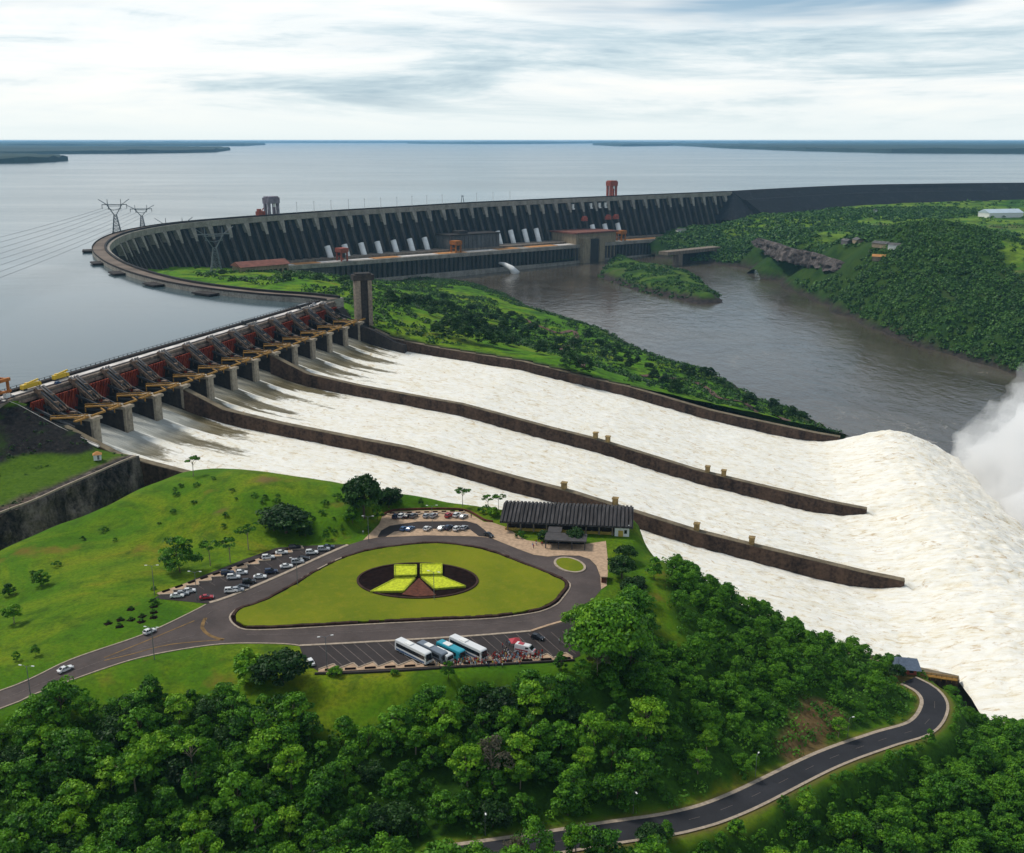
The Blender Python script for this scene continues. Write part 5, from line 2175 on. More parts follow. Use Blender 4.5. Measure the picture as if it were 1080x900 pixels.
def build_viewpoint():
    sheet('road', ROAD_OUT, 0.05, M['asphalt'], 'structure')
    sheet('car_park', [(x, y) for x, y in LOT_W], 0.09, M['asphalt_dark'], 'structure')
    sheet('car_park', LOT_N, 0.09, M['paving'], 'structure')
    sheet('car_park', [(398, 567), (402, 560), (411, 555), (440, 550.5), (492, 550), (503, 553), (512, 560), (517, 567), (505, 566), (496, 559), (484, 558.5), (440, 558), (416, 561), (407, 566.6)], 0.13, M['asphalt_dark'], 'structure')
    sheet('pavement', PLAZA, 0.11, M['paving'], 'structure')
    sheet('bus_park', BUS_LOT, 0.09, M['asphalt_dark'], 'structure')
    # lawn island with its dark planted rim and pale kerb
    isl = [tuple(fpt(x, y)[:2]) for x, y in ISLAND]
    isl = [tuple(p) for p in catmull(isl + [isl[0]], 1.5)][:-1]
    cx, cy = np.mean(isl, axis=0)

    def grow(r, jit=0.0, seed=0):
        P = np.array(isl)
        d = np.roll(P, -1, 0) - np.roll(P, 1, 0)
        d /= np.linalg.norm(d, axis=1)[:, None]
        nn = np.stack([d[:, 1], -d[:, 0]], 1)
        # outward
        if np.mean(np.sum(nn * (P - [cx, cy]), axis=1)) < 0:
            nn = -nn
        j = fbm(P[:, 0] / 2.2, P[:, 1] / 2.2, 3, seed) * jit
        return P + nn * (r + j)[:, None] if jit else P + nn * r
    flat_poly('soil', [tuple(p) for p in grow(1.0)], FZ + 0.14, M['soil'], 'structure')
    strip('kerb', [tuple(p) for p in grow(1.5)], 0.5, 0.17, FZ + 0.05, [M['kerb']], True, kind='structure')
    mb = MB()
    lawn = grow(-0.2, 0.7, 14)
    mb.prism([tuple(p) for p in lawn][::1], FZ + 0.1, FZ + 0.55)
    o = mb.build('lawn', [M['lawn']])
    tag(o, kind='structure')
    # low dark hedge round the lawn, broken and uneven
    hb = MB()
    P = grow(0.45, 0.35, 15)
    for i in range(0, len(P) - 1):
        if fbm(P[i][0] / 6, P[i][1] / 6, 2, 16) < -0.42:
            continue
        a, b = P[i], P[i + 1]
        hb.bar((a[0], a[1], FZ + .35), (b[0], b[1], FZ + .35), 0.8 + 0.3 * random.random(), 0.7 + 0.4 * random.random())
    o = hb.build('low_hedge', [M['hedge_soil']])
    tag(o, 'low dark reddish hedge planted round the edge of the oval lawn', 'hedge')
    # flower bed with the emblem in clipped lime hedges
    c = fpt(440.5, 614.5)
    bed = empty('flower_bed', (c[0], c[1], FZ + 0.55), 0, 'dark oval flower bed with a lime green hedge emblem in the lawn', 'flower bed')
    ell = [(440.5 + 64 * math.cos(a), 614.5 - 18.8 * math.sin(a)) for a in np.linspace(0, 2 * math.pi, 65)[:-1]]
    T = np.array([c[0], c[1], 0])
    mb = MB()
    mb.prism([tuple((fpt(x, y) - T)[:2]) for x, y in ell], -0.3, 0.06)
    mb.build('soil', [M['soil']], bed)
    mb = MB()
    mb.prism([tuple((fpt(x, y) - T)[:2]) for x, y in [(442, 612), (424, 629), (441, 631.5), (460, 630)]], -0.1, 0.22)
    mb.build('red_planting', [M['soil_red']], bed)
    rimp = [tuple((fpt(440.5 + 63.2 * math.cos(a), 614.5 - 18.4 * math.sin(a)) - T)[:2]) for a in np.linspace(0, 2 * math.pi, 97)[:-1]]
    strip('border', rimp, 0.7, 0.35, 0.0, [M['hedge_soil']], True, parent=bed)
    for q, hz_ in (([(416.5, 600), (439, 600), (439, 610.6), (416.5, 611.4)], .75), ([(443.8, 598.8), (466, 598.6), (466, 609.4), (443.8, 609.8)], .75),
                   ([(416.5, 613.6), (437.5, 613), (425.5, 626.6), (391, 627)], .5), ([(444.6, 611.6), (466, 611), (491, 621.4), (459, 624)], .5)):
        mb = MB()
        P = [(fpt(x, y) - T)[:2] for x, y in q]
        if np.cross(P[1] - P[0], P[2] - P[0]) < 0:
            P = P[::-1]
        mb.prism([tuple(p) for p in P], 0.0, hz_)
        o = mb.build('clipped_hedge', [M['hedge']], bed)
        mm = MB()
        n = len(P)
        for i in range(n):
            a, b = P[i], P[(i + 1) % n]
            mm.bar((a[0], a[1], hz_ - .15), (b[0], b[1], hz_ - .15), 0.5, hz_ + .1)
        mm.build('hedge_edge', [M['hedge_dark']], o)
    # kerbs and edges
    edge = [fpt(x, y) for x, y in [(-160, 770), (0, 729), (75, 696), (150, 670), (200, 647), (217, 638)]]
    strip('kerb', catmull([tuple(p[:2]) for p in edge], 3), 0.45, 0.16, FZ + .05, [M['kerb']], kind='structure')
    edge = [fpt(x, y) for x, y in [(221, 636.2), (242, 629.5), (289, 610), (344, 585), (367, 575.2)]]
    strip('kerb', catmull([tuple(p[:2]) for p in edge], 3), 1.3, 0.16, FZ + .09, [M['kerb']], kind='structure')
    edge = [fpt(x, y) for x, y in [(-160, 795), (0, 748), (33, 734), (100, 709), (150, 693.5), (206, 683), (247, 679), (300, 679.5), (316, 681.5)]]
    strip('kerb', catmull([tuple(p[:2]) for p in edge], 3), 0.45, 0.16, FZ + .05, [M['kerb']], kind='structure')
    edge = [fpt(x, y) for x, y in [(316, 681.5), (400, 677), (500, 671), (560, 666)]]
    strip('kerb', catmull([tuple(p[:2]) for p in edge], 3), 0.9, 0.15, FZ + .09, [M['kerb']], kind='structure')
    edge = [fpt(x, y) for x, y in [(560, 666), (578, 660), (592, 656)]]
    strip('kerb', catmull([tuple(p[:2]) for p in edge], 3), 0.9, 0.15, FZ + .09, [M['paving']], kind='structure')
    edge = [fpt(x, y) for x, y in [(403, 545), (414, 539.5), (440, 538), (469, 537.6), (492, 539.4), (511, 549.5), (520, 551)]]
    strip('low_wall', catmull([tuple(p[:2]) for p in edge], 2), 0.5, 0.7, FZ + .1, [M['soil_red']], label='low reddish wall behind the upper car park', cat='wall')

    # zigzag planters along the car park and the bus park
    def zigzag(p0, p1, n, depth, base, side, name, label):
        a = fpt(*p0)[:2]
        b = fpt(*p1)[:2]
        u = b - a
        L = np.linalg.norm(u)
        u = u / L
        nn = np.array([-u[1], u[0]]) * side
        pts = []
        for i in range(n):
            pts.append(a + u * (L * i / n) + nn * 0.2)
            pts.append(a + u * (L * (i + 0.72) / n) + nn * depth)
        pts.append(b + nn * 0.2)
        poly = [tuple(p) for p in pts] + [tuple(b - nn * base), tuple(a - nn * base)]
        A_ = sum(poly[i][0] * poly[(i + 1) % len(poly)][1] - poly[(i + 1) % len(poly)][0] * poly[i][1] for i in range(len(poly)))
        if A_ < 0:
            poly = poly[::-1]
        root = empty(name, (a[0], a[1], FZ), 0, label, 'planter')
        mb = MB()
        mb.prism([(p[0] - a[0], p[1] - a[1]) for p in poly], 0.0, 0.30)
        mb.build('paving', [M['paving']], root)
        mb = MB()
        for i in range(len(pts) - 1):
            p, q = pts[i] - a, pts[i + 1] - a
            mb.bar((p[0], p[1], .22), (q[0], q[1], .22), 0.35, 0.5)
        mb.build('kerb', [M['kerb']], root)
        for i in range(n):
            mb = MB()
            q = a + u * (L * (i + 0.6) / n) - nn * (base * .45) - a
            mb.box((q[0], q[1], 0.4), (L / n * .55, base * .5, 0.5), math.atan2(u[1], u[0]))
            mb.build('planting', [M['soil']], root)
    zigzag((168, 628), (318, 576.5), 12, 2.9, 1.6, -1, 'zigzag_planter', 'zigzag beige planter edge along the west car park below the trees')
    zigzag((336, 707.5), (604, 694.5), 13, 2.9, 1.2, 1, 'zigzag_planter', 'zigzag beige planter edge along the lower side of the bus park')
    zigzag((408, 543), (490, 540.3), 9, 1.5, 1.0, -1, 'zigzag_planter', 'zigzag beige planter edge behind the upper row of parked cars')
    # low wall below the bus park
    edge = [fpt(x, y) for x, y in [(332, 711.5), (400, 709.3), (520, 702), (606, 697)]]
    strip('retaining_wall', catmull([tuple(p[:2]) for p in edge], 3), 0.6, 0.5, FZ, [M['asphalt_dark']], label='low dark wall along the lawn below the bus park', cat='wall')
    # small planted island in the drop-off loop
    c = (601, 596.5)
    P = [tuple(fpt(c[0] + 15.5 * math.cos(a) + 3 * math.sin(a), c[1] + 7.6 * math.sin(a) + 1.4 * math.cos(a))[:2]) for a in np.linspace(0, 2 * math.pi, 41)[:-1]]
    P = P[::-1]
    mb = MB()
    mb.prism(P[::-1] if sum(P[i][0] * P[(i + 1) % 40][1] - P[(i + 1) % 40][0] * P[i][1] for i in range(40)) < 0 else P, FZ + .05, FZ + .3)
    o = mb.build('lawn', [M['lawn']])
    tag(o, kind='structure')
    strip('kerb', P, 0.8, 0.3, FZ + .06, [M['kerb']], True, kind='structure')
    # markings
    mk = MB()

    def dash(a, b, w, mat=0, z=0.075):
        p, q = fpt(*a), fpt(*b)
        mk.bar((p[0], p[1], FZ + z), (q[0], q[1], FZ + z), w, 0.02, mat)

    def curve_line(px, w, mat, z=0.075, gap=0):
        P = catmull([tuple(fpt(x, y)[:2]) for x, y in px], 2.5)
        for i in range(len(P) - 1):
            if gap and i % gap == gap - 1:
                continue
            mk.bar((P[i][0], P[i][1], FZ + z), (P[i + 1][0], P[i + 1][1], FZ + z), w, 0.02, mat)
    curve_line([(219, 658), (216, 652), (223, 645), (250, 634), (300, 612), (350, 588), (390, 575), (450, 570), (510, 573), (545, 587), (600, 611)], 0.15, 0, gap=3)
    curve_line([(270, 669), (344, 666.5), (450, 661), (540, 655), (590, 643)], 0.15, 0, gap=3)
    curve_line([(-60, 762), (0, 739), (60, 715), (130, 690), (206, 670)], 0.2, 0)
    # worn yellow splitter hatch at the fork
    curve_line([(217, 652), (213, 662), (222, 671), (236, 675)], 1.1, 1)
    curve_line([(205, 655), (150, 678), (110, 694)], 0.5, 1)
    curve_line([(236, 675), (180, 680), (140, 690), (110, 697)], 0.5, 1)
    curve_line([(260, 670), (320, 669), (420, 665), (500, 660), (560, 655)], 0.18, 2)
    # bus bays
    for i in range(22):
        x = 335 + i * 12.3
        dash((x, 681.5 - (x - 316) * .055), (x + 26, 703.5 - (x - 316) * .05), 0.2, 2, 0.12)
    for i in range(12):
        k = i / 12
        x, y = 178 + 144 * k, 624 - 48 * k
        dash((x + 6, y + 1.5), (x + 13, y + 6.0), 0.14, 2, 0.12)
    o = mk.build('road_marking', [M['line_faint'], M['line_yellow'], M['line_faint']])
    tag(o, kind='structure')
    # lower road: asphalt ribbon, sandy verges, kerbs and centre line, all following the slope
    P = np.array(LOWER_ROAD)
    d = np.gradient(P[:, :2], axis=0)
    d /= np.linalg.norm(d, axis=1)[:, None]
    nn = np.stack([-d[:, 1], d[:, 0]], 1)

    def ribbon(name, o0, o1, dz, mat, z1=None):
        vs = []
        fs = []
        cols = np.linspace(o0, o1, 5)
        for p, q in zip(P, nn):
            for c in cols:
                vs.append((p[0] + q[0] * c, p[1] + q[1] * c, p[2] + dz))
        for i in range(len(P) - 1):
            for k in range(4):
                fs.append((i * 5 + k, i * 5 + k + 1, i * 5 + 6 + k, i * 5 + 5 + k))
        mb = MB()
        mb.add(vs, fs)
        o = mb.build(name, [mat], smooth_=True)
        tag(o, kind='structure')
        return o
    ribbon('road', -3.5, 3.5, 0.22, M['asphalt_new'])
    ribbon('pavement', 3.5, 4.7, 0.26, M['kerb'])
    ribbon('pavement', -4.4, -3.5, 0.26, M['kerb'])
    mk = MB()
    for i in range(0, len(P) - 3, 6):
        mk.bar((P[i][0], P[i][1], P[i][2] + .235), (P[i + 2][0], P[i + 2][1], P[i + 2][2] + .235), 0.12, 0.02)
    o = mk.build('road_marking', [M['line_faint']])
    tag(o, kind='structure')


def build_pavilion():
    a = fpt(531, 560)
    b = fpt(664, 566)
    u = (b - a)[:2]
    L = float(np.linalg.norm(u))
    rz = math.atan2(u[1], u[0])
    root = empty('pavilion', (a[0], a[1], FZ), rz, 'long low visitor pavilion with a dark corrugated roof beside the white water', 'building')

    def bx(mb, x0, x1, y0, y1, z0, z1, m=0):
        mb.hexa([(x, y, z) for z in (z0, z1) for x, y in ((x0, y0), (x1, y0), (x1, y1), (x0, y1))], m)
    mb = MB()
    bx(mb, 1, L - 1, 2.2, 14, -1, 3.4)
    mb.build('back_wall', [M['concrete_dark']], root)
    mb = MB()
    bx(mb, 0.5, L - 6, 0.8, 1.3, 0, 1.0)
    for k in range(12):
        x = 1 + (L - 8) * k / 11
        bx(mb, x - .2, x + .2, 0.7, 1.4, 0, 1.2)
    mb.build('yellow_wall', [M['yellow_wall']], root)
    for k in range(10):
        x = 1.5 + (L - 3) * k / 9
        for y in (.3, 15):
            mb = MB()
            bx(mb, x - .25, x + .25, y, y + .5, -1, 3.6)
            mb.build('column', [M['concrete']], root)
    # roof: many narrow corrugations, a modest pitch down to the front
    mb = MB()
    n = 34
    w = (L + 2.4) / n
    for i in range(n):
        x0 = -1.2 + i * w
        x1 = x0 + w * 0.62
        for (y0, z0), (y1, z1) in (((-1.6, 3.7), (10.0, 6.6)), ((10.0, 6.6), (17.2, 5.2))):
            mb.hexa([(x0, y0, z0), (x1, y0, z0), (x1, y1, z1), (x0, y1, z1), (x0, y0, z0 + .75), (x1, y0, z0 + .75), (x1, y1, z1 + .75), (x0, y1, z1 + .75)])
            mb.hexa([(x1, y0, z0), (x0 + w, y0, z0), (x0 + w, y1, z1), (x1, y1, z1), (x1, y0, z0 + .22), (x0 + w, y0, z0 + .22), (x0 + w, y1, z1 + .22), (x1, y1, z1 + .22)])
    mb.build('roof', [M['roof_slats']], root)
    mb = MB()
    bx(mb, L - 5.5, L - .6, -0.4, 0.6, 0, 4.0)
    bx(mb, L - .6, L - .2, -0.4, 8, 0, 4.4)
    mb.build('gable_wall', [M['white']], root)
    mb = MB()
    bx(mb, L - 4.2, L - 2.4, -0.55, -0.41, 0, 2.3)
    mb.build('door', [M['yellow_wall']], root)
    mb = MB()
    bx(mb, L - 2.0, L - 1.0, -0.55, -0.41, 1.2, 2.6)
    mb.build('window', [M['glass']], root)
    # entrance canopy
    c = fpt(596, 580)
    g = empty('entrance_canopy', (c[0], c[1], FZ), rz, 'low flat dark entrance canopy on the paved square before the pavilion', 'canopy')
    mb = MB()
    bx(mb, -7.5, 7.5, 0, 7.5, 3.0, 3.5)
    bx(mb, -7.0, -2, 7.5, 13, 3.2, 3.6)
    mb.build('roof', [M['concrete_dark2']], g)
    for x in (-7, -2.4, 2.4, 7):
        for y in (.4, 7.1):
            mb = MB()
            bx(mb, x - .18, x + .18, y - .18, y + .18, 0, 3.0)
            mb.build('post', [M['steel_dark']], g)
    mb = MB()
    bx(mb, -6.5, 6.5, 5.6, 6.0, 0, 2.6)
    mb.build('glass_screen', [M['glass']], g)
    # small brick block and hut near the square
    for px, py, d, lab, mt in ((637, 612, (1.6, 5, 2.2), 'small reddish kiosk at the right edge of the paved square', 'soil_red'),):
        c = fpt(px, py)
        g = empty('kiosk', (c[0], c[1], FZ), rz, lab, 'kiosk')
        mb = MB()
        mb.box((0, 0, d[2] / 2), d)
        mb.build('wall', [M[mt]], g)
        mb = MB()
        mb.box((0, 0, d[2] + .15), (d[0] + .8, d[1] + .8, .3))
        mb.build('roof', [M['paving']], g)


def build_kiosk():
    c = on_ground(955, 708, hz)
    c = np.array([c[0], c[1], c[2]])
    g = empty('lookout_house', c, R(-12), 'little red-walled lookout house with a blue grey roof above the falling water', 'house')

    def bx(mb, x0, x1, y0, y1, z0, z1):
        mb.hexa([(x, y, z) for z in (z0, z1) for x, y in ((x0, y0), (x1, y0), (x1, y1), (x0, y1))])
    mb = MB()
    bx(mb, -3.2, 3.2, -2.6, 2.6, -2, 2.7)
    mb.build('wall', [M['red_machine']], g)
    mb = MB()
    mb.hexa([(-4.6, -4.0, 2.5), (4.6, -4.0, 2.5), (4.6, 4.0, 2.5), (-4.6, 4.0, 2.5), (-3.4, -.2, 5.2), (3.4, -.2, 5.2), (3.4, .2, 5.2), (-3.4, .2, 5.2)])
    mb.build('roof', [M['slate']], g)
    mb = MB()
    bx(mb, -1.9, -.6, -2.68, -2.6, 0.6, 2.2)
    bx(mb, .8, 2.2, -2.68, -2.6, 0.9, 2.0)
    mb.build('window', [M['glass']], g)
    mb = MB()
    for k in range(8):
        x = 4.8 + k * 1.7
        mb.bar((x, -1.2 - k * .18, -1.5), (x, -1.2 - k * .18, 1.1), 0.16)
    for z in (0.5, 1.0):
        mb.bar((4.8, -1.2, z), (16.7, -2.5, z), 0.22)
    mb.bar((4.8, -1.2, -.2), (16.7, -2.5, -.2), 1.6, 0.3)
    o = mb.build('railing', [M['yellow']], None, c, R(-12))
    tag(o, 'yellow railing of the lookout terrace right of the little red house', 'railing')
    # hut on the left terrace
    c = at(103, 484, -16.2)
    g = empty('guard_hut', c, R(20), 'tiny white hut with an orange roof on the green terrace above the black cliff', 'hut')
    mb = MB()
    mb.box((0, 0, 1.0), (3.4, 3.0, 2.8))
    mb.build('wall', [M['white']], g)
    mb = MB()
    mb.hexa([(-2.1, -1.9, 2.3), (2.1, -1.9, 2.3), (2.1, 1.9, 2.3), (-2.1, 1.9, 2.3), (-.4, -.4, 3.6), (.4, -.4, 3.6), (.4, .4, 3.6), (-.4, .4, 3.6)])
    mb.build('roof', [M['roof_orange']], g)
    mb = MB()
    mb.box((0.4, -1.55, 1.0), (.9, .1, 2.0))
    mb.build('door', [M['steel']], g)


# ------------------------------------------------------------------ vehicles
def bevel_mesh(mb, name, mats, w=0.08, seg=2):
    me = mb.mesh(name, mats)
    bm = bmesh.new()
    bm.from_mesh(me)
    bmesh.ops.bevel(bm, geom=[e for e in bm.edges], offset=w, segments=seg, affect='EDGES', clamp_overlap=True)
    bm.to_mesh(me)
    bm.free()
    for p in me.polygons:
        p.use_smooth = False
    me.update()
    return me


def side_prism(prof, y0f, mb, m=0):
    """closed side outline (x,z) extruded to +-half width, the width given per point"""
    n = len(prof)
    vs = [(x, -y0f(z), z) for x, z in prof] + [(x, y0f(z), z) for x, z in prof]
    fs = [tuple(range(n)), tuple(range(2 * n - 1, n - 1, -1))]
    for i in range(n):
        j = (i + 1) % n
        fs.append((i, n + i, n + j, j))
    mb.add(vs, fs, m)


CARP = {}


def wheel_meshes(r, w):
    mb = MB()
    mb.tube([(0, -w / 2, 0), (0, w / 2, 0)], r, 14)
    t = mb.mesh('wheel', [M['rubber']])
    mb = MB()
    mb.tube([(0, -w / 2 - .012, 0), (0, w / 2 + .012, 0)], r * .6, 10)
    return t, mb.mesh('rim', [M['steel']])


def car_proto(kind):
    """meshes of one car kind: x forward, z up from the road"""
    if kind == 'hatch':
        L, body = 3.9, [(-1.9, .35), (-1.95, .75), (-1.85, 1.0), (.85, .98), (1.75, .84), (1.95, .62), (1.92, .32)]
        cab = [(-1.82, .98), (-1.45, 1.48), (-.1, 1.52), (.95, .97)]
    elif kind == 'suv':
        L, body = 4.5, [(-2.2, .42), (-2.22, .9), (-2.15, 1.12), (.9, 1.1), (2.0, 1.0), (2.22, .75), (2.2, .4)]
        cab = [(-2.1, 1.1), (-1.9, 1.72), (-.1, 1.76), (1.0, 1.09)]
    else:
        L, body = 4.4, [(-2.15, .35), (-2.2, .75), (-2.1, .96), (-1.3, 1.0), (.95, .97), (2.0, .82), (2.2, .6), (2.15, .32)]
        cab = [(-1.6, .98), (-.95, 1.42), (.05, 1.45), (1.05, .96)]
    zr = max(z for x, z in cab)
    mb = MB()
    side_prism(body, lambda z: .86 if z < .8 else .82, mb)
    bm_ = bevel_mesh(mb, 'body', [M['rubber']], .07, 2)
    mb = MB()
    side_prism(cab, lambda z: .78 if z < 1.2 else .62, mb)
    gl = bevel_mesh(mb, 'window', [M['glass']], .04, 1)
    mb = MB()
    xs = [x for x, z in cab[1:3]]
    mb.hexa([(xs[0] - .05, -.63, zr - .02), (xs[1] + .05, -.63, zr - .02), (xs[1] + .05, .63, zr - .02), (xs[0] - .05, .63, zr - .02),
             (xs[0], -.58, zr + .04), (xs[1], -.58, zr + .04), (xs[1], .58, zr + .04), (xs[0], .58, zr + .04)])
    for sy in (-1, 1):
        for (x0, z0), (x1, z1) in ((cab[0], cab[1]), (cab[3], cab[2])):
            mb.bar((x0, sy * .77, z0), (x1, sy * .62, z1), .09)
        xm = (cab[1][0] + cab[2][0]) / 2
        mb.bar((xm, sy * .79, .97), (xm, sy * .63, zr), .09)
    rf = mb.mesh('roof', [M['rubber']])
    wb = L * .31
    hl = MB()
    hl.box((0, 0, 0), (.14, .36, .16))
    hm = hl.mesh('headlight', [M['headlight']])
    tl = hl.mesh('tail_light', [M['taillight']])
    w, rim = wheel_meshes(.32 if kind != 'suv' else .37, .2)
    CARP[kind] = (L, bm_, gl, rf, hm, tl, w, rim, wb, body)


PAINT = {}


def paint(col, c, metal=0.15, rough=0.3):
    if col not in PAINT:
        t = NT('car_paint_' + col).set(rough, 0.5, metal)
        t.base(c)
        t.b.inputs['Coat Weight'].default_value = 0.5
        t.b.inputs['Coat Roughness'].default_value = 0.1
        PAINT[col] = t.m
    return PAINT[col]


COLS = {'white': (.78, .78, .76), 'silver': (.42, .44, .46), 'black': (.014, .015, .02), 'navy blue': (.02, .035, .08), 'red': (.42, .02, .03), 'grey': (.12, .13, .15), 'blue': (.05, .14, .30)}


def place_car(kind, col, loc, rz, label, group):
    L, bm_, gl, rf, hm, tl, w, rim, wb, body = CARP[kind]
    root = empty('parked_car' if 'driving' not in label else 'car', loc, rz, label, 'car', group)
    for nm, me in (('body', bm_), ('roof', rf)):
        o = link(nm, me, root)
        o.material_slots[0].link = 'OBJECT'
        o.material_slots[0].material = paint(col, COLS[col])
    link('window', gl, root)
    for sy in (-1, 1):
        link('headlight', hm, root, (body[-2][0] - .04, sy * .6, .68))
        link('tail_light', tl, root, (body[1][0] + .04, sy * .6, .78))
        for sx in (-1, 1):
            o = link('wheel', w, root, (sx * wb, sy * .78, .32))
            link('rim', rim, o)
    return root


def build_cars():
    for k in ('hatch', 'suv', 'sedan'):
        car_proto(k)
    west = [  # picture x, y, colour, kind, what sets it apart
        (187, 628.8, 'white', 'sedan', 'white saloon at the near left end of the west car park, beside another white car'),
        (193, 626.3, 'silver', 'hatch', 'silver hatchback squeezed between two white cars at the left end of the west car park'),
        (200, 623.6, 'white', 'hatch', 'white hatchback third from the left end of the west car park, by the zigzag kerb'),
        (218, 630.5, 'red', 'sedan', 'lone red saloon on the open asphalt of the west car park'),
        (240, 604.8, 'navy blue', 'suv', 'dark blue off-roader beside the zigzag kerb, upper left of two white cars'),
        (246.5, 609.3, 'white', 'suv', 'white off-roader in front of the dark blue one beside the zigzag kerb'),
        (255, 604.3, 'white', 'hatch', 'white hatchback just right of the dark blue off-roader by the zigzag kerb'),
        (244, 623.6, 'white', 'suv', 'white off-roader at the left end of the row along the road, west car park'),
        (251, 622.4, 'silver', 'hatch', 'silver hatchback between a white off-roader and a black car along the road'),
        (255.5, 619.6, 'black', 'sedan', 'black saloon third from the left in the row along the road, west car park'),
        (262.5, 614.2, 'black', 'suv', 'black off-roader fourth from the left in the row along the road, west car park'),
        (274.3, 608.7, 'white', 'sedan', 'white saloon fifth from the left in the row along the road, west car park'),
        (286, 603.4, 'navy blue', 'suv', 'dark blue off-roader mid row along the road, right of a white saloon'),
        (302, 597.6, 'white', 'sedan', 'white saloon right of the dark blue off-roader in the row along the road'),
        (314, 593, 'silver', 'suv', 'silver off-roader between a white and a black saloon along the road'),
        (319.8, 589.4, 'black', 'sedan', 'black saloon right of the silver off-roader in the row along the road'),
        (329, 583.2, 'white', 'suv', 'white off-roader nearest the upper end of the row along the road, west car park'),
        (341.5, 579.6, 'silver', 'suv', 'silver off-roader second from the upper end of the west car park'),
        (346, 577.2, 'navy blue', 'sedan', 'dark blue saloon at the upper end of the west car park'),
        (283, 588.4, 'white', 'suv', 'white off-roader alone by the zigzag kerb, upper half of west car park'),
        (297, 583, 'white', 'sedan', 'white saloon by the zigzag kerb between a white off-roader and a dark car'),
        (311, 578, 'black', 'suv', 'black off-roader by the zigzag kerb at the upper end of the west car park')]
    for px, py, c, k, lab in west:
        p = fpt(px, py + 1.5)
        place_car(k, c, (p[0], p[1], FZ + .09), R(12 + random.uniform(-5, 5)), lab, 'cars in the west car park')
    north = [
        (418, 545.6, 'navy blue', 'suv', 'dark blue off-roader at the left end of the back row, upper car park'),
        (424, 545, 'white', 'suv', 'white off-roader second from the left in the back row, upper car park'),
        (430, 545, 'black', 'sedan', 'black saloon third from the left in the back row, upper car park'),
        (436.5, 545, 'grey', 'suv', 'grey off-roader fourth from the left in the back row, upper car park'),
        (450, 544.8, 'silver', 'hatch', 'silver hatchback after the gap in the back row, upper car park'),
        (457.5, 544.8, 'silver', 'suv', 'silver off-roader left of the red car in the back row, upper car park'),
        (473.5, 544.6, 'red', 'suv', 'red off-roader in the back row of the upper car park'),
        (482, 544.2, 'white', 'suv', 'large white off-roader right of the red one, upper car park'),
        (489, 545.5, 'silver', 'sedan', 'silver saloon at the right end of the back row, upper car park'),
        (426, 558.5, 'blue', 'hatch', 'blue hatchback at the left end of the front row, upper car park'),
        (432.5, 558.5, 'blue', 'sedan', 'blue saloon second from the left in the front row, upper car park'),
        (450.5, 558.3, 'white', 'hatch', 'white hatchback alone in the middle of the front row, upper car park'),
        (466, 557.8, 'white', 'sedan', 'white saloon left of a blue car in the front row, upper car park'),
        (473.5, 557.4, 'navy blue', 'suv', 'dark blue off-roader between white cars in the front row, upper car park'),
        (482.5, 558.6, 'white', 'suv', 'white off-roader second from the right in the front row, upper car park'),
        (489.5, 557.5, 'silver', 'hatch', 'silver hatchback at the right end of the front row, upper car park'),
        (515.5, 565, 'black', 'sedan', 'black saloon leaving the upper car park by its right exit')]
    for px, py, c, k, lab in north:
        p = fpt(px, py + 1.0)
        place_car(k, c, (p[0], p[1], FZ + .14), R((62 if px < 500 else -52) + random.uniform(-6, 6)), lab, 'cars in the upper car park')
    a, b = fpt(70, 709), fpt(158, 670)
    rz = math.atan2(b[1] - a[1], b[0] - a[0])
    p = fpt(158, 668)
    place_car('hatch', 'white', (p[0], p[1], FZ + .06), rz, 'white hatchback driving on the access road, the one nearer the fork', 'cars on the access road')
    p = fpt(69, 708)
    place_car('sedan', 'white', (p[0], p[1], FZ + .06), rz, 'white saloon driving on the access road near the left edge of the picture', 'cars on the access road')
    p = fpt(327.5, 700.5)
    place_car('sedan', 'white', (p[0], p[1], FZ + .1), R(115), 'white saloon half hidden by a round shrub at the left end of the bus park', 'cars in the bus park')
    p = fpt(567, 674.5)
    place_car('hatch', 'black', (p[0], p[1], FZ + .1), R(-28), 'black hatchback alone at the right end of the bus park', 'cars in the bus park')
    # vehicles on the spillway road, seen from far away
    for t, s, c, k, lab in ((14, 9.5, 'blue', 'hatch', 'small blue car on the spillway deck behind the yellow trucks'), (-18, 8, 'white', 'suv', 'white off-roader at the left end of the spillway deck by the orange gantry'),
                            (292, 8, 'white', 'suv', 'white off-roader at the far end of the spillway deck'), (303, 4, 'silver', 'sedan', 'silver car at the far end of the spillway deck by the black truck'), (306, 10, 'black', 'suv', 'black off-roader at the far end of the spillway deck')):
        q = W(t, s, 4.07)
        place_car(k, c, q, math.atan2(GU[1], GU[0]), lab, 'vehicles on the spillway deck')


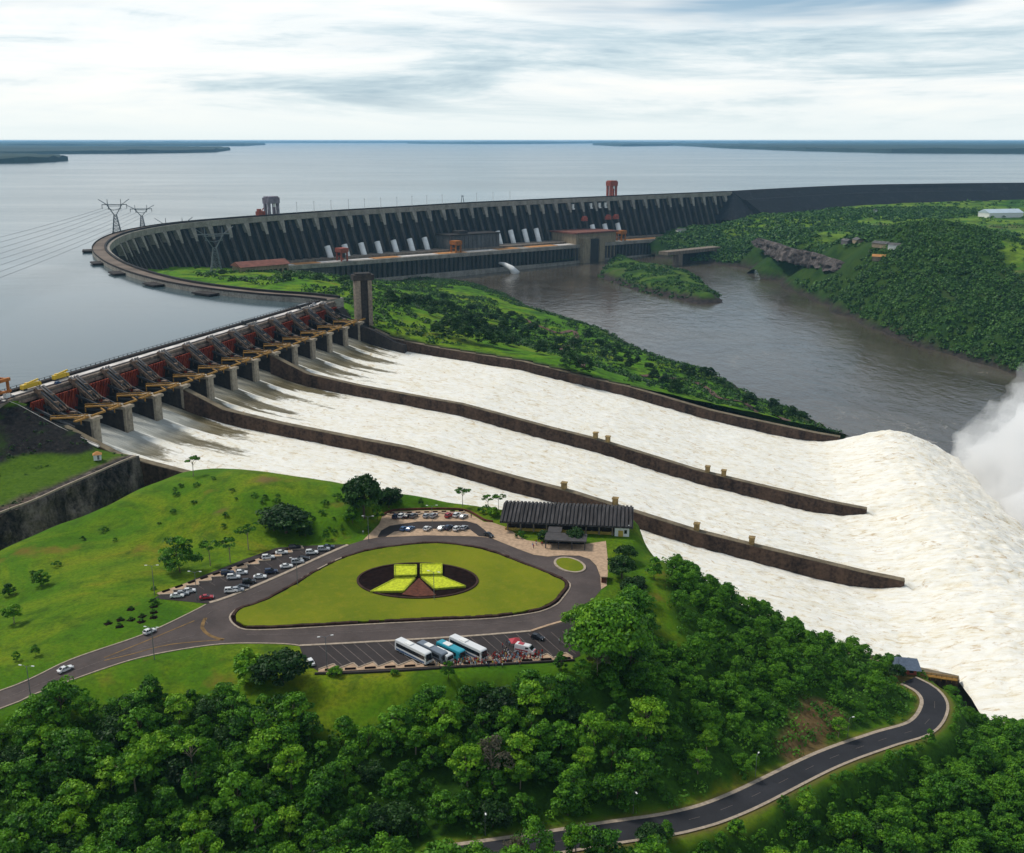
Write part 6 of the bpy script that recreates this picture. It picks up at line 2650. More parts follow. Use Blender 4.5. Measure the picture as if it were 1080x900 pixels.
def bus(loc, rz, L, hgt, col, col2, label, wash=None):
    root = empty('parked_bus', loc, rz, label, 'bus', 'buses in the bus park')
    w = 1.27
    mb = MB()
    side_prism([(-L / 2, .45), (-L / 2 - .02, 1.6), (-L / 2 + .12, hgt - .1), (-L / 2 + .4, hgt), (L / 2 - .5, hgt), (L / 2 - .12, hgt - .25), (L / 2 + .04, 1.4), (L / 2, .4)], lambda z: w if z < 2.6 else w - .06, mb)
    link('body', bevel_mesh(mb, 'body', [col], .1, 2), root)
    for sy in (-1, 1):
        mb = MB()
        x = -L / 2 + .7
        while x + 1.5 < L / 2 - .4:
            mb.box((x + .74, sy * (w - .02), hgt * .63), (1.5, .08, hgt * .30))
            x += 1.5
        mb.build('side_window', [M['glass']], root)
    mb = MB()
    mb.hexa([(L / 2 - .02, -1.1, 1.35), (L / 2 + .08, -1.1, 1.35), (L / 2 + .08, 1.1, 1.35), (L / 2 - .02, 1.1, 1.35),
             (L / 2 - .25, -1.0, hgt - .35), (L / 2 - .07, -1.0, hgt - .35), (L / 2 - .07, 1.0, hgt - .35), (L / 2 - .25, 1.0, hgt - .35)])
    mb.build('windscreen', [M['glass']], root)
    mb = MB()
    mb.box((0, 0, .95), (L - 1.2, 2 * w + .03, .55))
    mb.build('side_stripe', [col2], root)
    mb = MB()
    mb.box((-L * .12, 0, hgt + .12), (2.6, 1.7, .28))
    link('air_conditioner', bevel_mesh(mb, 'air_conditioner', [M['white']], .06, 1), root)
    t, rim = wheel_meshes(.5, .3)
    for sx in (-.30, .34) if L < 11 else (-.34, -.24, .34):
        for sy in (-1, 1):
            o = link('wheel', t, root, (sx * L, sy * 1.12, .5))
            link('rim', rim, o)
    mb = MB()
    mb.box((0, 0, 0), (.1, .4, .25))
    hm = mb.mesh('headlight', [M['headlight']])
    for sy in (-1, 1):
        link('headlight', hm, root, (L / 2 + .02, sy * .85, .9))
        m2 = MB()
        m2.bar((0, 0, 0), (.45, sy * .15, -.5), .12)
        m2.build('mirror', [M['rubber']], root, (L / 2 - .15, sy * (w + .05), hgt - .6))


def build_buses():
    a, b = fpt(420, 688, 0), fpt(457, 707, 0)
    rz = math.atan2(b[1] - a[1], b[0] - a[0])
    Wt = paint('bus white', (.78, .78, .77))
    for px, py, L, h_, c, c2, lab in (
            (436, 693.5, 13.2, 3.7, Wt, paint('bus blue', (.06, .12, .24)), 'long white coach leftmost in the row of parked buses'),
            (456, 693.5, 11.0, 3.2, paint('bus grey', (.16, .19, .23)), paint('bus dark', (.03, .04, .06)), 'grey bus parked between the leftmost white coach and the turquoise bus'),
            (466.5, 696.0, 6.8, 2.7, Wt, paint('bus silver', (.35, .36, .38)), 'small white minibus tucked between the grey and the turquoise buses'),
            (475.5, 692.0, 9.8, 3.2, paint('bus turquoise', (.02, .33, .42)), paint('bus turquoise', (.02, .33, .42)), 'turquoise bus in the middle of the row of parked buses'),
            (493.5, 690.0, 13.4, 3.7, Wt, paint('bus blue', (.06, .12, .24)), 'long white coach rightmost in the row, beside the crowd')):
        p = fpt(px, py)
        bus((p[0], p[1], FZ + .1), rz + R(random.uniform(-1.5, 1.5)), L, h_, c, c2, lab)
    # white and red van with people round it
    p = fpt(554, 689)
    g = empty('van', (p[0], p[1], FZ + .1), R(-25), 'white and red van among the crowd at the right of the buses', 'van', None)
    mb = MB()
    side_prism([(-3.0, .4), (-3.05, 1.2), (-2.95, 2.5), (-2.6, 2.7), (1.5, 2.65), (2.3, 1.6), (3.0, 1.35), (3.1, .8), (3.05, .4)], lambda z: 1.05 if z < 1.8 else .95, mb)
    link('body', bevel_mesh(mb, 'body', [paint('van white', (.78, .76, .75))], .1, 2), g)
    mb = MB()
    mb.box((-.8, 0, 1.15), (4.0, 2.16, .35))
    mb.box((-1.2, 0, 2.72), (1.6, 1.3, .1))
    mb.box((2.75, 0, 1.42), (.5, 1.6, .06))
    mb.build('red_stripe', [paint('red', COLS['red'])], g)
    mb = MB()
    mb.hexa([(1.62, -.9, 2.35), (2.3, -.95, 1.64), (2.3, .95, 1.64), (1.62, .9, 2.35), (1.7, -.85, 2.5), (2.42, -.9, 1.72), (2.42, .9, 1.72), (1.7, .85, 2.5)])
    mb.box((.9, 0, 2.0), (1.0, 2.06, .6))
    mb.build('window', [M['glass']], g)
    t, rim = wheel_meshes(.38, .24)
    for sx in (-1.9, 1.9):
        for sy in (-1, 1):
            o = link('wheel', t, g, (sx, sy * .95, .38))
            link('rim', rim, o)
    # red tent pavilion behind the van
    p = fpt(543.5, 683)
    g = empty('parasol', (p[0], p[1], FZ + .1), 0.3, 'red square sun shade standing left of the white and red van', 'parasol')
    mb = MB()
    mb.hexa([(-1.6, -1.6, 2.1), (1.6, -1.6, 2.1), (1.6, 1.6, 2.1), (-1.6, 1.6, 2.1), (-.1, -.1, 3.0), (.1, -.1, 3.0), (.1, .1, 3.0), (-.1, .1, 3.0)])
    mb.build('canopy', [paint('red', COLS['red'])], g)
    mb = MB()
    mb.tube([(0, 0, 0), (0, 0, 2.4)], .06, 6)
    mb.build('pole', [M['steel']], g)


def truck(loc, rz, cab_m, bed_m, label, L=9, crane=False):
    g = empty('truck', loc, rz, label, 'truck', 'vehicles on the spillway deck')
    mb = MB()
    side_prism([(L / 2 - 2.2, .7), (L / 2 - 2.2, 2.7), (L / 2 - .6, 2.8), (L / 2 - .05, 1.8), (L / 2, .7)], lambda z: 1.2, mb)
    link('cab', bevel_mesh(mb, 'cab', [cab_m], .08, 1), g)
    mb = MB()
    mb.box((-1.2, 0, 1.0), (L - 2.6, 2.3, .35))
    mb.box((-1.2, 0, 2.1), (L - 2.8, 2.4, 1.9))
    mb.build('load_bed', [bed_m], g)
    mb = MB()
    mb.hexa([(L / 2 - .12, -1, 1.75), (L / 2, -1, 1.75), (L / 2, 1, 1.75), (L / 2 - .12, 1, 1.75), (L / 2 - .62, -1, 2.65), (L / 2 - .5, -1, 2.65), (L / 2 - .5, 1, 2.65), (L / 2 - .62, 1, 2.65)])
    mb.build('windscreen', [M['glass']], g)
    t, rim = wheel_meshes(.5, .35)
    for sx in (L / 2 - 1.4, -L / 2 + 1.0, -L / 2 + 2.3):
        for sy in (-1, 1):
            o = link('wheel', t, g, (sx, sy * 1.05, .5))
            link('rim', rim, o)
    if crane:
        mb = MB()
        mb.bar((-3, 0, 3.0), (5.5, 0, 3.9), .7, .8)
        mb.box((-2.6, 0, 2.9), (2.0, 1.6, 1.4))
        mb.build('crane_jib', [cab_m], g)


def build_deck_things():
    rz = math.atan2(GU[1], GU[0])
    Y = paint('truck yellow', (.72, .48, .02), 0, .5)
    truck(W(1, 3.6, 4.1), rz, Y, Y, 'yellow crane truck nearer the left end of the spillway deck', 13, True)
    truck(W(24, 2.6, 4.1), rz, Y, Y, 'yellow truck farther along the spillway deck than the crane truck', 11, True)
    K = paint('truck black', (.012, .013, .016), 0, .6)
    truck(W(210, 3.4, 4.1), rz, K, K, 'long black covered truck on the middle of the spillway deck', 17)
    truck(W(285, 4, 4.1), rz, K, K, 'black truck at the far end of the spillway deck', 16)
    # stoplog gantry at the left end
    c = W(-27, 5, 4.1)
    g = empty('gantry_crane', c, rz, 'rusty orange gantry crane at the left end of the spillway', 'crane')
    for sx in (-6.5, 6.5):
        mb = MB()
        for sy in (-5, 5):
            mb.bar((sx, sy, 0), (sx, sy, 10), 1.1)
        mb.bar((sx, -5, 3.2), (sx, 5, 3.2), .9)
        mb.bar((sx, -5, 10), (sx, 5, 10), 1.3)
        mb.build('leg_frame', [M['orange']], g)
    mb = MB()
    for sy in (-5, 5):
        mb.bar((-8, sy, 10), (8, sy, 10), 1.5, 1.6)
        mb.bar((-8, sy, 4), (8, sy, 4), 1.0, 1.0)
    mb.build('girder', [M['orange']], g)
    mb = MB()
    mb.box((0, 0, 11.4), (5, 7, 1.8))
    mb.build('trolley', [M['steel_dark']], g)
    mb = MB()
    mb.box((5.4, -4.6, 2.0), (2.6, 2.2, 2.4))
    mb.build('cabin', [M['white']], g)


# ------------------------------------------------------------------ street lamps
def build_lamps():
    mb = MB()
    mb.tube([(0, 0, 0), (0, 0, 8.5), (0, 0, 10)], [.13, .09, .07], 8)
    pm = mb.mesh('pole', [M['steel']])
    mb = MB()
    for sx in (-1, 1):
        mb.tube([(0, 0, 9.6), (sx * .8, 0, 10.1), (sx * 1.6, 0, 10.2)], .05, 6)
    am = mb.mesh('arm', [M['steel']])
    mb = MB()
    for sx in (-1, 1):
        mb.box((sx * 1.8, 0, 10.15), (.8, .3, .14))
    lm = mb.mesh('lamp_head', [M['white']])
    first = None
    spots = [(33, 739, 'access road near the left edge of the picture'), (163, 696, 'access road below the fork'), (208, 634, 'west car park at its left end'), (314, 619, 'upper road beside the oval lawn'),
             (389, 572, 'upper road by the upper car park'), (456, 560, 'upper car park between its rows'), (345, 706, 'bus park at its left end'), (458, 634, 'oval lawn just below the flower bed'), (163, 627, 'west car park by its left corner')]
    for px, py, wh in spots:
        p = fpt(px, py)
        e = empty('street_lamp', (p[0], p[1], FZ), R(random.uniform(-20, 20)), 'thin grey twin street lamp at the ' + wh, 'street lamp', 'street lamps of the view point')
        for nm, me in (('pole', pm), ('arm', am), ('lamp_head', lm)):
            link(nm, me, e)
    mb = MB()
    mb.tube([(0, 0, 0), (0, 0, 6.5)], [.10, .06], 8)
    pm = mb.mesh('pole', [M['steel']])
    mb = MB()
    mb.tube([(0, 0, 6.4), (.5, 0, 6.8), (1.1, 0, 6.85)], .05, 6)
    am = mb.mesh('arm', [M['steel']])
    mb = MB()
    mb.box((1.3, 0, 6.8), (.7, .32, .16))
    lm = mb.mesh('lamp_head', [M['white']])
    for (px, py, wh) in ((535, 898, 'lowest of the ones beside the dark winding road'), (683, 868, 'second from the bottom beside the dark winding road'), (808, 825, 'third from the bottom beside the dark winding road'), (903, 782, 'fourth from the bottom beside the dark winding road'), (980, 722, 'last one by the bend at the lookout house')):
        p = on_ground(px, py, hz)
        # push it off the carriageway
        d, _ = polydist(p[0], p[1], LOWER_ROAD)
        for _ in range(20):
            if float(d) > 5.8:
                break
            p[0] -= .4
            p[1] += .4
            d, _ = polydist(p[0], p[1], LOWER_ROAD)
        p[2] = float(hz(p[0], p[1]))
        e = empty('street_lamp', p, R(random.uniform(-90, 90)), 'small white street lamp ' + wh, 'street lamp', 'street lamps along the lower road')
        for nm, me in (('pole', pm), ('arm', am), ('lamp_head', lm)):
            link(nm, me, e)


# ------------------------------------------------------------------ people
def person_mesh(pose):
    """one continuous skinned body; returns a mesh with slots skin, shirt, trousers, shoes"""
    st = {'stand': (.10, .0, .12, .05), 'stride': (.26, .22, .2, .25), 'wave': (.10, .02, .9, .3), 'lean': (.14, .06, .3, .5)}[pose]
    foot, fwd, arm, bend = st
    V = [(0, 0, .95), (0, 0, 1.15), (0, 0, 1.38), (0, 0, 1.50), (.01, 0, 1.60), (.015, 0, 1.72)]
    Rr = [(.15, .11), (.145, .10), (.17, .10), (.06, .06), (.085, .085), (.075, .07)]
    Ed = [(0, 1), (1, 2), (2, 3), (3, 4), (4, 5)]

    def chain(start, pts, rr):
        p = start
        for q, r in zip(pts, rr):
            V.append(q)
            Rr.append((r, r))
            Ed.append((p, len(V) - 1))
            p = len(V) - 1
    chain(0, [(0, .09, .88), (fwd * .6, foot, .50), (fwd * .3, foot, .08), (fwd * .3 + .14, foot + .02, .04)], [.095, .065, .045, .04])
    chain(0, [(0, -.09, .88), (-fwd * .3, -foot, .50), (-fwd * .9, -foot, .08), (-fwd * .9 + .14, -foot - .02, .04)], [.095, .065, .045, .04])
    hi = 1.5 if pose == 'wave' else 0
    chain(2, [(0, .19, 1.40), (-.02 + bend * .1, .24 + arm * .08, 1.14), (bend * .45, .25 + arm * .06, .92 + bend * .3), (bend * .55, .25 + arm * .05, .84 + bend * .35)], [.065, .048, .036, .042])
    if pose == 'wave':
        chain(2, [(0, -.19, 1.40), (.05, -.36, 1.48), (.08, -.42, 1.72), (.09, -.42, 1.82)], [.065, .046, .034, .04])
    else:
        chain(2, [(0, -.19, 1.40), (-.03, -.24 - arm * .06, 1.14), (-.02 - fwd * .4, -.26 - arm * .06, .92), (-.0 - fwd * .4, -.26 - arm * .06, .83)], [.065, .048, .036, .042])
    me = bpy.data.meshes.new('body_cage')
    me.from_pydata(V, Ed, [])
    o = bpy.data.objects.new('body_cage', me)
    COL.objects.link(o)
    m = o.modifiers.new('skin', 'SKIN')
    m.use_smooth_shade = True
    for v, r in zip(me.skin_vertices[0].data, Rr):
        v.radius = r
    me.skin_vertices[0].data[0].use_root = True
    s = o.modifiers.new('sub', 'SUBSURF')
    s.levels = 1
    dg = bpy.context.evaluated_depsgraph_get()
    out = bpy.data.meshes.new_from_object(o.evaluated_get(dg))
    bpy.data.objects.remove(o)
    out.name = 'person'
    out.materials.clear()
    for k in ('skin', 'cloth_white', 'cloth_navy', 'rubber'):
        out.materials.append(M[k])
    for p in out.polygons:
        c = p.center
        z = c.z
        far = abs(c.y) > .2
        if z > 1.47 and not (far and z < 1.49):
            i = 0 if z > 1.50 or abs(c.y) > .3 else 1
        elif z < .10:
            i = 3
        elif abs(c.y) > .20 and .70 < z < 1.12:
            i = 0
        elif z > .93:
            i = 1
        else:
            i = 2
        p.material_index = i
        p.use_smooth = True
    return out


def build_people():
    poses = {k: person_mesh(k) for k in ('stand', 'stride', 'wave', 'lean')}
    hm = MB()
    hm.tube([(-.02, 0, 1.66), (-.015, 0, 1.74), (-.005, 0, 1.81), (0, 0, 1.825)], [.098, .102, .066, .012], 10)
    hair = hm.mesh('hair', [M['hair']], True)
    C = {'red': M['cloth_red'], 'white': M['cloth_white'], 'navy': M['cloth_navy'], 'black': M['cloth_black'], 'blue': M['cloth_blue'], 'yellow': M['cloth_yellow'], 'grey': M['cloth_grey']}
    names = list(C)
    rnd = random.Random(5)
    spots = []
    for i in range(58):
        spots.append((rnd.uniform(526, 573), rnd.uniform(690.5, 698), 'by the white and red van'))
    for i in range(34):
        spots.append((rnd.uniform(452, 530), rnd.uniform(699.5, 704), 'before the parked buses'))
    for i in range(44):
        x = rnd.uniform(484, 548)
        spots.append((x, rnd.uniform(693 if x > 512 else 699, 702.5), 'between the coaches and the van'))
    for i in range(6):
        spots.append((rnd.uniform(530, 546), rnd.uniform(679, 688), 'near the red sun shade'))
    for i in range(5):
        spots.append((rnd.uniform(546, 572), rnd.uniform(573, 583), 'on the paved square'))
    spots += [(590, 679, 'alone in the bus park'), (383, 564, 'by the upper car park entrance'), (497, 547, 'by the upper car park exit')]
    used = []
    # what is already standing on the asphalt
    for px, py, wh in spots:
        for _ in range(30):
            p = fpt(px, py)
            if all(math.hypot(p[0] - q[0], p[1] - q[1]) > .8 for q in used):
                break
            px += rnd.uniform(-2, 2)
            py += rnd.uniform(-.6, .6)
        if 548 < px < 561 and 684.5 < py < 691.5:
            py = 693.5 + rnd.uniform(0, 3)
            p = fpt(px, py)
        used.append(p)
        top = rnd.choice(names + ['white', 'white', 'red', 'blue'])
        if 'van' in wh and rnd.random() < .4:
            top = 'red'
        bot = rnd.choice(('navy', 'black', 'grey', 'white' if top != 'white' else 'navy'))
        k = rnd.choice(list(poses))
        z = FZ + (.1 if py > 600 else .12)
        o = link('person', poses[k], None, (p[0], p[1], z), rnd.uniform(-3, 3))
        sc = rnd.uniform(.93, 1.04)
        o.scale = (sc, sc, sc)
        for s, m in ((1, C[top]), (2, C[bot])):
            o.material_slots[s].link = 'OBJECT'
            o.material_slots[s].material = m
        how = {'stand': 'standing', 'stride': 'walking', 'wave': 'waving', 'lean': 'gesturing'}[k]
        tag(o, 'person in a %s top and %s trousers %s %s' % (top, bot, how, wh), 'person', 'visitors at the view point')
        link('hair', hair, o)
# ------------------------------------------------------------------ vegetation
def leaf_mat(name, lo, mid, hi, transl=0.22):
    t = NT(name).set(0.55, 0.22)
    tone = t.attr('tone')
    rnd = t.rand()
    n = t.noise(t.pos(), 0.35, 3)
    k = t.math('ADD', t.math('MULTIPLY', tone, 0.55), t.math('ADD', t.math('MULTIPLY', rnd, 0.30), t.math('MULTIPLY', n, 0.3)))
    c = t.ramp(k, [(0.22, lo), (0.55, mid), (0.92, hi)])
    t.base(c)
    tr = t.node('ShaderNodeBsdfTranslucent')
    t.l.new(c, tr.inputs['Color'])
    mx = t.node('ShaderNodeMixShader')
    mx.inputs[0].default_value = transl
    t.l.new(t.b.outputs[0], mx.inputs[1])
    t.l.new(tr.outputs[0], mx.inputs[2])
    t.l.new(mx.outputs[0], t.n['Material Output'].inputs['Surface'])
    return t.m


def leaf_quads(C, N, size, r):
    """quads of about the given size at points C facing N (jittered)"""
    n = len(C)
    N = N + r.normal(0, .55, (n, 3))
    N /= np.linalg.norm(N, axis=1)[:, None] + 1e-9
    a = np.cross(N, r.normal(0, 1, (n, 3)))
    a /= np.linalg.norm(a, axis=1)[:, None] + 1e-9
    b = np.cross(N, a)
    s = size * r.uniform(.65, 1.35, n)[:, None]
    asp = r.uniform(.55, .9, n)[:, None]
    bend = N * s * r.uniform(-.25, .1, n)[:, None]
    V = np.stack([C - a * s + bend, C - b * s * asp, C + a * s + bend, C + b * s * asp], 1).reshape(-1, 3)
    Q = np.arange(4 * n).reshape(n, 4)
    return V, Q


def crown_arrays(seed, Rad, H, z0, nclump, leaf, lpc, flat=0.6, open_=0.0, top=1.0):
    """leaf quads in clumps through the crown; returns V, Q, tone"""
    r = np.random.default_rng(seed)
    Vs, Qs, Ts = [], [], []
    off = 0
    lob = r.uniform(0, 6.28, 4)
    for i in range(nclump):
        th = r.uniform(0, 2 * math.pi)
        up = r.uniform(-0.25, 1) ** 1.0
        rad = math.sqrt(max(0, 1 - max(0, up) ** 2)) * r.uniform(.55, 1.0)
        lobe = 1 + .18 * math.sin(2 * th + lob[0]) + .14 * math.sin(3 * th + lob[1])
        c = np.array([math.cos(th) * rad * Rad * lobe, math.sin(th) * rad * Rad * lobe, z0 + H * (.38 + .55 * up * top) + r.normal(0, H * .04)])
        rc = Rad * r.uniform(.24, .42)
        m = int(lpc * r.uniform(.6, 1.3))
        d = r.normal(0, 1, (m, 3))
        d /= np.linalg.norm(d, axis=1)[:, None]
        d[:, 2] = np.where(d[:, 2] < -.2, -d[:, 2] * .6, d[:, 2])
        sh = r.uniform(.62, 1.05, m)[:, None]
        P = c + d * sh * rc * np.array([1, 1, flat])
        V, Q = leaf_quads(P, d + np.array([0, 0, .35]), leaf, r)
        Vs.append(V)
        Qs.append(Q + off)
        off += len(V)
        tone = r.uniform(0, 1)
        Ts.append(np.clip(np.repeat(r.normal(tone, .10, m), 4), 0, 1))
    return np.concatenate(Vs), np.concatenate(Qs), np.concatenate(Ts)


def crown_mesh(name, mat, *a, **k):
    V, Q, T = crown_arrays(*a, **k)
    me = mesh_np(name, V, Q, [mat])
    attr(me, 'tone', T)
    return me


def trunk_mesh(seed, H, Rad, r0, mat, fork=0.45, limbs=5, lean=.06):
    rr = random.Random(seed)
    mb = MB()
    lx, ly = rr.uniform(-lean, lean) * H, rr.uniform(-lean, lean) * H
    top = H * .8
    pts = [(0, 0, -1.2), (0, 0, 0.2), (lx * .4, ly * .4, H * fork * .6), (lx * .7, ly * .7, H * fork), (lx, ly, top)]
    mb.tube(pts, [r0 * 1.35, r0 * 1.05, r0 * .85, r0 * .7, r0 * .2], 7)
    for i in range(limbs):
        a = 2 * math.pi * (i + rr.random() * .6) / limbs
        z = H * (fork + rr.uniform(-.05, .15))
        k = rr.uniform(.5, .85) * Rad
        mb.tube([(lx * .7, ly * .7, z), (lx * .7 + math.cos(a) * k * .5, ly * .7 + math.sin(a) * k * .5, z + H * .16), (lx + math.cos(a) * k, ly + math.sin(a) * k, z + H * .27)],
                [r0 * .5, r0 * .32, r0 * .1], 5)
    return mb.mesh('trunk', [mat], True)


KIND = {}


def make_tree_kinds():
    M['leaf'] = leaf_mat('forest_leaves', (0.012, 0.054, 0.003), (0.044, 0.158, 0.005), (0.14, 0.33, 0.012))
    M['leaf_bright'] = leaf_mat('bright_leaves', (0.036, 0.125, 0.004), (0.095, 0.26, 0.006), (0.22, 0.41, 0.015))
    M['leaf_dark'] = leaf_mat('dark_leaves', (0.006, 0.024, 0.004), (0.016, 0.056, 0.007), (0.036, 0.10, 0.012))
    M['leaf_scrub'] = leaf_mat('scrub_leaves', (0.016, 0.062, 0.003), (0.045, 0.15, 0.006), (0.10, 0.25, 0.012))
    M['leaf_far'] = leaf_mat('far_leaves', (0.006, 0.026, 0.004), (0.020, 0.075, 0.007), (0.060, 0.15, 0.014), .1)
    M['leaf_grey'] = leaf_mat('grey_twigs', (0.06, 0.055, 0.035), (0.11, 0.10, 0.06), (0.17, 0.15, 0.09))
    for i in range(6):      # forest trees, 9 - 13 m
        Rd = 4.2 + .35 * i
        H = 9.5 + .8 * i
        KIND['broad%d' % i] = (crown_mesh('crown', M['leaf'], 100 + i, Rd, H * .98, H * .0, 46, .40, 66, .66), trunk_mesh(10 + i, H, Rd, .24, M['bark']))
    for i in range(3):      # taller, clumpier, lighter
        Rd = 5.0 + .5 * i
        H = 12 + i
        KIND['tall%d' % i] = (crown_mesh('crown', M['leaf_bright'], 200 + i, Rd, H * .8, H * .2, 34, .42, 74, .6), trunk_mesh(30 + i, H, Rd, .28, M['bark_pale']))
    for i in range(3):      # slender open
        Rd = 2.9 + .3 * i
        H = 8.5 + i
        KIND['slim%d' % i] = (crown_mesh('crown', M['leaf'], 300 + i, Rd, H * .95, H * .05, 28, .36, 60, .8), trunk_mesh(50 + i, H, Rd, .17, M['bark']))
    for i in range(3):      # umbrella pines and the like
        Rd = 3.2 + .4 * i
        H = 8 + .8 * i
        KIND['umbrella%d' % i] = (crown_mesh('crown', M['leaf_scrub'], 400 + i, Rd, H * .28, H * .74, 14, .34, 46, .40), trunk_mesh(70 + i, H, Rd, .18, M['bark_pale'], .62, 6, .03))
    for i in range(2):      # dense dark round
        Rd = 4.6 + .6 * i
        H = 7.6 + .6 * i
        KIND['round%d' % i] = (crown_mesh('crown', M['leaf_dark'], 500 + i, Rd, H * .8, H * .14, 46, .38, 80, .7), trunk_mesh(90 + i, H, Rd, .3, M['bark']))
    for i in range(3):      # shrubs
        Rd = 1.5 + .3 * i
        H = 2.4 + .4 * i
        KIND['shrub%d' % i] = (crown_mesh('crown', M['leaf_scrub'], 600 + i, Rd, H * .9, 0.0, 12, .26, 40, .8), trunk_mesh(110 + i, H, Rd, .07, M['bark'], .3, 4))
    KIND['shrub_bright'] = (crown_mesh('crown', M['leaf_bright'], 650, 3.2, 5.4, .2, 30, .36, 70, .8), trunk_mesh(120, 5, 3.2, .16, M['bark'], .3, 5))
    KIND['grey'] = (crown_mesh('crown', M['leaf_grey'], 700, 4.0, 6.5, 4.0, 24, .26, 50, .7), trunk_mesh(130, 10.5, 4.2, .22, M['bark_pale'], .45, 9))
    KIND['bare'] = (crown_mesh('crown', M['leaf_bright'], 710, 4.6, 5.5, 8.0, 16, .40, 44, .45), trunk_mesh(131, 13.5, 4.6, .26, M['bark_pale'], .5, 9))
    KIND['big'] = (crown_mesh('crown', M['leaf_bright'], 720, 8.6, 9.6, 4.2, 110, .44, 95, .62), trunk_mesh(132, 14, 8, .55, M['bark'], .35, 8))
    KIND['bigdark'] = (crown_mesh('crown', M['leaf_dark'], 730, 6.0, 7.0, 2.6, 60, .42, 90, .6), trunk_mesh(133, 10, 6, .4, M['bark'], .35, 7))


def tree(kind, loc, sc, label, group=None, name='tree', rz=None, sz=None):
    cm, tm = KIND[kind]
    root = empty(name, loc, random.uniform(0, 6.28) if rz is None else rz, label, 'tree' if name == 'tree' else 'shrub', group)
    root.scale = (sc, sc, sz * sc if sz else sc * random.uniform(.9, 1.12))
    link('trunk', tm, root)
    link('crown', cm, root)
    return root


def pick(x, y, z):
    v = np.array([x, y, z - CAM_H])
    dep = v[1] * math.cos(PITCH) - v[2] * math.sin(PITCH)
    up = v[1] * math.sin(PITCH) + v[2] * math.cos(PITCH)
    return 540 + FOC * v[0] / dep, 450 - FOC * up / dep, dep


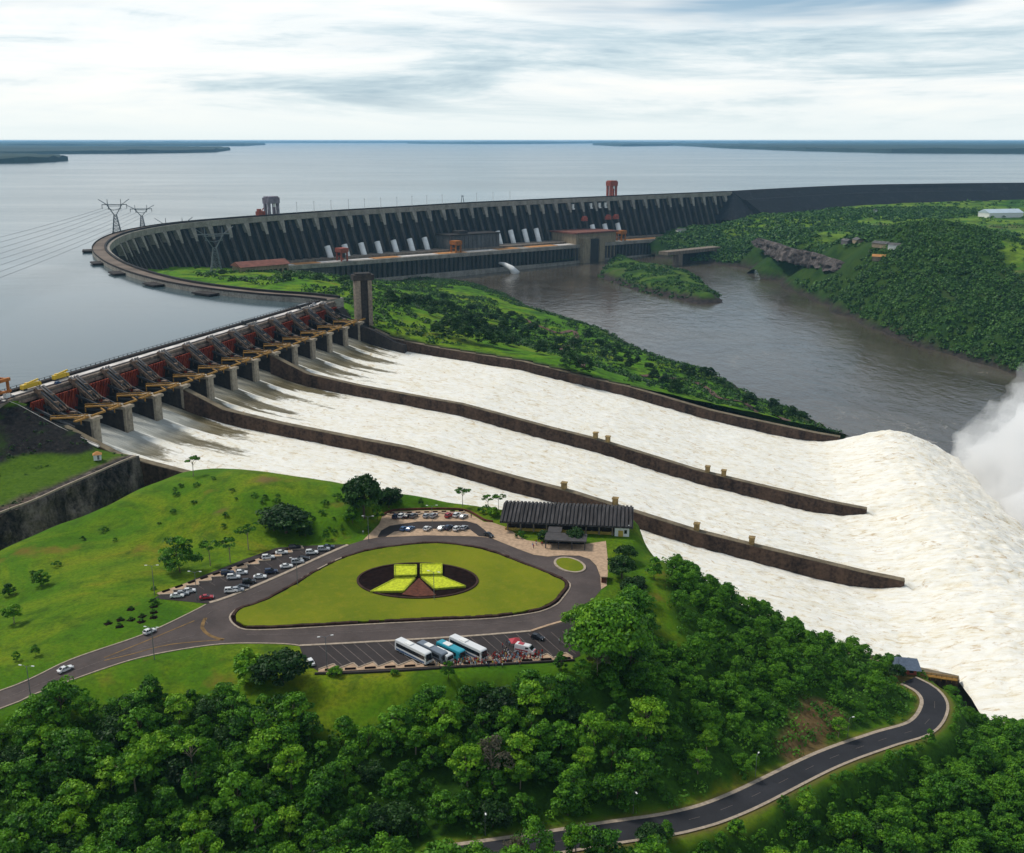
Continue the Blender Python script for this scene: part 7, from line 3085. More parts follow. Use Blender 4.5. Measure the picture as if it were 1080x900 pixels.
def build_forest():
    r = np.random.default_rng(77)
    cand = []
    xs = [p[0] for p in FOREST]
    ys = [p[1] for p in FOREST]
    N = 40000
    X = r.uniform(min(xs), max(xs), N)
    Y = r.uniform(min(ys), max(ys), N)
    ok = inpoly(X, Y, FOREST)
    dl, _ = polydist(X, Y, LOWER_ROAD)
    ok &= dl > np.where(Y < np.interp(X, *np.array(sorted((p[0], p[1]) for p in LOWER_ROAD)).T), np.where(X < 40, 3.9, np.where(X > 128, 6.5, 8.0)), 8.0)
    a = on_ground(838, 797, hz)
    b = on_ground(872, 752, hz)
    db, _ = polydist(X, Y, [tuple(a), tuple(b)])
    ok &= db > 8
    # the grassy strip right of the big tree
    ok &= polydist(X, Y, STRIP)[0] > 7.5
    X, Y = X[ok], Y[ok]
    Z = hz(X, Y)
    t, s = ts(X, Y)
    ok = ~((t > -34) & (s < 455)) & (Z > -112)
    X, Y, Z = X[ok], Y[ok], Z[ok]
    got = []
    cell = {}
    kept = []
    spacing = 4.1
    for x, y, z in zip(X, Y, Z):
        ci, cj = int(x // spacing), int(y // spacing)
        bad = False
        for i in (-1, 0, 1):
            for j in (-1, 0, 1):
                for q in cell.get((ci + i, cj + j), ()):
                    if (q[0] - x) ** 2 + (q[1] - y) ** 2 < spacing ** 2:
                        bad = True
        if bad:
            continue
        cell.setdefault((ci, cj), []).append((x, y))
        px, py, dep = pick(x, y, z + 6)
        if dep < 60 or px < -110 or px > 1190 or py > 1010:
            continue
        # behind the crest nothing shows
        kept.append((dep, x, y, z, px, py))
    kept.sort()
    inframe = [k for k in kept if -15 < k[4] < 1095 and k[5] < 915]
    outer = [k for k in kept if not (-15 < k[4] < 1095 and k[5] < 915)]
    kinds = ['broad0', 'broad1', 'broad2', 'broad3', 'broad4', 'broad5', 'tall0', 'tall1', 'tall2', 'slim0', 'slim1', 'slim2', 'round0', 'round1', 'grey', 'bare']
    wts = [7, 7, 7, 6, 5, 4, 3, 2.5, 2, 4, 4, 3, 3, 3, .5, 1]
    rr = random.Random(3)
    lab, far, low = [{'broad': 'broad deep green forest tree ' + w, 'tall': 'light green clumpy forest tree ' + w, 'slim': 'narrow green forest tree ' + w, 'round': 'dense dark round forest tree ' + w, 'grey': 'greyish thin-leaved forest tree ' + w, 'bare': 'thin-crowned pale-trunked forest tree ' + w} for w in
                     ('on the slope below the bus park', 'on the wooded point above the white water', 'below the dark winding road')]
    rest = []
    for i, (dep, x, y, z, px, py) in enumerate(inframe):
        kd = rr.choices(kinds, wts)[0]
        sc = rr.uniform(.50, .88) * (1.25 if rr.random() < .12 else 1)
        if px > 690 and py < 760:
            sc *= .72
        if px > 690 and float(polydist(x, y, LOWER_ROAD)[0]) < 16:
            sc *= .62
        if i >= 238:
            rest.append((kd, x, y, z, sc, dep))
            continue
        d, rz_ = polydist(x, y, LOWER_ROAD)
        # below the road = nearer the camera than the road's nearest point
        P = np.array(LOWER_ROAD)
        j = int(np.argmin(np.hypot(P[:, 0] - x, P[:, 1] - y)))
        qx, qy, qd = pick(*P[j])
        base = kd.rstrip('0123456789')
        if px > 560 and (py > qy + 4) and px > 640:
            L, g = low[base], 'trees below the winding road'
        elif px > 660 and py < 760:
            L, g = far[base], 'trees on the wooded point'
        else:
            L, g = lab[base], 'trees of the forest slope'
        tree(kd, (x, y, z - .3), sc, L, g)
    # the rest of the wood, and what lies just outside the frame, as one mass
    bake_trees('woods', [(kd, x, y, z, sc, rr.uniform(0, 6.28)) for kd, x, y, z, sc, dep in rest] + [(rr.choices(kinds, wts)[0], k[1], k[2], k[3], rr.uniform(.62, 1.08), rr.uniform(0, 6.28)) for k in outer],
               M['leaf'], 'farther forest trees filling the slope behind the nearest ones')
    # undergrowth between the trunks
    N = 5500
    X = r.uniform(min(xs), max(xs), N * 3)
    Y = r.uniform(min(ys), max(ys), N * 3)
    ok = inpoly(X, Y, FOREST)
    dl, _ = polydist(X, Y, LOWER_ROAD)
    ok &= (dl > 6.6) & (polydist(X, Y, STRIP)[0] > 5)
    X, Y = X[ok], Y[ok]
    Z = hz(X, Y)
    t, s = ts(X, Y)
    ok = (Z > -113) & ~((t > -27) & (s < 455))
    scatter('undergrowth', X[ok], Y[ok], Z[ok], (1.5, 3.2), 1.15, 34, .42, M['leaf_scrub'], 'dense green undergrowth and bushes filling the gaps between the forest trees', r)
    print('forest', len(inframe), len(outer))


def scatter(name, X, Y, Z, rad, hk, lpc, leaf, mat, label, r, cat='undergrowth'):
    """many bushes as ONE object of leaf quads"""
    n = len(X)
    rd = r.uniform(rad[0], rad[1], n)
    m = lpc
    d = r.normal(0, 1, (n, m, 3))
    d /= np.linalg.norm(d, axis=2)[..., None]
    d[..., 2] = np.abs(d[..., 2])
    P = np.stack([X, Y, Z], 1)[:, None] + d * (rd[:, None, None] * r.uniform(.6, 1.05, (n, m))[..., None]) * np.array([1, 1, hk])
    V, Q = leaf_quads(P.reshape(-1, 3), d.reshape(-1, 3) + np.array([0, 0, .3]), leaf, r)
    me = mesh_np(name, V, Q, [mat])
    tone = np.clip(np.repeat(r.uniform(0, 1, n), m) + r.normal(0, .1, n * m), 0, 1)
    attr(me, 'tone', np.repeat(tone, 4))
    o = link(name, me)
    tag(o, label, cat, None, 'stuff')
    return o


def build_lawn_trees():
    def put(px, py, kind, sc, label, group=None, name='tree', sz=None):
        p = on_ground(px, py, hz)
        return tree(kind, (p[0], p[1], p[2] - .1), sc, label, group, name, sz=sz)
    put(204, 503, 'umbrella0', .95, 'thin pale tree at the left end of the lawn crest, next to the black wall')
    put(237, 494, 'slim0', .42, 'tiny tree on the lawn crest between the two umbrella-shaped trees')
    put(258, 494, 'umbrella1', .8, 'dark flat-topped tree on the lawn crest left of a tiny sapling')
    put(278, 494, 'slim1', .36, 'tiny sapling on the lawn crest just right of the flat-topped dark tree')
    put(302, 562, 'bigdark', 1.5, 'very broad low dark tree in the middle of the lawn above the west car park', sz=.66)
    put(322, 566, 'round1', .55, 'small dark round tree right of the very broad low one')
    put(289, 560, 'round0', .8, 'dark tree at the left side of the very broad low one')
    put(384, 546, 'bigdark', 1.3, 'tall dark dense tree on the lawn left of the upper car park', sz=1.25)
    put(410, 536, 'round1', .95, 'dark flat-topped tree just right of the tall dense one by the upper car park')
    put(372, 552, 'broad0', .62, 'small green tree under the left side of the tall dark dense one')
    put(398, 549, 'slim0', .7, 'narrow dark tree under the right side of the tall dark dense one')
    put(344, 570, 'slim2', .42, 'small green bush-like tree on the lawn at the top of the west car park')
    put(190, 604, 'broad5', .98, 'rounded dense green tree at the left end of the zigzag planter')
    put(222, 597, 'umbrella2', .92, 'flat-topped tree with a pale forked trunk right of the rounded dense one')
    put(243, 594, 'umbrella0', 1.0, 'flat-topped tree with a straight pale trunk behind the middle of the zigzag planter')
    put(262, 580, 'umbrella1', 1.0, 'light green flat-topped tree left of the very broad dark one')
    put(10, 628, 'broad1', .42, 'small dark tree cut off by the left edge of the picture on the lawn')
    put(44, 618, 'broad2', .5, 'spreading small tree on the left lawn, second from the edge')
    put(15, 658, 'tall0', .55, 'thin pale-trunked tree on the left lawn below the spreading one')
    put(38, 692, 'slim1', .38, 'young sapling beside the access road on a ring of bare soil')
    put(17, 697, 'slim0', .34, 'young sapling by the left picture edge beside the access road')
    put(262, 714, 'shrub_bright', 1.25, 'bright green bushy tree beside the dark round one left of the bus park')
    put(298, 723, 'round1', 1.25, 'large dark round tree at the left end of the bus park')
    put(276, 716, 'shrub_bright', .9, 'small bright bush tucked between the bright tree and the dark round one')
    put(354, 713, 'shrub_bright', .48, 'small bright shrub growing over the zigzag planter at the left end of the bus park')
    put(416, 712, 'shrub_bright', .28, 'tiny bright shrub on the zigzag planter left of the first white coach')
    put(473, 716, 'slim2', .48, 'thin green sapling on the lawn below the turquoise bus')
    put(592, 708, 'slim0', .62, 'slender tree at the lower edge of the bus park near the crowd')
    put(642, 700, 'big', 1.25, 'huge spreading bright green tree at the right end of the bus park', sz=1.0)
    put(620, 672, 'big', .62, 'left lobe tree of the huge spreading bright green one')
    put(662, 718, 'broad5', 1.0, 'deep green tree at the lower right side of the huge spreading one')
    put(630, 712, 'grey', .72, 'greyish thin-leaved tree at the foot of the huge spreading one')
    put(656, 610, 'round0', 1.0, 'dark dense tree between the paved square and the grassy strip')
    put(668, 632, 'round1', .82, 'lower dark tree between the paved square and the huge bright one')
    put(690, 612, 'slim2', .8, 'dark narrow tree right of the grassy strip by the pavilion')
    put(660, 590, 'round0', .7, 'small dark tree at the white gable of the pavilion')
    put(664, 650, 'round1', .72, 'dark bush-like tree beside the upper right of the huge bright one')
    put(573, 571, 'round0', .5, 'small dark round tree in front of the middle of the pavilion')
    put(607, 573, 'round1', .68, 'larger dark round tree in front of the pavilion, behind the canopy')
    put(548, 567, 'shrub2', .9, 'low dark shrub at the left front of the pavilion', name='shrub')
    put(488, 535, 'umbrella1', .85, 'umbrella-shaped thin tree standing alone above the upper car park')
    put(515, 539, 'umbrella0', .72, 'thin branching tree left of the pavilion, the left one of two')
    put(526, 538, 'umbrella2', .66, 'thin branching tree left of the pavilion, the right one of two')
    put(520, 545, 'shrub_bright', .66, 'green bush under the two thin branching trees by the pavilion')
    put(510, 541, 'shrub2', 1.1, 'low dark bush left of the green one by the pavilion', name='shrub')
    put(444, 534, 'slim1', .33, 'tiny conical tree on the lawn behind the upper car park')
    put(419, 532, 'shrub2', .9, 'small bush behind the upper car park near the dark flat-topped tree', name='shrub')
    put(877, 668, 'umbrella1', .85, 'leaning flat-topped tree on the crest against the white water, below the long divider wall')
    put(203, 818, 'bare', .85, 'pale-trunked tree with a thin light crown standing out of the forest on the left')
    put(519, 826, 'grey', 1.1, 'greyish leafless-looking tree in the middle of the forest slope')
    put(946, 716, 'round0', .62, 'dark tree hugging the left side of the little red lookout house')
    put(988, 717, 'umbrella0', .55, 'thin tree right of the yellow railing of the lookout')
    put(962, 698, 'slim1', .5, 'small tree behind the roof of the lookout house')
    put(884, 778, 'tall1', .5, 'small light tree at the edge of the dry clearing beside the winding road')
    for t, s, kd in ((-33, 466, 'broad2'), (-30, 475, 'broad0'), (-34, 484, 'broad4'), (-26, 486, 'broad1'), (-38, 494, 'broad3'), (-27, 497, 'broad0')):
        q = W(t, s, 0)
        tree(kd, (q[0], q[1], float(hz(q[0], q[1])) - .5), 1.0, 'forest tree clinging to the steep edge where the near chute falls', 'trees at the edge of the falls')
    # small shrubs dotted over the lawn
    rr = random.Random(21)
    for i, (px, py) in enumerate([(185, 517), (191, 514), (207, 513), (186, 523), (225, 506), (245, 519), (249, 527), (268, 524), (277, 531), (280, 526), (293, 524), (292, 531), (205, 531), (238, 545), (183, 541), (236, 556),
                                  (168, 553), (110, 561), (87, 570), (122, 571), (60, 598), (35, 606), (330, 548), (340, 543), (352, 548), (361, 556), (343, 533), (356, 527), (347, 558), (352, 562), (361, 560), (388, 560), (413, 519), (405, 523), (163, 637), (162, 622)]):
        put(px, py, rr.choice(['shrub0', 'shrub1', 'shrub2']), rr.uniform(.42, .85), 'little dark shrub on the open lawn above the west car park', 'shrubs dotted on the lawn', 'shrub')
    # the nursery patch of planting holes
    k = 0
    for px, py in [(114, 658), (127, 654), (126, 661), (138, 643), (138.5, 654), (150, 650.5), (149, 656), (162, 640), (162, 646), (162, 651.5)]:
        p = on_ground(px, py, hz)
        mb = MB()
        pts = []
        for j in range(12):
            a = 2 * math.pi * j / 12
            q = 1.25 * (1 + .2 * math.sin(j * 2.3 + k))
            pts.append((p[0] + math.cos(a) * q, p[1] + math.sin(a) * q))
        mb.prism(pts, lambda x, y: float(hz(x, y)) - .3, lambda x, y: float(hz(x, y)) + .10)
        o = mb.build('planting_pit', [M['soil']])
        tag(o, 'small round patch of bare dark soil on the lawn by the west car park', 'planting pit', 'planting pits on the lawn')
        tree('shrub0', (p[0], p[1], p[2] + .05), .5, 'tiny young shrub in a round patch of dark soil on the lawn', 'young shrubs in the planting pits', 'shrub')
        k += 1


def bake_trees(name, items, mat, label):
    Vs, Ts, off = [], [], 0
    for kd, x, y, z, sc, a in items:
        me = KIND[kd][0]
        n = len(me.vertices)
        co = np.zeros(n * 3, np.float32)
        me.vertices.foreach_get('co', co)
        co = co.reshape(-1, 3) * sc
        ca, sa = math.cos(a), math.sin(a)
        Vs.append(np.stack([co[:, 0] * ca - co[:, 1] * sa + x, co[:, 0] * sa + co[:, 1] * ca + y, co[:, 2] + z - .3], 1))
        T = np.zeros(n, np.float32)
        me.attributes['tone'].data.foreach_get('value', T)
        Ts.append(np.clip(T * .65 + ((x * 7.3 + y * 3.1) % 1) * .35, 0, 1))
    V = np.concatenate(Vs)
    me = mesh_np(name, V, np.arange(len(V)).reshape(-1, 4), [mat])
    attr(me, 'tone', np.concatenate(Ts))
    tag(link(name, me), label, 'woods', None, 'stuff')


def build_left_vegetation():
    f, poly = LEFT_F
    r = np.random.default_rng(44)
    X = r.uniform(-460, -165, 5000)
    Y = r.uniform(340, 540, 5000)
    ok = inpoly(X, Y, poly)
    X, Y = X[ok], Y[ok]
    Z = f(X, Y)
    m = fbm(X / 13, Y / 13, 3, 45)
    ok = ((Z < 1.5) & (Z > -14) & (m > -.05)) | ((Z <= -14) & (m > .30))
    scatter('scrub', X[ok], Y[ok], Z[ok], (.5, 1.5), .8, 14, .32, M['leaf_dark'], 'dark scrub growing over the rockfill at the left end of the spillway', r, 'scrub')


def build_mid_vegetation(f, sh):
    r = np.random.default_rng(5)
    rr = random.Random(9)
    items = []
    spots = [(428, 322), (434, 318), (444, 322), (452, 318), (458, 322), (413, 321), (468, 312), (474, 330), (482, 327), (490, 332), (497, 326), (505, 335), (512, 329), (520, 336), (526, 331), (533, 338), (540, 333), (548, 341),
             (485, 340), (495, 345), (508, 348), (470, 343), (520, 350), (531, 352), (542, 347), (462, 350), (478, 353), (492, 358), (510, 361), (525, 364), (540, 362), (553, 355), (562, 347), (572, 352),
             (585, 368), (597, 377), (571, 371), (610, 360), (620, 356), (632, 362), (641, 366), (650, 372), (662, 376), (672, 381), (684, 387), (637, 374), (652, 381), (664, 386), (722, 391), (730, 393), (742, 396), (749, 397), (728, 397),
             (700, 405), (713, 412), (690, 398), (760, 404), (767, 410), (790, 427), (820, 436), (835, 438), (845, 440), (815, 432), (600, 388), (617, 392), (590, 361), (606, 366), (457, 331), (469, 322)]
    for px, py in spots:
        p = on_ground(px, py + 3, f, 5, -124, 900)
        kd = rr.choice(['round0', 'round1', 'broad1', 'broad3', 'broad4'])
        items.append((kd, p[0], p[1], p[2], rr.uniform(.85, 1.35), rr.uniform(0, 6.28)))
    for px, py in [(208, 285), (303, 296), (336, 297), (362, 299), (367, 296), (225, 285), (235, 291)]:
        p = on_ground(px, py, f, 5, -124, 900)
        items.append(('round0', p[0], p[1], p[2], rr.uniform(.7, 1.1), 0))
    bake_trees('woods', items, M['leaf_dark'], 'dark rounded trees on the green land between the far chute and the river')
    # scrub
    N = 15000
    X = r.uniform(-460, 300, N)
    Y = r.uniform(760, 2050, N)
    Z = f(X, Y)
    t, s = ts(X, Y)
    ok = (t > tline(3, s) + 8) & (Z > -121)
    poly = [tuple(W(308, 40, 0)[:2]), tuple(W(322, 412, 0)[:2])] + [tuple(p) for p in sh[::-1]] + [(-330, 1700), (-400, 1300), (-330, 1080), (-200, 930)]
    ok &= inpoly(X, Y, poly)
    m = fbm(X / 70, Y / 90, 4, 111)
    ok &= (m > -.10) | (Z < -100)
    X, Y, Z = X[ok], Y[ok], Z[ok]
    scatter('scrub', X, Y, Z, (1.8, 5.0), .85, 20, 1.0, M['leaf_far'], 'low scrub covering the green land between the far chute and the river', r, 'scrub')


def build_right_vegetation(f, pf, psh):
    r = np.random.default_rng(15)
    N = 150000
    X = r.uniform(200, 2300, N)
    Y = r.uniform(700, 3250, N)
    px = 540 + FOC * X / (Y * math.cos(PITCH) + (CAM_H + 80) * math.sin(PITCH))
    ok = (px > 640) & (px < 1180)
    sh = [tuple(at(x, y, RIVER_Z)[:2]) for x, y in R_SHORE] + [(610, 1020), (680, 860), (800, 640)]
    X, Y = X[ok], Y[ok]
    d, _ = polydist(X, Y, sh)
    Z = f(X, Y)
    poly = [tuple(q) for q in sh[::-1]]
    land = [tuple(q) for q in sh] + [(2600, 640), (2600, 3300), (1560, 3100), (1000, 2900), (620, 2610), (420, 2480), (250, 2400)]
    ok = inpoly(X, Y, land)
    m = fbm(X / 190, Y / 330, 5, 121)
    dens = np.where(d < 95 + m * 160, .9, np.where(m > np.where(Y < 1750, .13, .17), .62, .03))
    cl = [tuple(at(*q)[:2]) for q in [(800, 252, -67), (832, 262, -62), (872, 271, -63), (905, 285, -72)]]
    dc = polydist(X, Y, cl)[0]
    dens = np.where(dc < 24, 0, np.where(dc < 75, .55, dens))
    dens = np.where(Y > 2300, dens * .5, dens)
    ok &= r.uniform(0, 1, len(X)) < dens
    ok &= (Z > -121)
    X, Y, Z = X[ok], Y[ok], Z[ok]
    near = Y < 1700
    print('right veg', len(X), int(near.sum()))
    scatter('woods', X[near], Y[near], Z[near], (3.2, 7.5), .95, 34, 1.4, M['leaf_far'], 'dark green woods on the far bank of the brown river and its slope', r, 'woods')
    scatter('woods', X[~near], Y[~near], Z[~near], (4, 10), .75, 12, 2.6, M['leaf_far'], 'dark patches of trees scattered over the far plain below the embankment', r, 'woods')
    # low bushes on the river island
    X = r.uniform(120, 400, 3000)
    Y = r.uniform(1600, 2400, 3000)
    ok = inpoly(X, Y, psh)
    X, Y = X[ok], Y[ok]
    m = fbm(X / 40, Y / 60, 3, 131) > -.22
    X, Y = X[m], Y[m]
    scatter('scrub', X, Y, pf(X, Y), (2.0, 5.5), .6, 16, 1.6, M['leaf_far'], 'dark scrub on the small island in the river before the powerhouse', r, 'scrub')


# ------------------------------------------------------------------ air, sky, light
def build_mist():
    t = NT('spray_mist')
    t.n.remove(t.b)
    v = t.node('ShaderNodeVolumePrincipled')
    v.inputs['Color'].default_value = (1, 1, 1, 1)
    v.inputs['Anisotropy'].default_value = 0.0
    p = t.pos()
    n = t.noise(p, 0.022, 5, 0.6, .6)
    # thinner towards the rim: distance to the plume's axis line, in metres
    tc = t.node('ShaderNodeAttribute', attribute_name='rim')
    k = t.ramp(n, [(0.30, (.25, .25, .25)), (0.62, (1, 1, 1))])
    t.l.new(t.math('MULTIPLY', k, 0.09), v.inputs['Density'])
    t.l.new(v.outputs[0], t.n['Material Output'].inputs['Volume'])
    M['mist'] = t.m

    def blob(name, spheres, dens, label, seed):
        bm = bmesh.new()
        for (c, rad) in spheres:
            m = Matrix.Translation(Vector(tuple(float(x) for x in c))) @ Matrix.Diagonal((rad[0], rad[1], rad[2], 1))
            bmesh.ops.create_icosphere(bm, subdivisions=4, radius=1, matrix=m)
        me = bpy.data.meshes.new(name)
        bm.to_mesh(me)
        bm.free()
        o = link(name, me)
        rm = o.modifiers.new('remesh', 'REMESH')
        rm.mode = 'VOXEL'
        rm.voxel_size = 4.0
        dg = bpy.context.evaluated_depsgraph_get()
        me2 = bpy.data.meshes.new_from_object(o.evaluated_get(dg))
        o.modifiers.clear()
        o.data = me2
        me2.name = name
        n_ = len(me2.vertices)
        co = np.zeros(n_ * 3, np.float32)
        nr = np.zeros(n_ * 3, np.float32)
        me2.vertices.foreach_get('co', co)
        me2.vertices.foreach_get('normal', nr)
        co = co.reshape(-1, 3)
        nr = nr.reshape(-1, 3)
        q = fbm(co[:, 0] / 22 + co[:, 2] / 17, co[:, 1] / 22 - co[:, 2] / 25, 4, seed) * 13
        q += fbm(co[:, 0] / 8 + co[:, 2] / 6, co[:, 1] / 8 - co[:, 2] / 9, 3, seed + 5) * 5
        co = co + nr * q[:, None]
        me2.vertices.foreach_set('co', co.ravel().astype(np.float32))
        me2.materials.clear()
        me2.materials.append(dens)
        for p_ in me2.polygons:
            p_.use_smooth = True
        me2.update()
        tag(o, label, 'mist', None, 'stuff')
    S = [(W(330, 545, -95), (48, 48, 46)), (W(300, 560, -70), (55, 55, 48)), (W(345, 590, -60), (60, 60, 52)), (W(240, 570, -92), (60, 60, 48)), (W(170, 585, -92), (60, 60, 44)),
         (W(100, 590, -98), (60, 60, 40)), (W(300, 640, -55), (80, 80, 66)), (W(200, 650, -72), (80, 80, 60)), (W(370, 620, -90), (60, 60, 50)), (W(380, 560, -104), (36, 36, 32)), (W(280, 530, -104), (44, 40, 34)), (W(200, 540, -106), (44, 40, 32))]
    S = [(c + np.array([-6, 0, -10]), q) for c, q in S]
    t2 = NT('thin_mist')
    t2.n.remove(t2.b)
    v2 = t2.node('ShaderNodeVolumePrincipled')
    v2.inputs['Color'].default_value = (1, 1, 1, 1)
    k2 = t2.ramp(t2.noise(t2.pos(), 0.03, 5, 0.65, 1.0), [(0.38, (0, 0, 0)), (0.66, (1, 1, 1))])
    t2.l.new(t2.math('MULTIPLY', k2, 0.03), v2.inputs['Density'])
    t2.l.new(v2.outputs[0], t2.n['Material Output'].inputs['Volume'])
    blob('spray', [(c, tuple(q * 1.12 + 7 for q in rd)) for c, rd in S], t2.m, 'thin veil of spray around the white cloud at the foot of the chutes', 177)
    blob('spray', S, M['mist'], 'white cloud of spray rising where the chutes plunge into the river', 141)


def build_world():
    w = bpy.data.worlds.new('World')
    SC.world = w
    w.use_nodes = True
    nt = w.node_tree
    n, l = nt.nodes, nt.links
    for x in list(n):
        n.remove(x)
    out = n.new('ShaderNodeOutputWorld')
    sky = n.new('ShaderNodeTexSky')
    sky.sky_type = 'NISHITA'
    sky.sun_disc = False
    sky.sun_elevation = R(SUN_EL)
    sky.sun_rotation = R(SUN_ROT)
    sky.air_density = 1.0
    sky.dust_density = 1.5
    b1 = n.new('ShaderNodeBackground')
    b1.inputs['Strength'].default_value = 0.10
    l.new(sky.outputs[0], b1.inputs['Color'])
    tc = n.new('ShaderNodeTexCoord')

    def noise(scale, sc, detail, rough, dist, off=(0, 0, 0)):
        mp = n.new('ShaderNodeMapping')
        mp.inputs['Scale'].default_value = sc
        mp.inputs['Location'].default_value = off
        l.new(tc.outputs['Generated'], mp.inputs['Vector'])
        x = n.new('ShaderNodeTexNoise')
        x.inputs['Scale'].default_value = scale
        x.inputs['Detail'].default_value = detail
        x.inputs['Roughness'].default_value = rough
        x.inputs['Distortion'].default_value = dist
        l.new(mp.outputs['Vector'], x.inputs['Vector'])
        return x.outputs['Fac']

    def ramp(f, st):
        x = n.new('ShaderNodeValToRGB')
        e = x.color_ramp.elements
        while len(e) < len(st):
            e.new(.5)
        for i, (p, c) in enumerate(st):
            e[i].position = p
            e[i].color = (*c, 1)
        l.new(f, x.inputs['Fac'])
        return x.outputs['Color']

    def mix(f, a, b):
        x = n.new('ShaderNodeMix')
        x.data_type = 'RGBA'
        for s, v in ((x.inputs[0], f), (x.inputs[6], a), (x.inputs[7], b)):
            if isinstance(v, (int, float)):
                s.default_value = v
            elif isinstance(v, tuple):
                s.default_value = (*v, 1)
            else:
                l.new(v, s)
        return x.outputs[2]

    def mth(op, a, b, c=False):
        x = n.new('ShaderNodeMath')
        x.operation = op
        x.use_clamp = c
        for s, v in ((x.inputs[0], a), (x.inputs[1], b)):
            if isinstance(v, (int, float)):
                s.default_value = v
            else:
                l.new(v, s)
        return x.outputs[0]
    sep = n.new('ShaderNodeSeparateXYZ')
    l.new(tc.outputs['Generated'], sep.inputs[0])
    el = sep.outputs['Z']
    n1 = noise(1.0, (2.0, 2.0, 19), 7, .60, .7, (1.3, .2, .4))
    n2 = noise(1.0, (6.0, 6.0, 55), 6, .62, .6, (4.1, 2.0, 0))
    k = mth('ADD', mth('MULTIPLY', n1, .72), mth('MULTIPLY', n2, .28))
    cl = ramp(k, [(0.36, (.40, .55, .65)), (0.43, (.66, .79, .85)), (0.49, (.93, .985, 1.0)), (0.58, (1.08, 1.07, 1.03))])
    # darker blue banks higher up
    n3 = noise(1.0, (1.7, 1.7, 17), 5, .55, .6, (7.7, 3.1, 1.9))
    hi = mth('MULTIPLY', ramp(el, [(0.075, (0, 0, 0)), (0.115, (1, 1, 1))]), ramp(n3, [(0.41, (0, 0, 0)), (0.56, (1, 1, 1))]))
    # heavier to the right of the picture
    rt = mth('ADD', mth('MULTIPLY', sep.outputs['X'], 1.1), .62, True)
    cl = mix(mth('MULTIPLY', hi, rt), cl, (.20, .40, .58))
    # pale band over the horizon
    cl = mix(ramp(el, [(0.004, (1, 1, 1)), (0.045, (0, 0, 0))]), cl, (.90, .99, 1.0))
    # overcast dome above the picture
    cl = mix(ramp(el, [(0.125, (0, 0, 0)), (0.30, (1, 1, 1))]), cl, (.40, .46, .53))
    b2 = n.new('ShaderNodeBackground')
    b2.inputs['Strength'].default_value = SKY_K
    l.new(cl, b2.inputs['Color'])
    mx = n.new('ShaderNodeMixShader')
    mx.inputs[0].default_value = .88
    l.new(b1.outputs[0], mx.inputs[1])
    l.new(b2.outputs[0], mx.inputs[2])
    l.new(mx.outputs[0], out.inputs['Surface'])


SUN_EL = 52.0
SUN_AZ = -62.0      # compass from +y towards +x: the sun stands ahead on the left
SUN_ROT = SUN_AZ
SKY_K = 1.0


def build_sun():
    d = bpy.data.lights.new('Sun', 'SUN')
    d.energy = 2.7
    d.angle = R(12)
    d.color = (1.0, .95, .86)
    o = bpy.data.objects.new('Sun', d)
    COL.objects.link(o)
    el, az = R(SUN_EL), R(SUN_AZ)
    v = Vector((math.sin(az) * math.cos(el), math.cos(az) * math.cos(el), math.sin(el)))
    o.rotation_euler = v.to_track_quat('Z', 'Y').to_euler()


def build_haze():
    lo, hi = 1e9, CAM_H
    for o in SC.objects:
        if o.type == 'MESH':
            for c in o.bound_box:
                z = (o.matrix_world @ Vector(c)).z
                lo = min(lo, z)
                hi = max(hi, z)
    t = NT('haze_air')
    t.n.remove(t.b)
    v = t.node('ShaderNodeVolumePrincipled')
    v.inputs['Color'].default_value = (.34, .68, 1.0, 1)
    v.inputs['Density'].default_value = HAZE
    v.inputs['Anisotropy'].default_value = 0.1
    t.l.new(v.outputs[0], t.n['Material Output'].inputs['Volume'])
    mb = MB()
    E = 71000
    mb.hexa([(x, y, z) for z in (lo - 1, hi + 3) for x, y in ((-E, -E), (E, -E), (E, E), (-E, E))])
    o = mb.build('haze', [t.m])
    tag(o, 'pale blue haze in the air over the lake and the dam', 'haze', None, 'stuff')
    print('haze', lo, hi)


HAZE = 2.5e-5


def build_camera():
    c = bpy.data.cameras.new('Camera')
    o = bpy.data.objects.new('Camera', c)
    COL.objects.link(o)
    c.sensor_fit = 'HORIZONTAL'
    c.sensor_width = 36
    c.lens = 36.0 * FOC / 1080
    c.clip_start = 1
    c.clip_end = 250000
    o.location = (0, 0, CAM_H)
    o.rotation_euler = (math.pi / 2 - PITCH, 0, 0)
    SC.camera = o


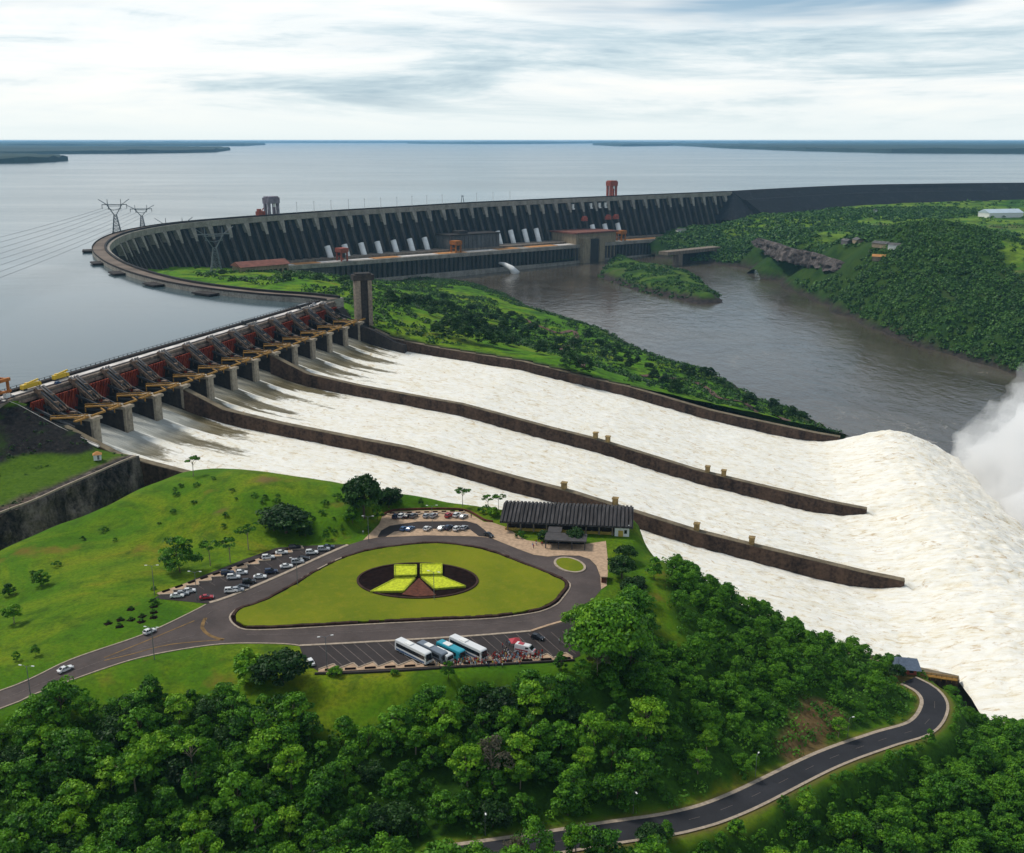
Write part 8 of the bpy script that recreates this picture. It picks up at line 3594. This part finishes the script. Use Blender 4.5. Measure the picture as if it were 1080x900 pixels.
def extra_materials():
    M['white_deck'] = simple('pale_deck_paint', (.62, .58, .54), .8, var=.3, scale=.15)
    M['coping'] = simple('mossy_coping', (.17, .135, .085), .9, var=.4, scale=.2)
    M['concrete_yellowish'] = streaky('yellowish_concrete', (.36, .25, .10), (.16, .11, .05))
    M['concrete_dark2'] = simple('dark_flat_roof', (.06, .055, .055), .9, var=.3, scale=.6)
    M['track'] = simple('dirt_track', (.12, .065, .05), .95, var=.35, scale=.1)
    M['crest_brown'] = simple('brown_crest_road', (.15, .115, .09), .9, var=.35, scale=.03)
    M['cable'] = simple('conductor', (.10, .11, .12), .6)
    M['pale_blue'] = simple('pale_blue_roof', (.46, .55, .62), .6, var=.1, scale=.1)
    M['yellow_wall'] = simple('yellow_wall', (.42, .30, .06), .8, var=.25)
    M['slate'] = simple('blue_slate', (.10, .13, .18), .6, var=.2, scale=1.5)
    M['hedge_soil'] = simple('reddish_hedge', (.040, .018, .012), .95, var=.5, scale=.9, bump=.2)
    M['headlight'] = simple('headlight_glass', (.6, .62, .65), .15, .6)
    M['taillight'] = simple('taillight_plastic', (.25, .01, .01), .3, .5)
    for k, c in {'red': (.42, .02, .02), 'white': (.72, .72, .72), 'navy': (.02, .03, .08), 'black': (.012, .012, .014), 'blue': (.20, .34, .52), 'yellow': (.55, .38, .04), 'grey': (.16, .16, .17)}.items():
        M['cloth_' + k] = simple('cloth_' + k, c, .9, .1, obj=True)


def main():
    import time
    T0 = time.time()

    def lap(s):
        print('%-18s %.1f' % (s, time.time() - T0))
    make_materials()
    extra_materials()
    water_mats()
    make_tree_kinds()
    lap('materials')
    build_water()
    build_white_water()
    lap('water')
    build_hill()
    build_left_bank()
    mf, msh = build_mid()
    rf = build_right()
    pf, psh = build_peninsula()
    lap('terrain')
    build_spillway()
    build_chute_walls()
    build_elevator_tower()
    build_deck_things()
    build_dam()
    build_embankment()
    pb = build_powerhouse()
    build_dam_extras()
    build_service_buildings(mf)
    P = build_pylons(mf)
    build_cables(P)
    build_right_structures(rf, pb)
    build_far_land()
    lap('structures')
    build_viewpoint()
    build_pavilion()
    build_kiosk()
    build_cars()
    build_buses()
    build_lamps()
    build_people()
    lap('view point')
    build_forest()
    build_lawn_trees()
    build_left_vegetation()
    build_mid_vegetation(mf, msh)
    build_right_vegetation(rf, pf, psh)
    lap('vegetation')
    build_mist()
    build_world()
    build_sun()
    build_camera()
    bpy.context.view_layer.update()
    build_haze()
    SC.view_settings.view_transform = 'Standard'
    SC.view_settings.look = 'None'
    SC.view_settings.exposure = EXPO
    SC.view_settings.gamma = 1
    SC.view_settings.use_curve_mapping = False
    cy = SC.cycles
    cy.use_denoising = True
    try:
        cy.denoiser = 'OPENIMAGEDENOISE'
    except Exception:
        pass
    cy.max_bounces = 9
    cy.diffuse_bounces = 2
    cy.glossy_bounces = 2
    cy.transmission_bounces = 2
    cy.volume_bounces = 8
    cy.volume_step_rate = 4
    cy.volume_max_steps = 128
    cy.sample_clamp_indirect = 4
    lap('done')


EXPO = 0.06
main()
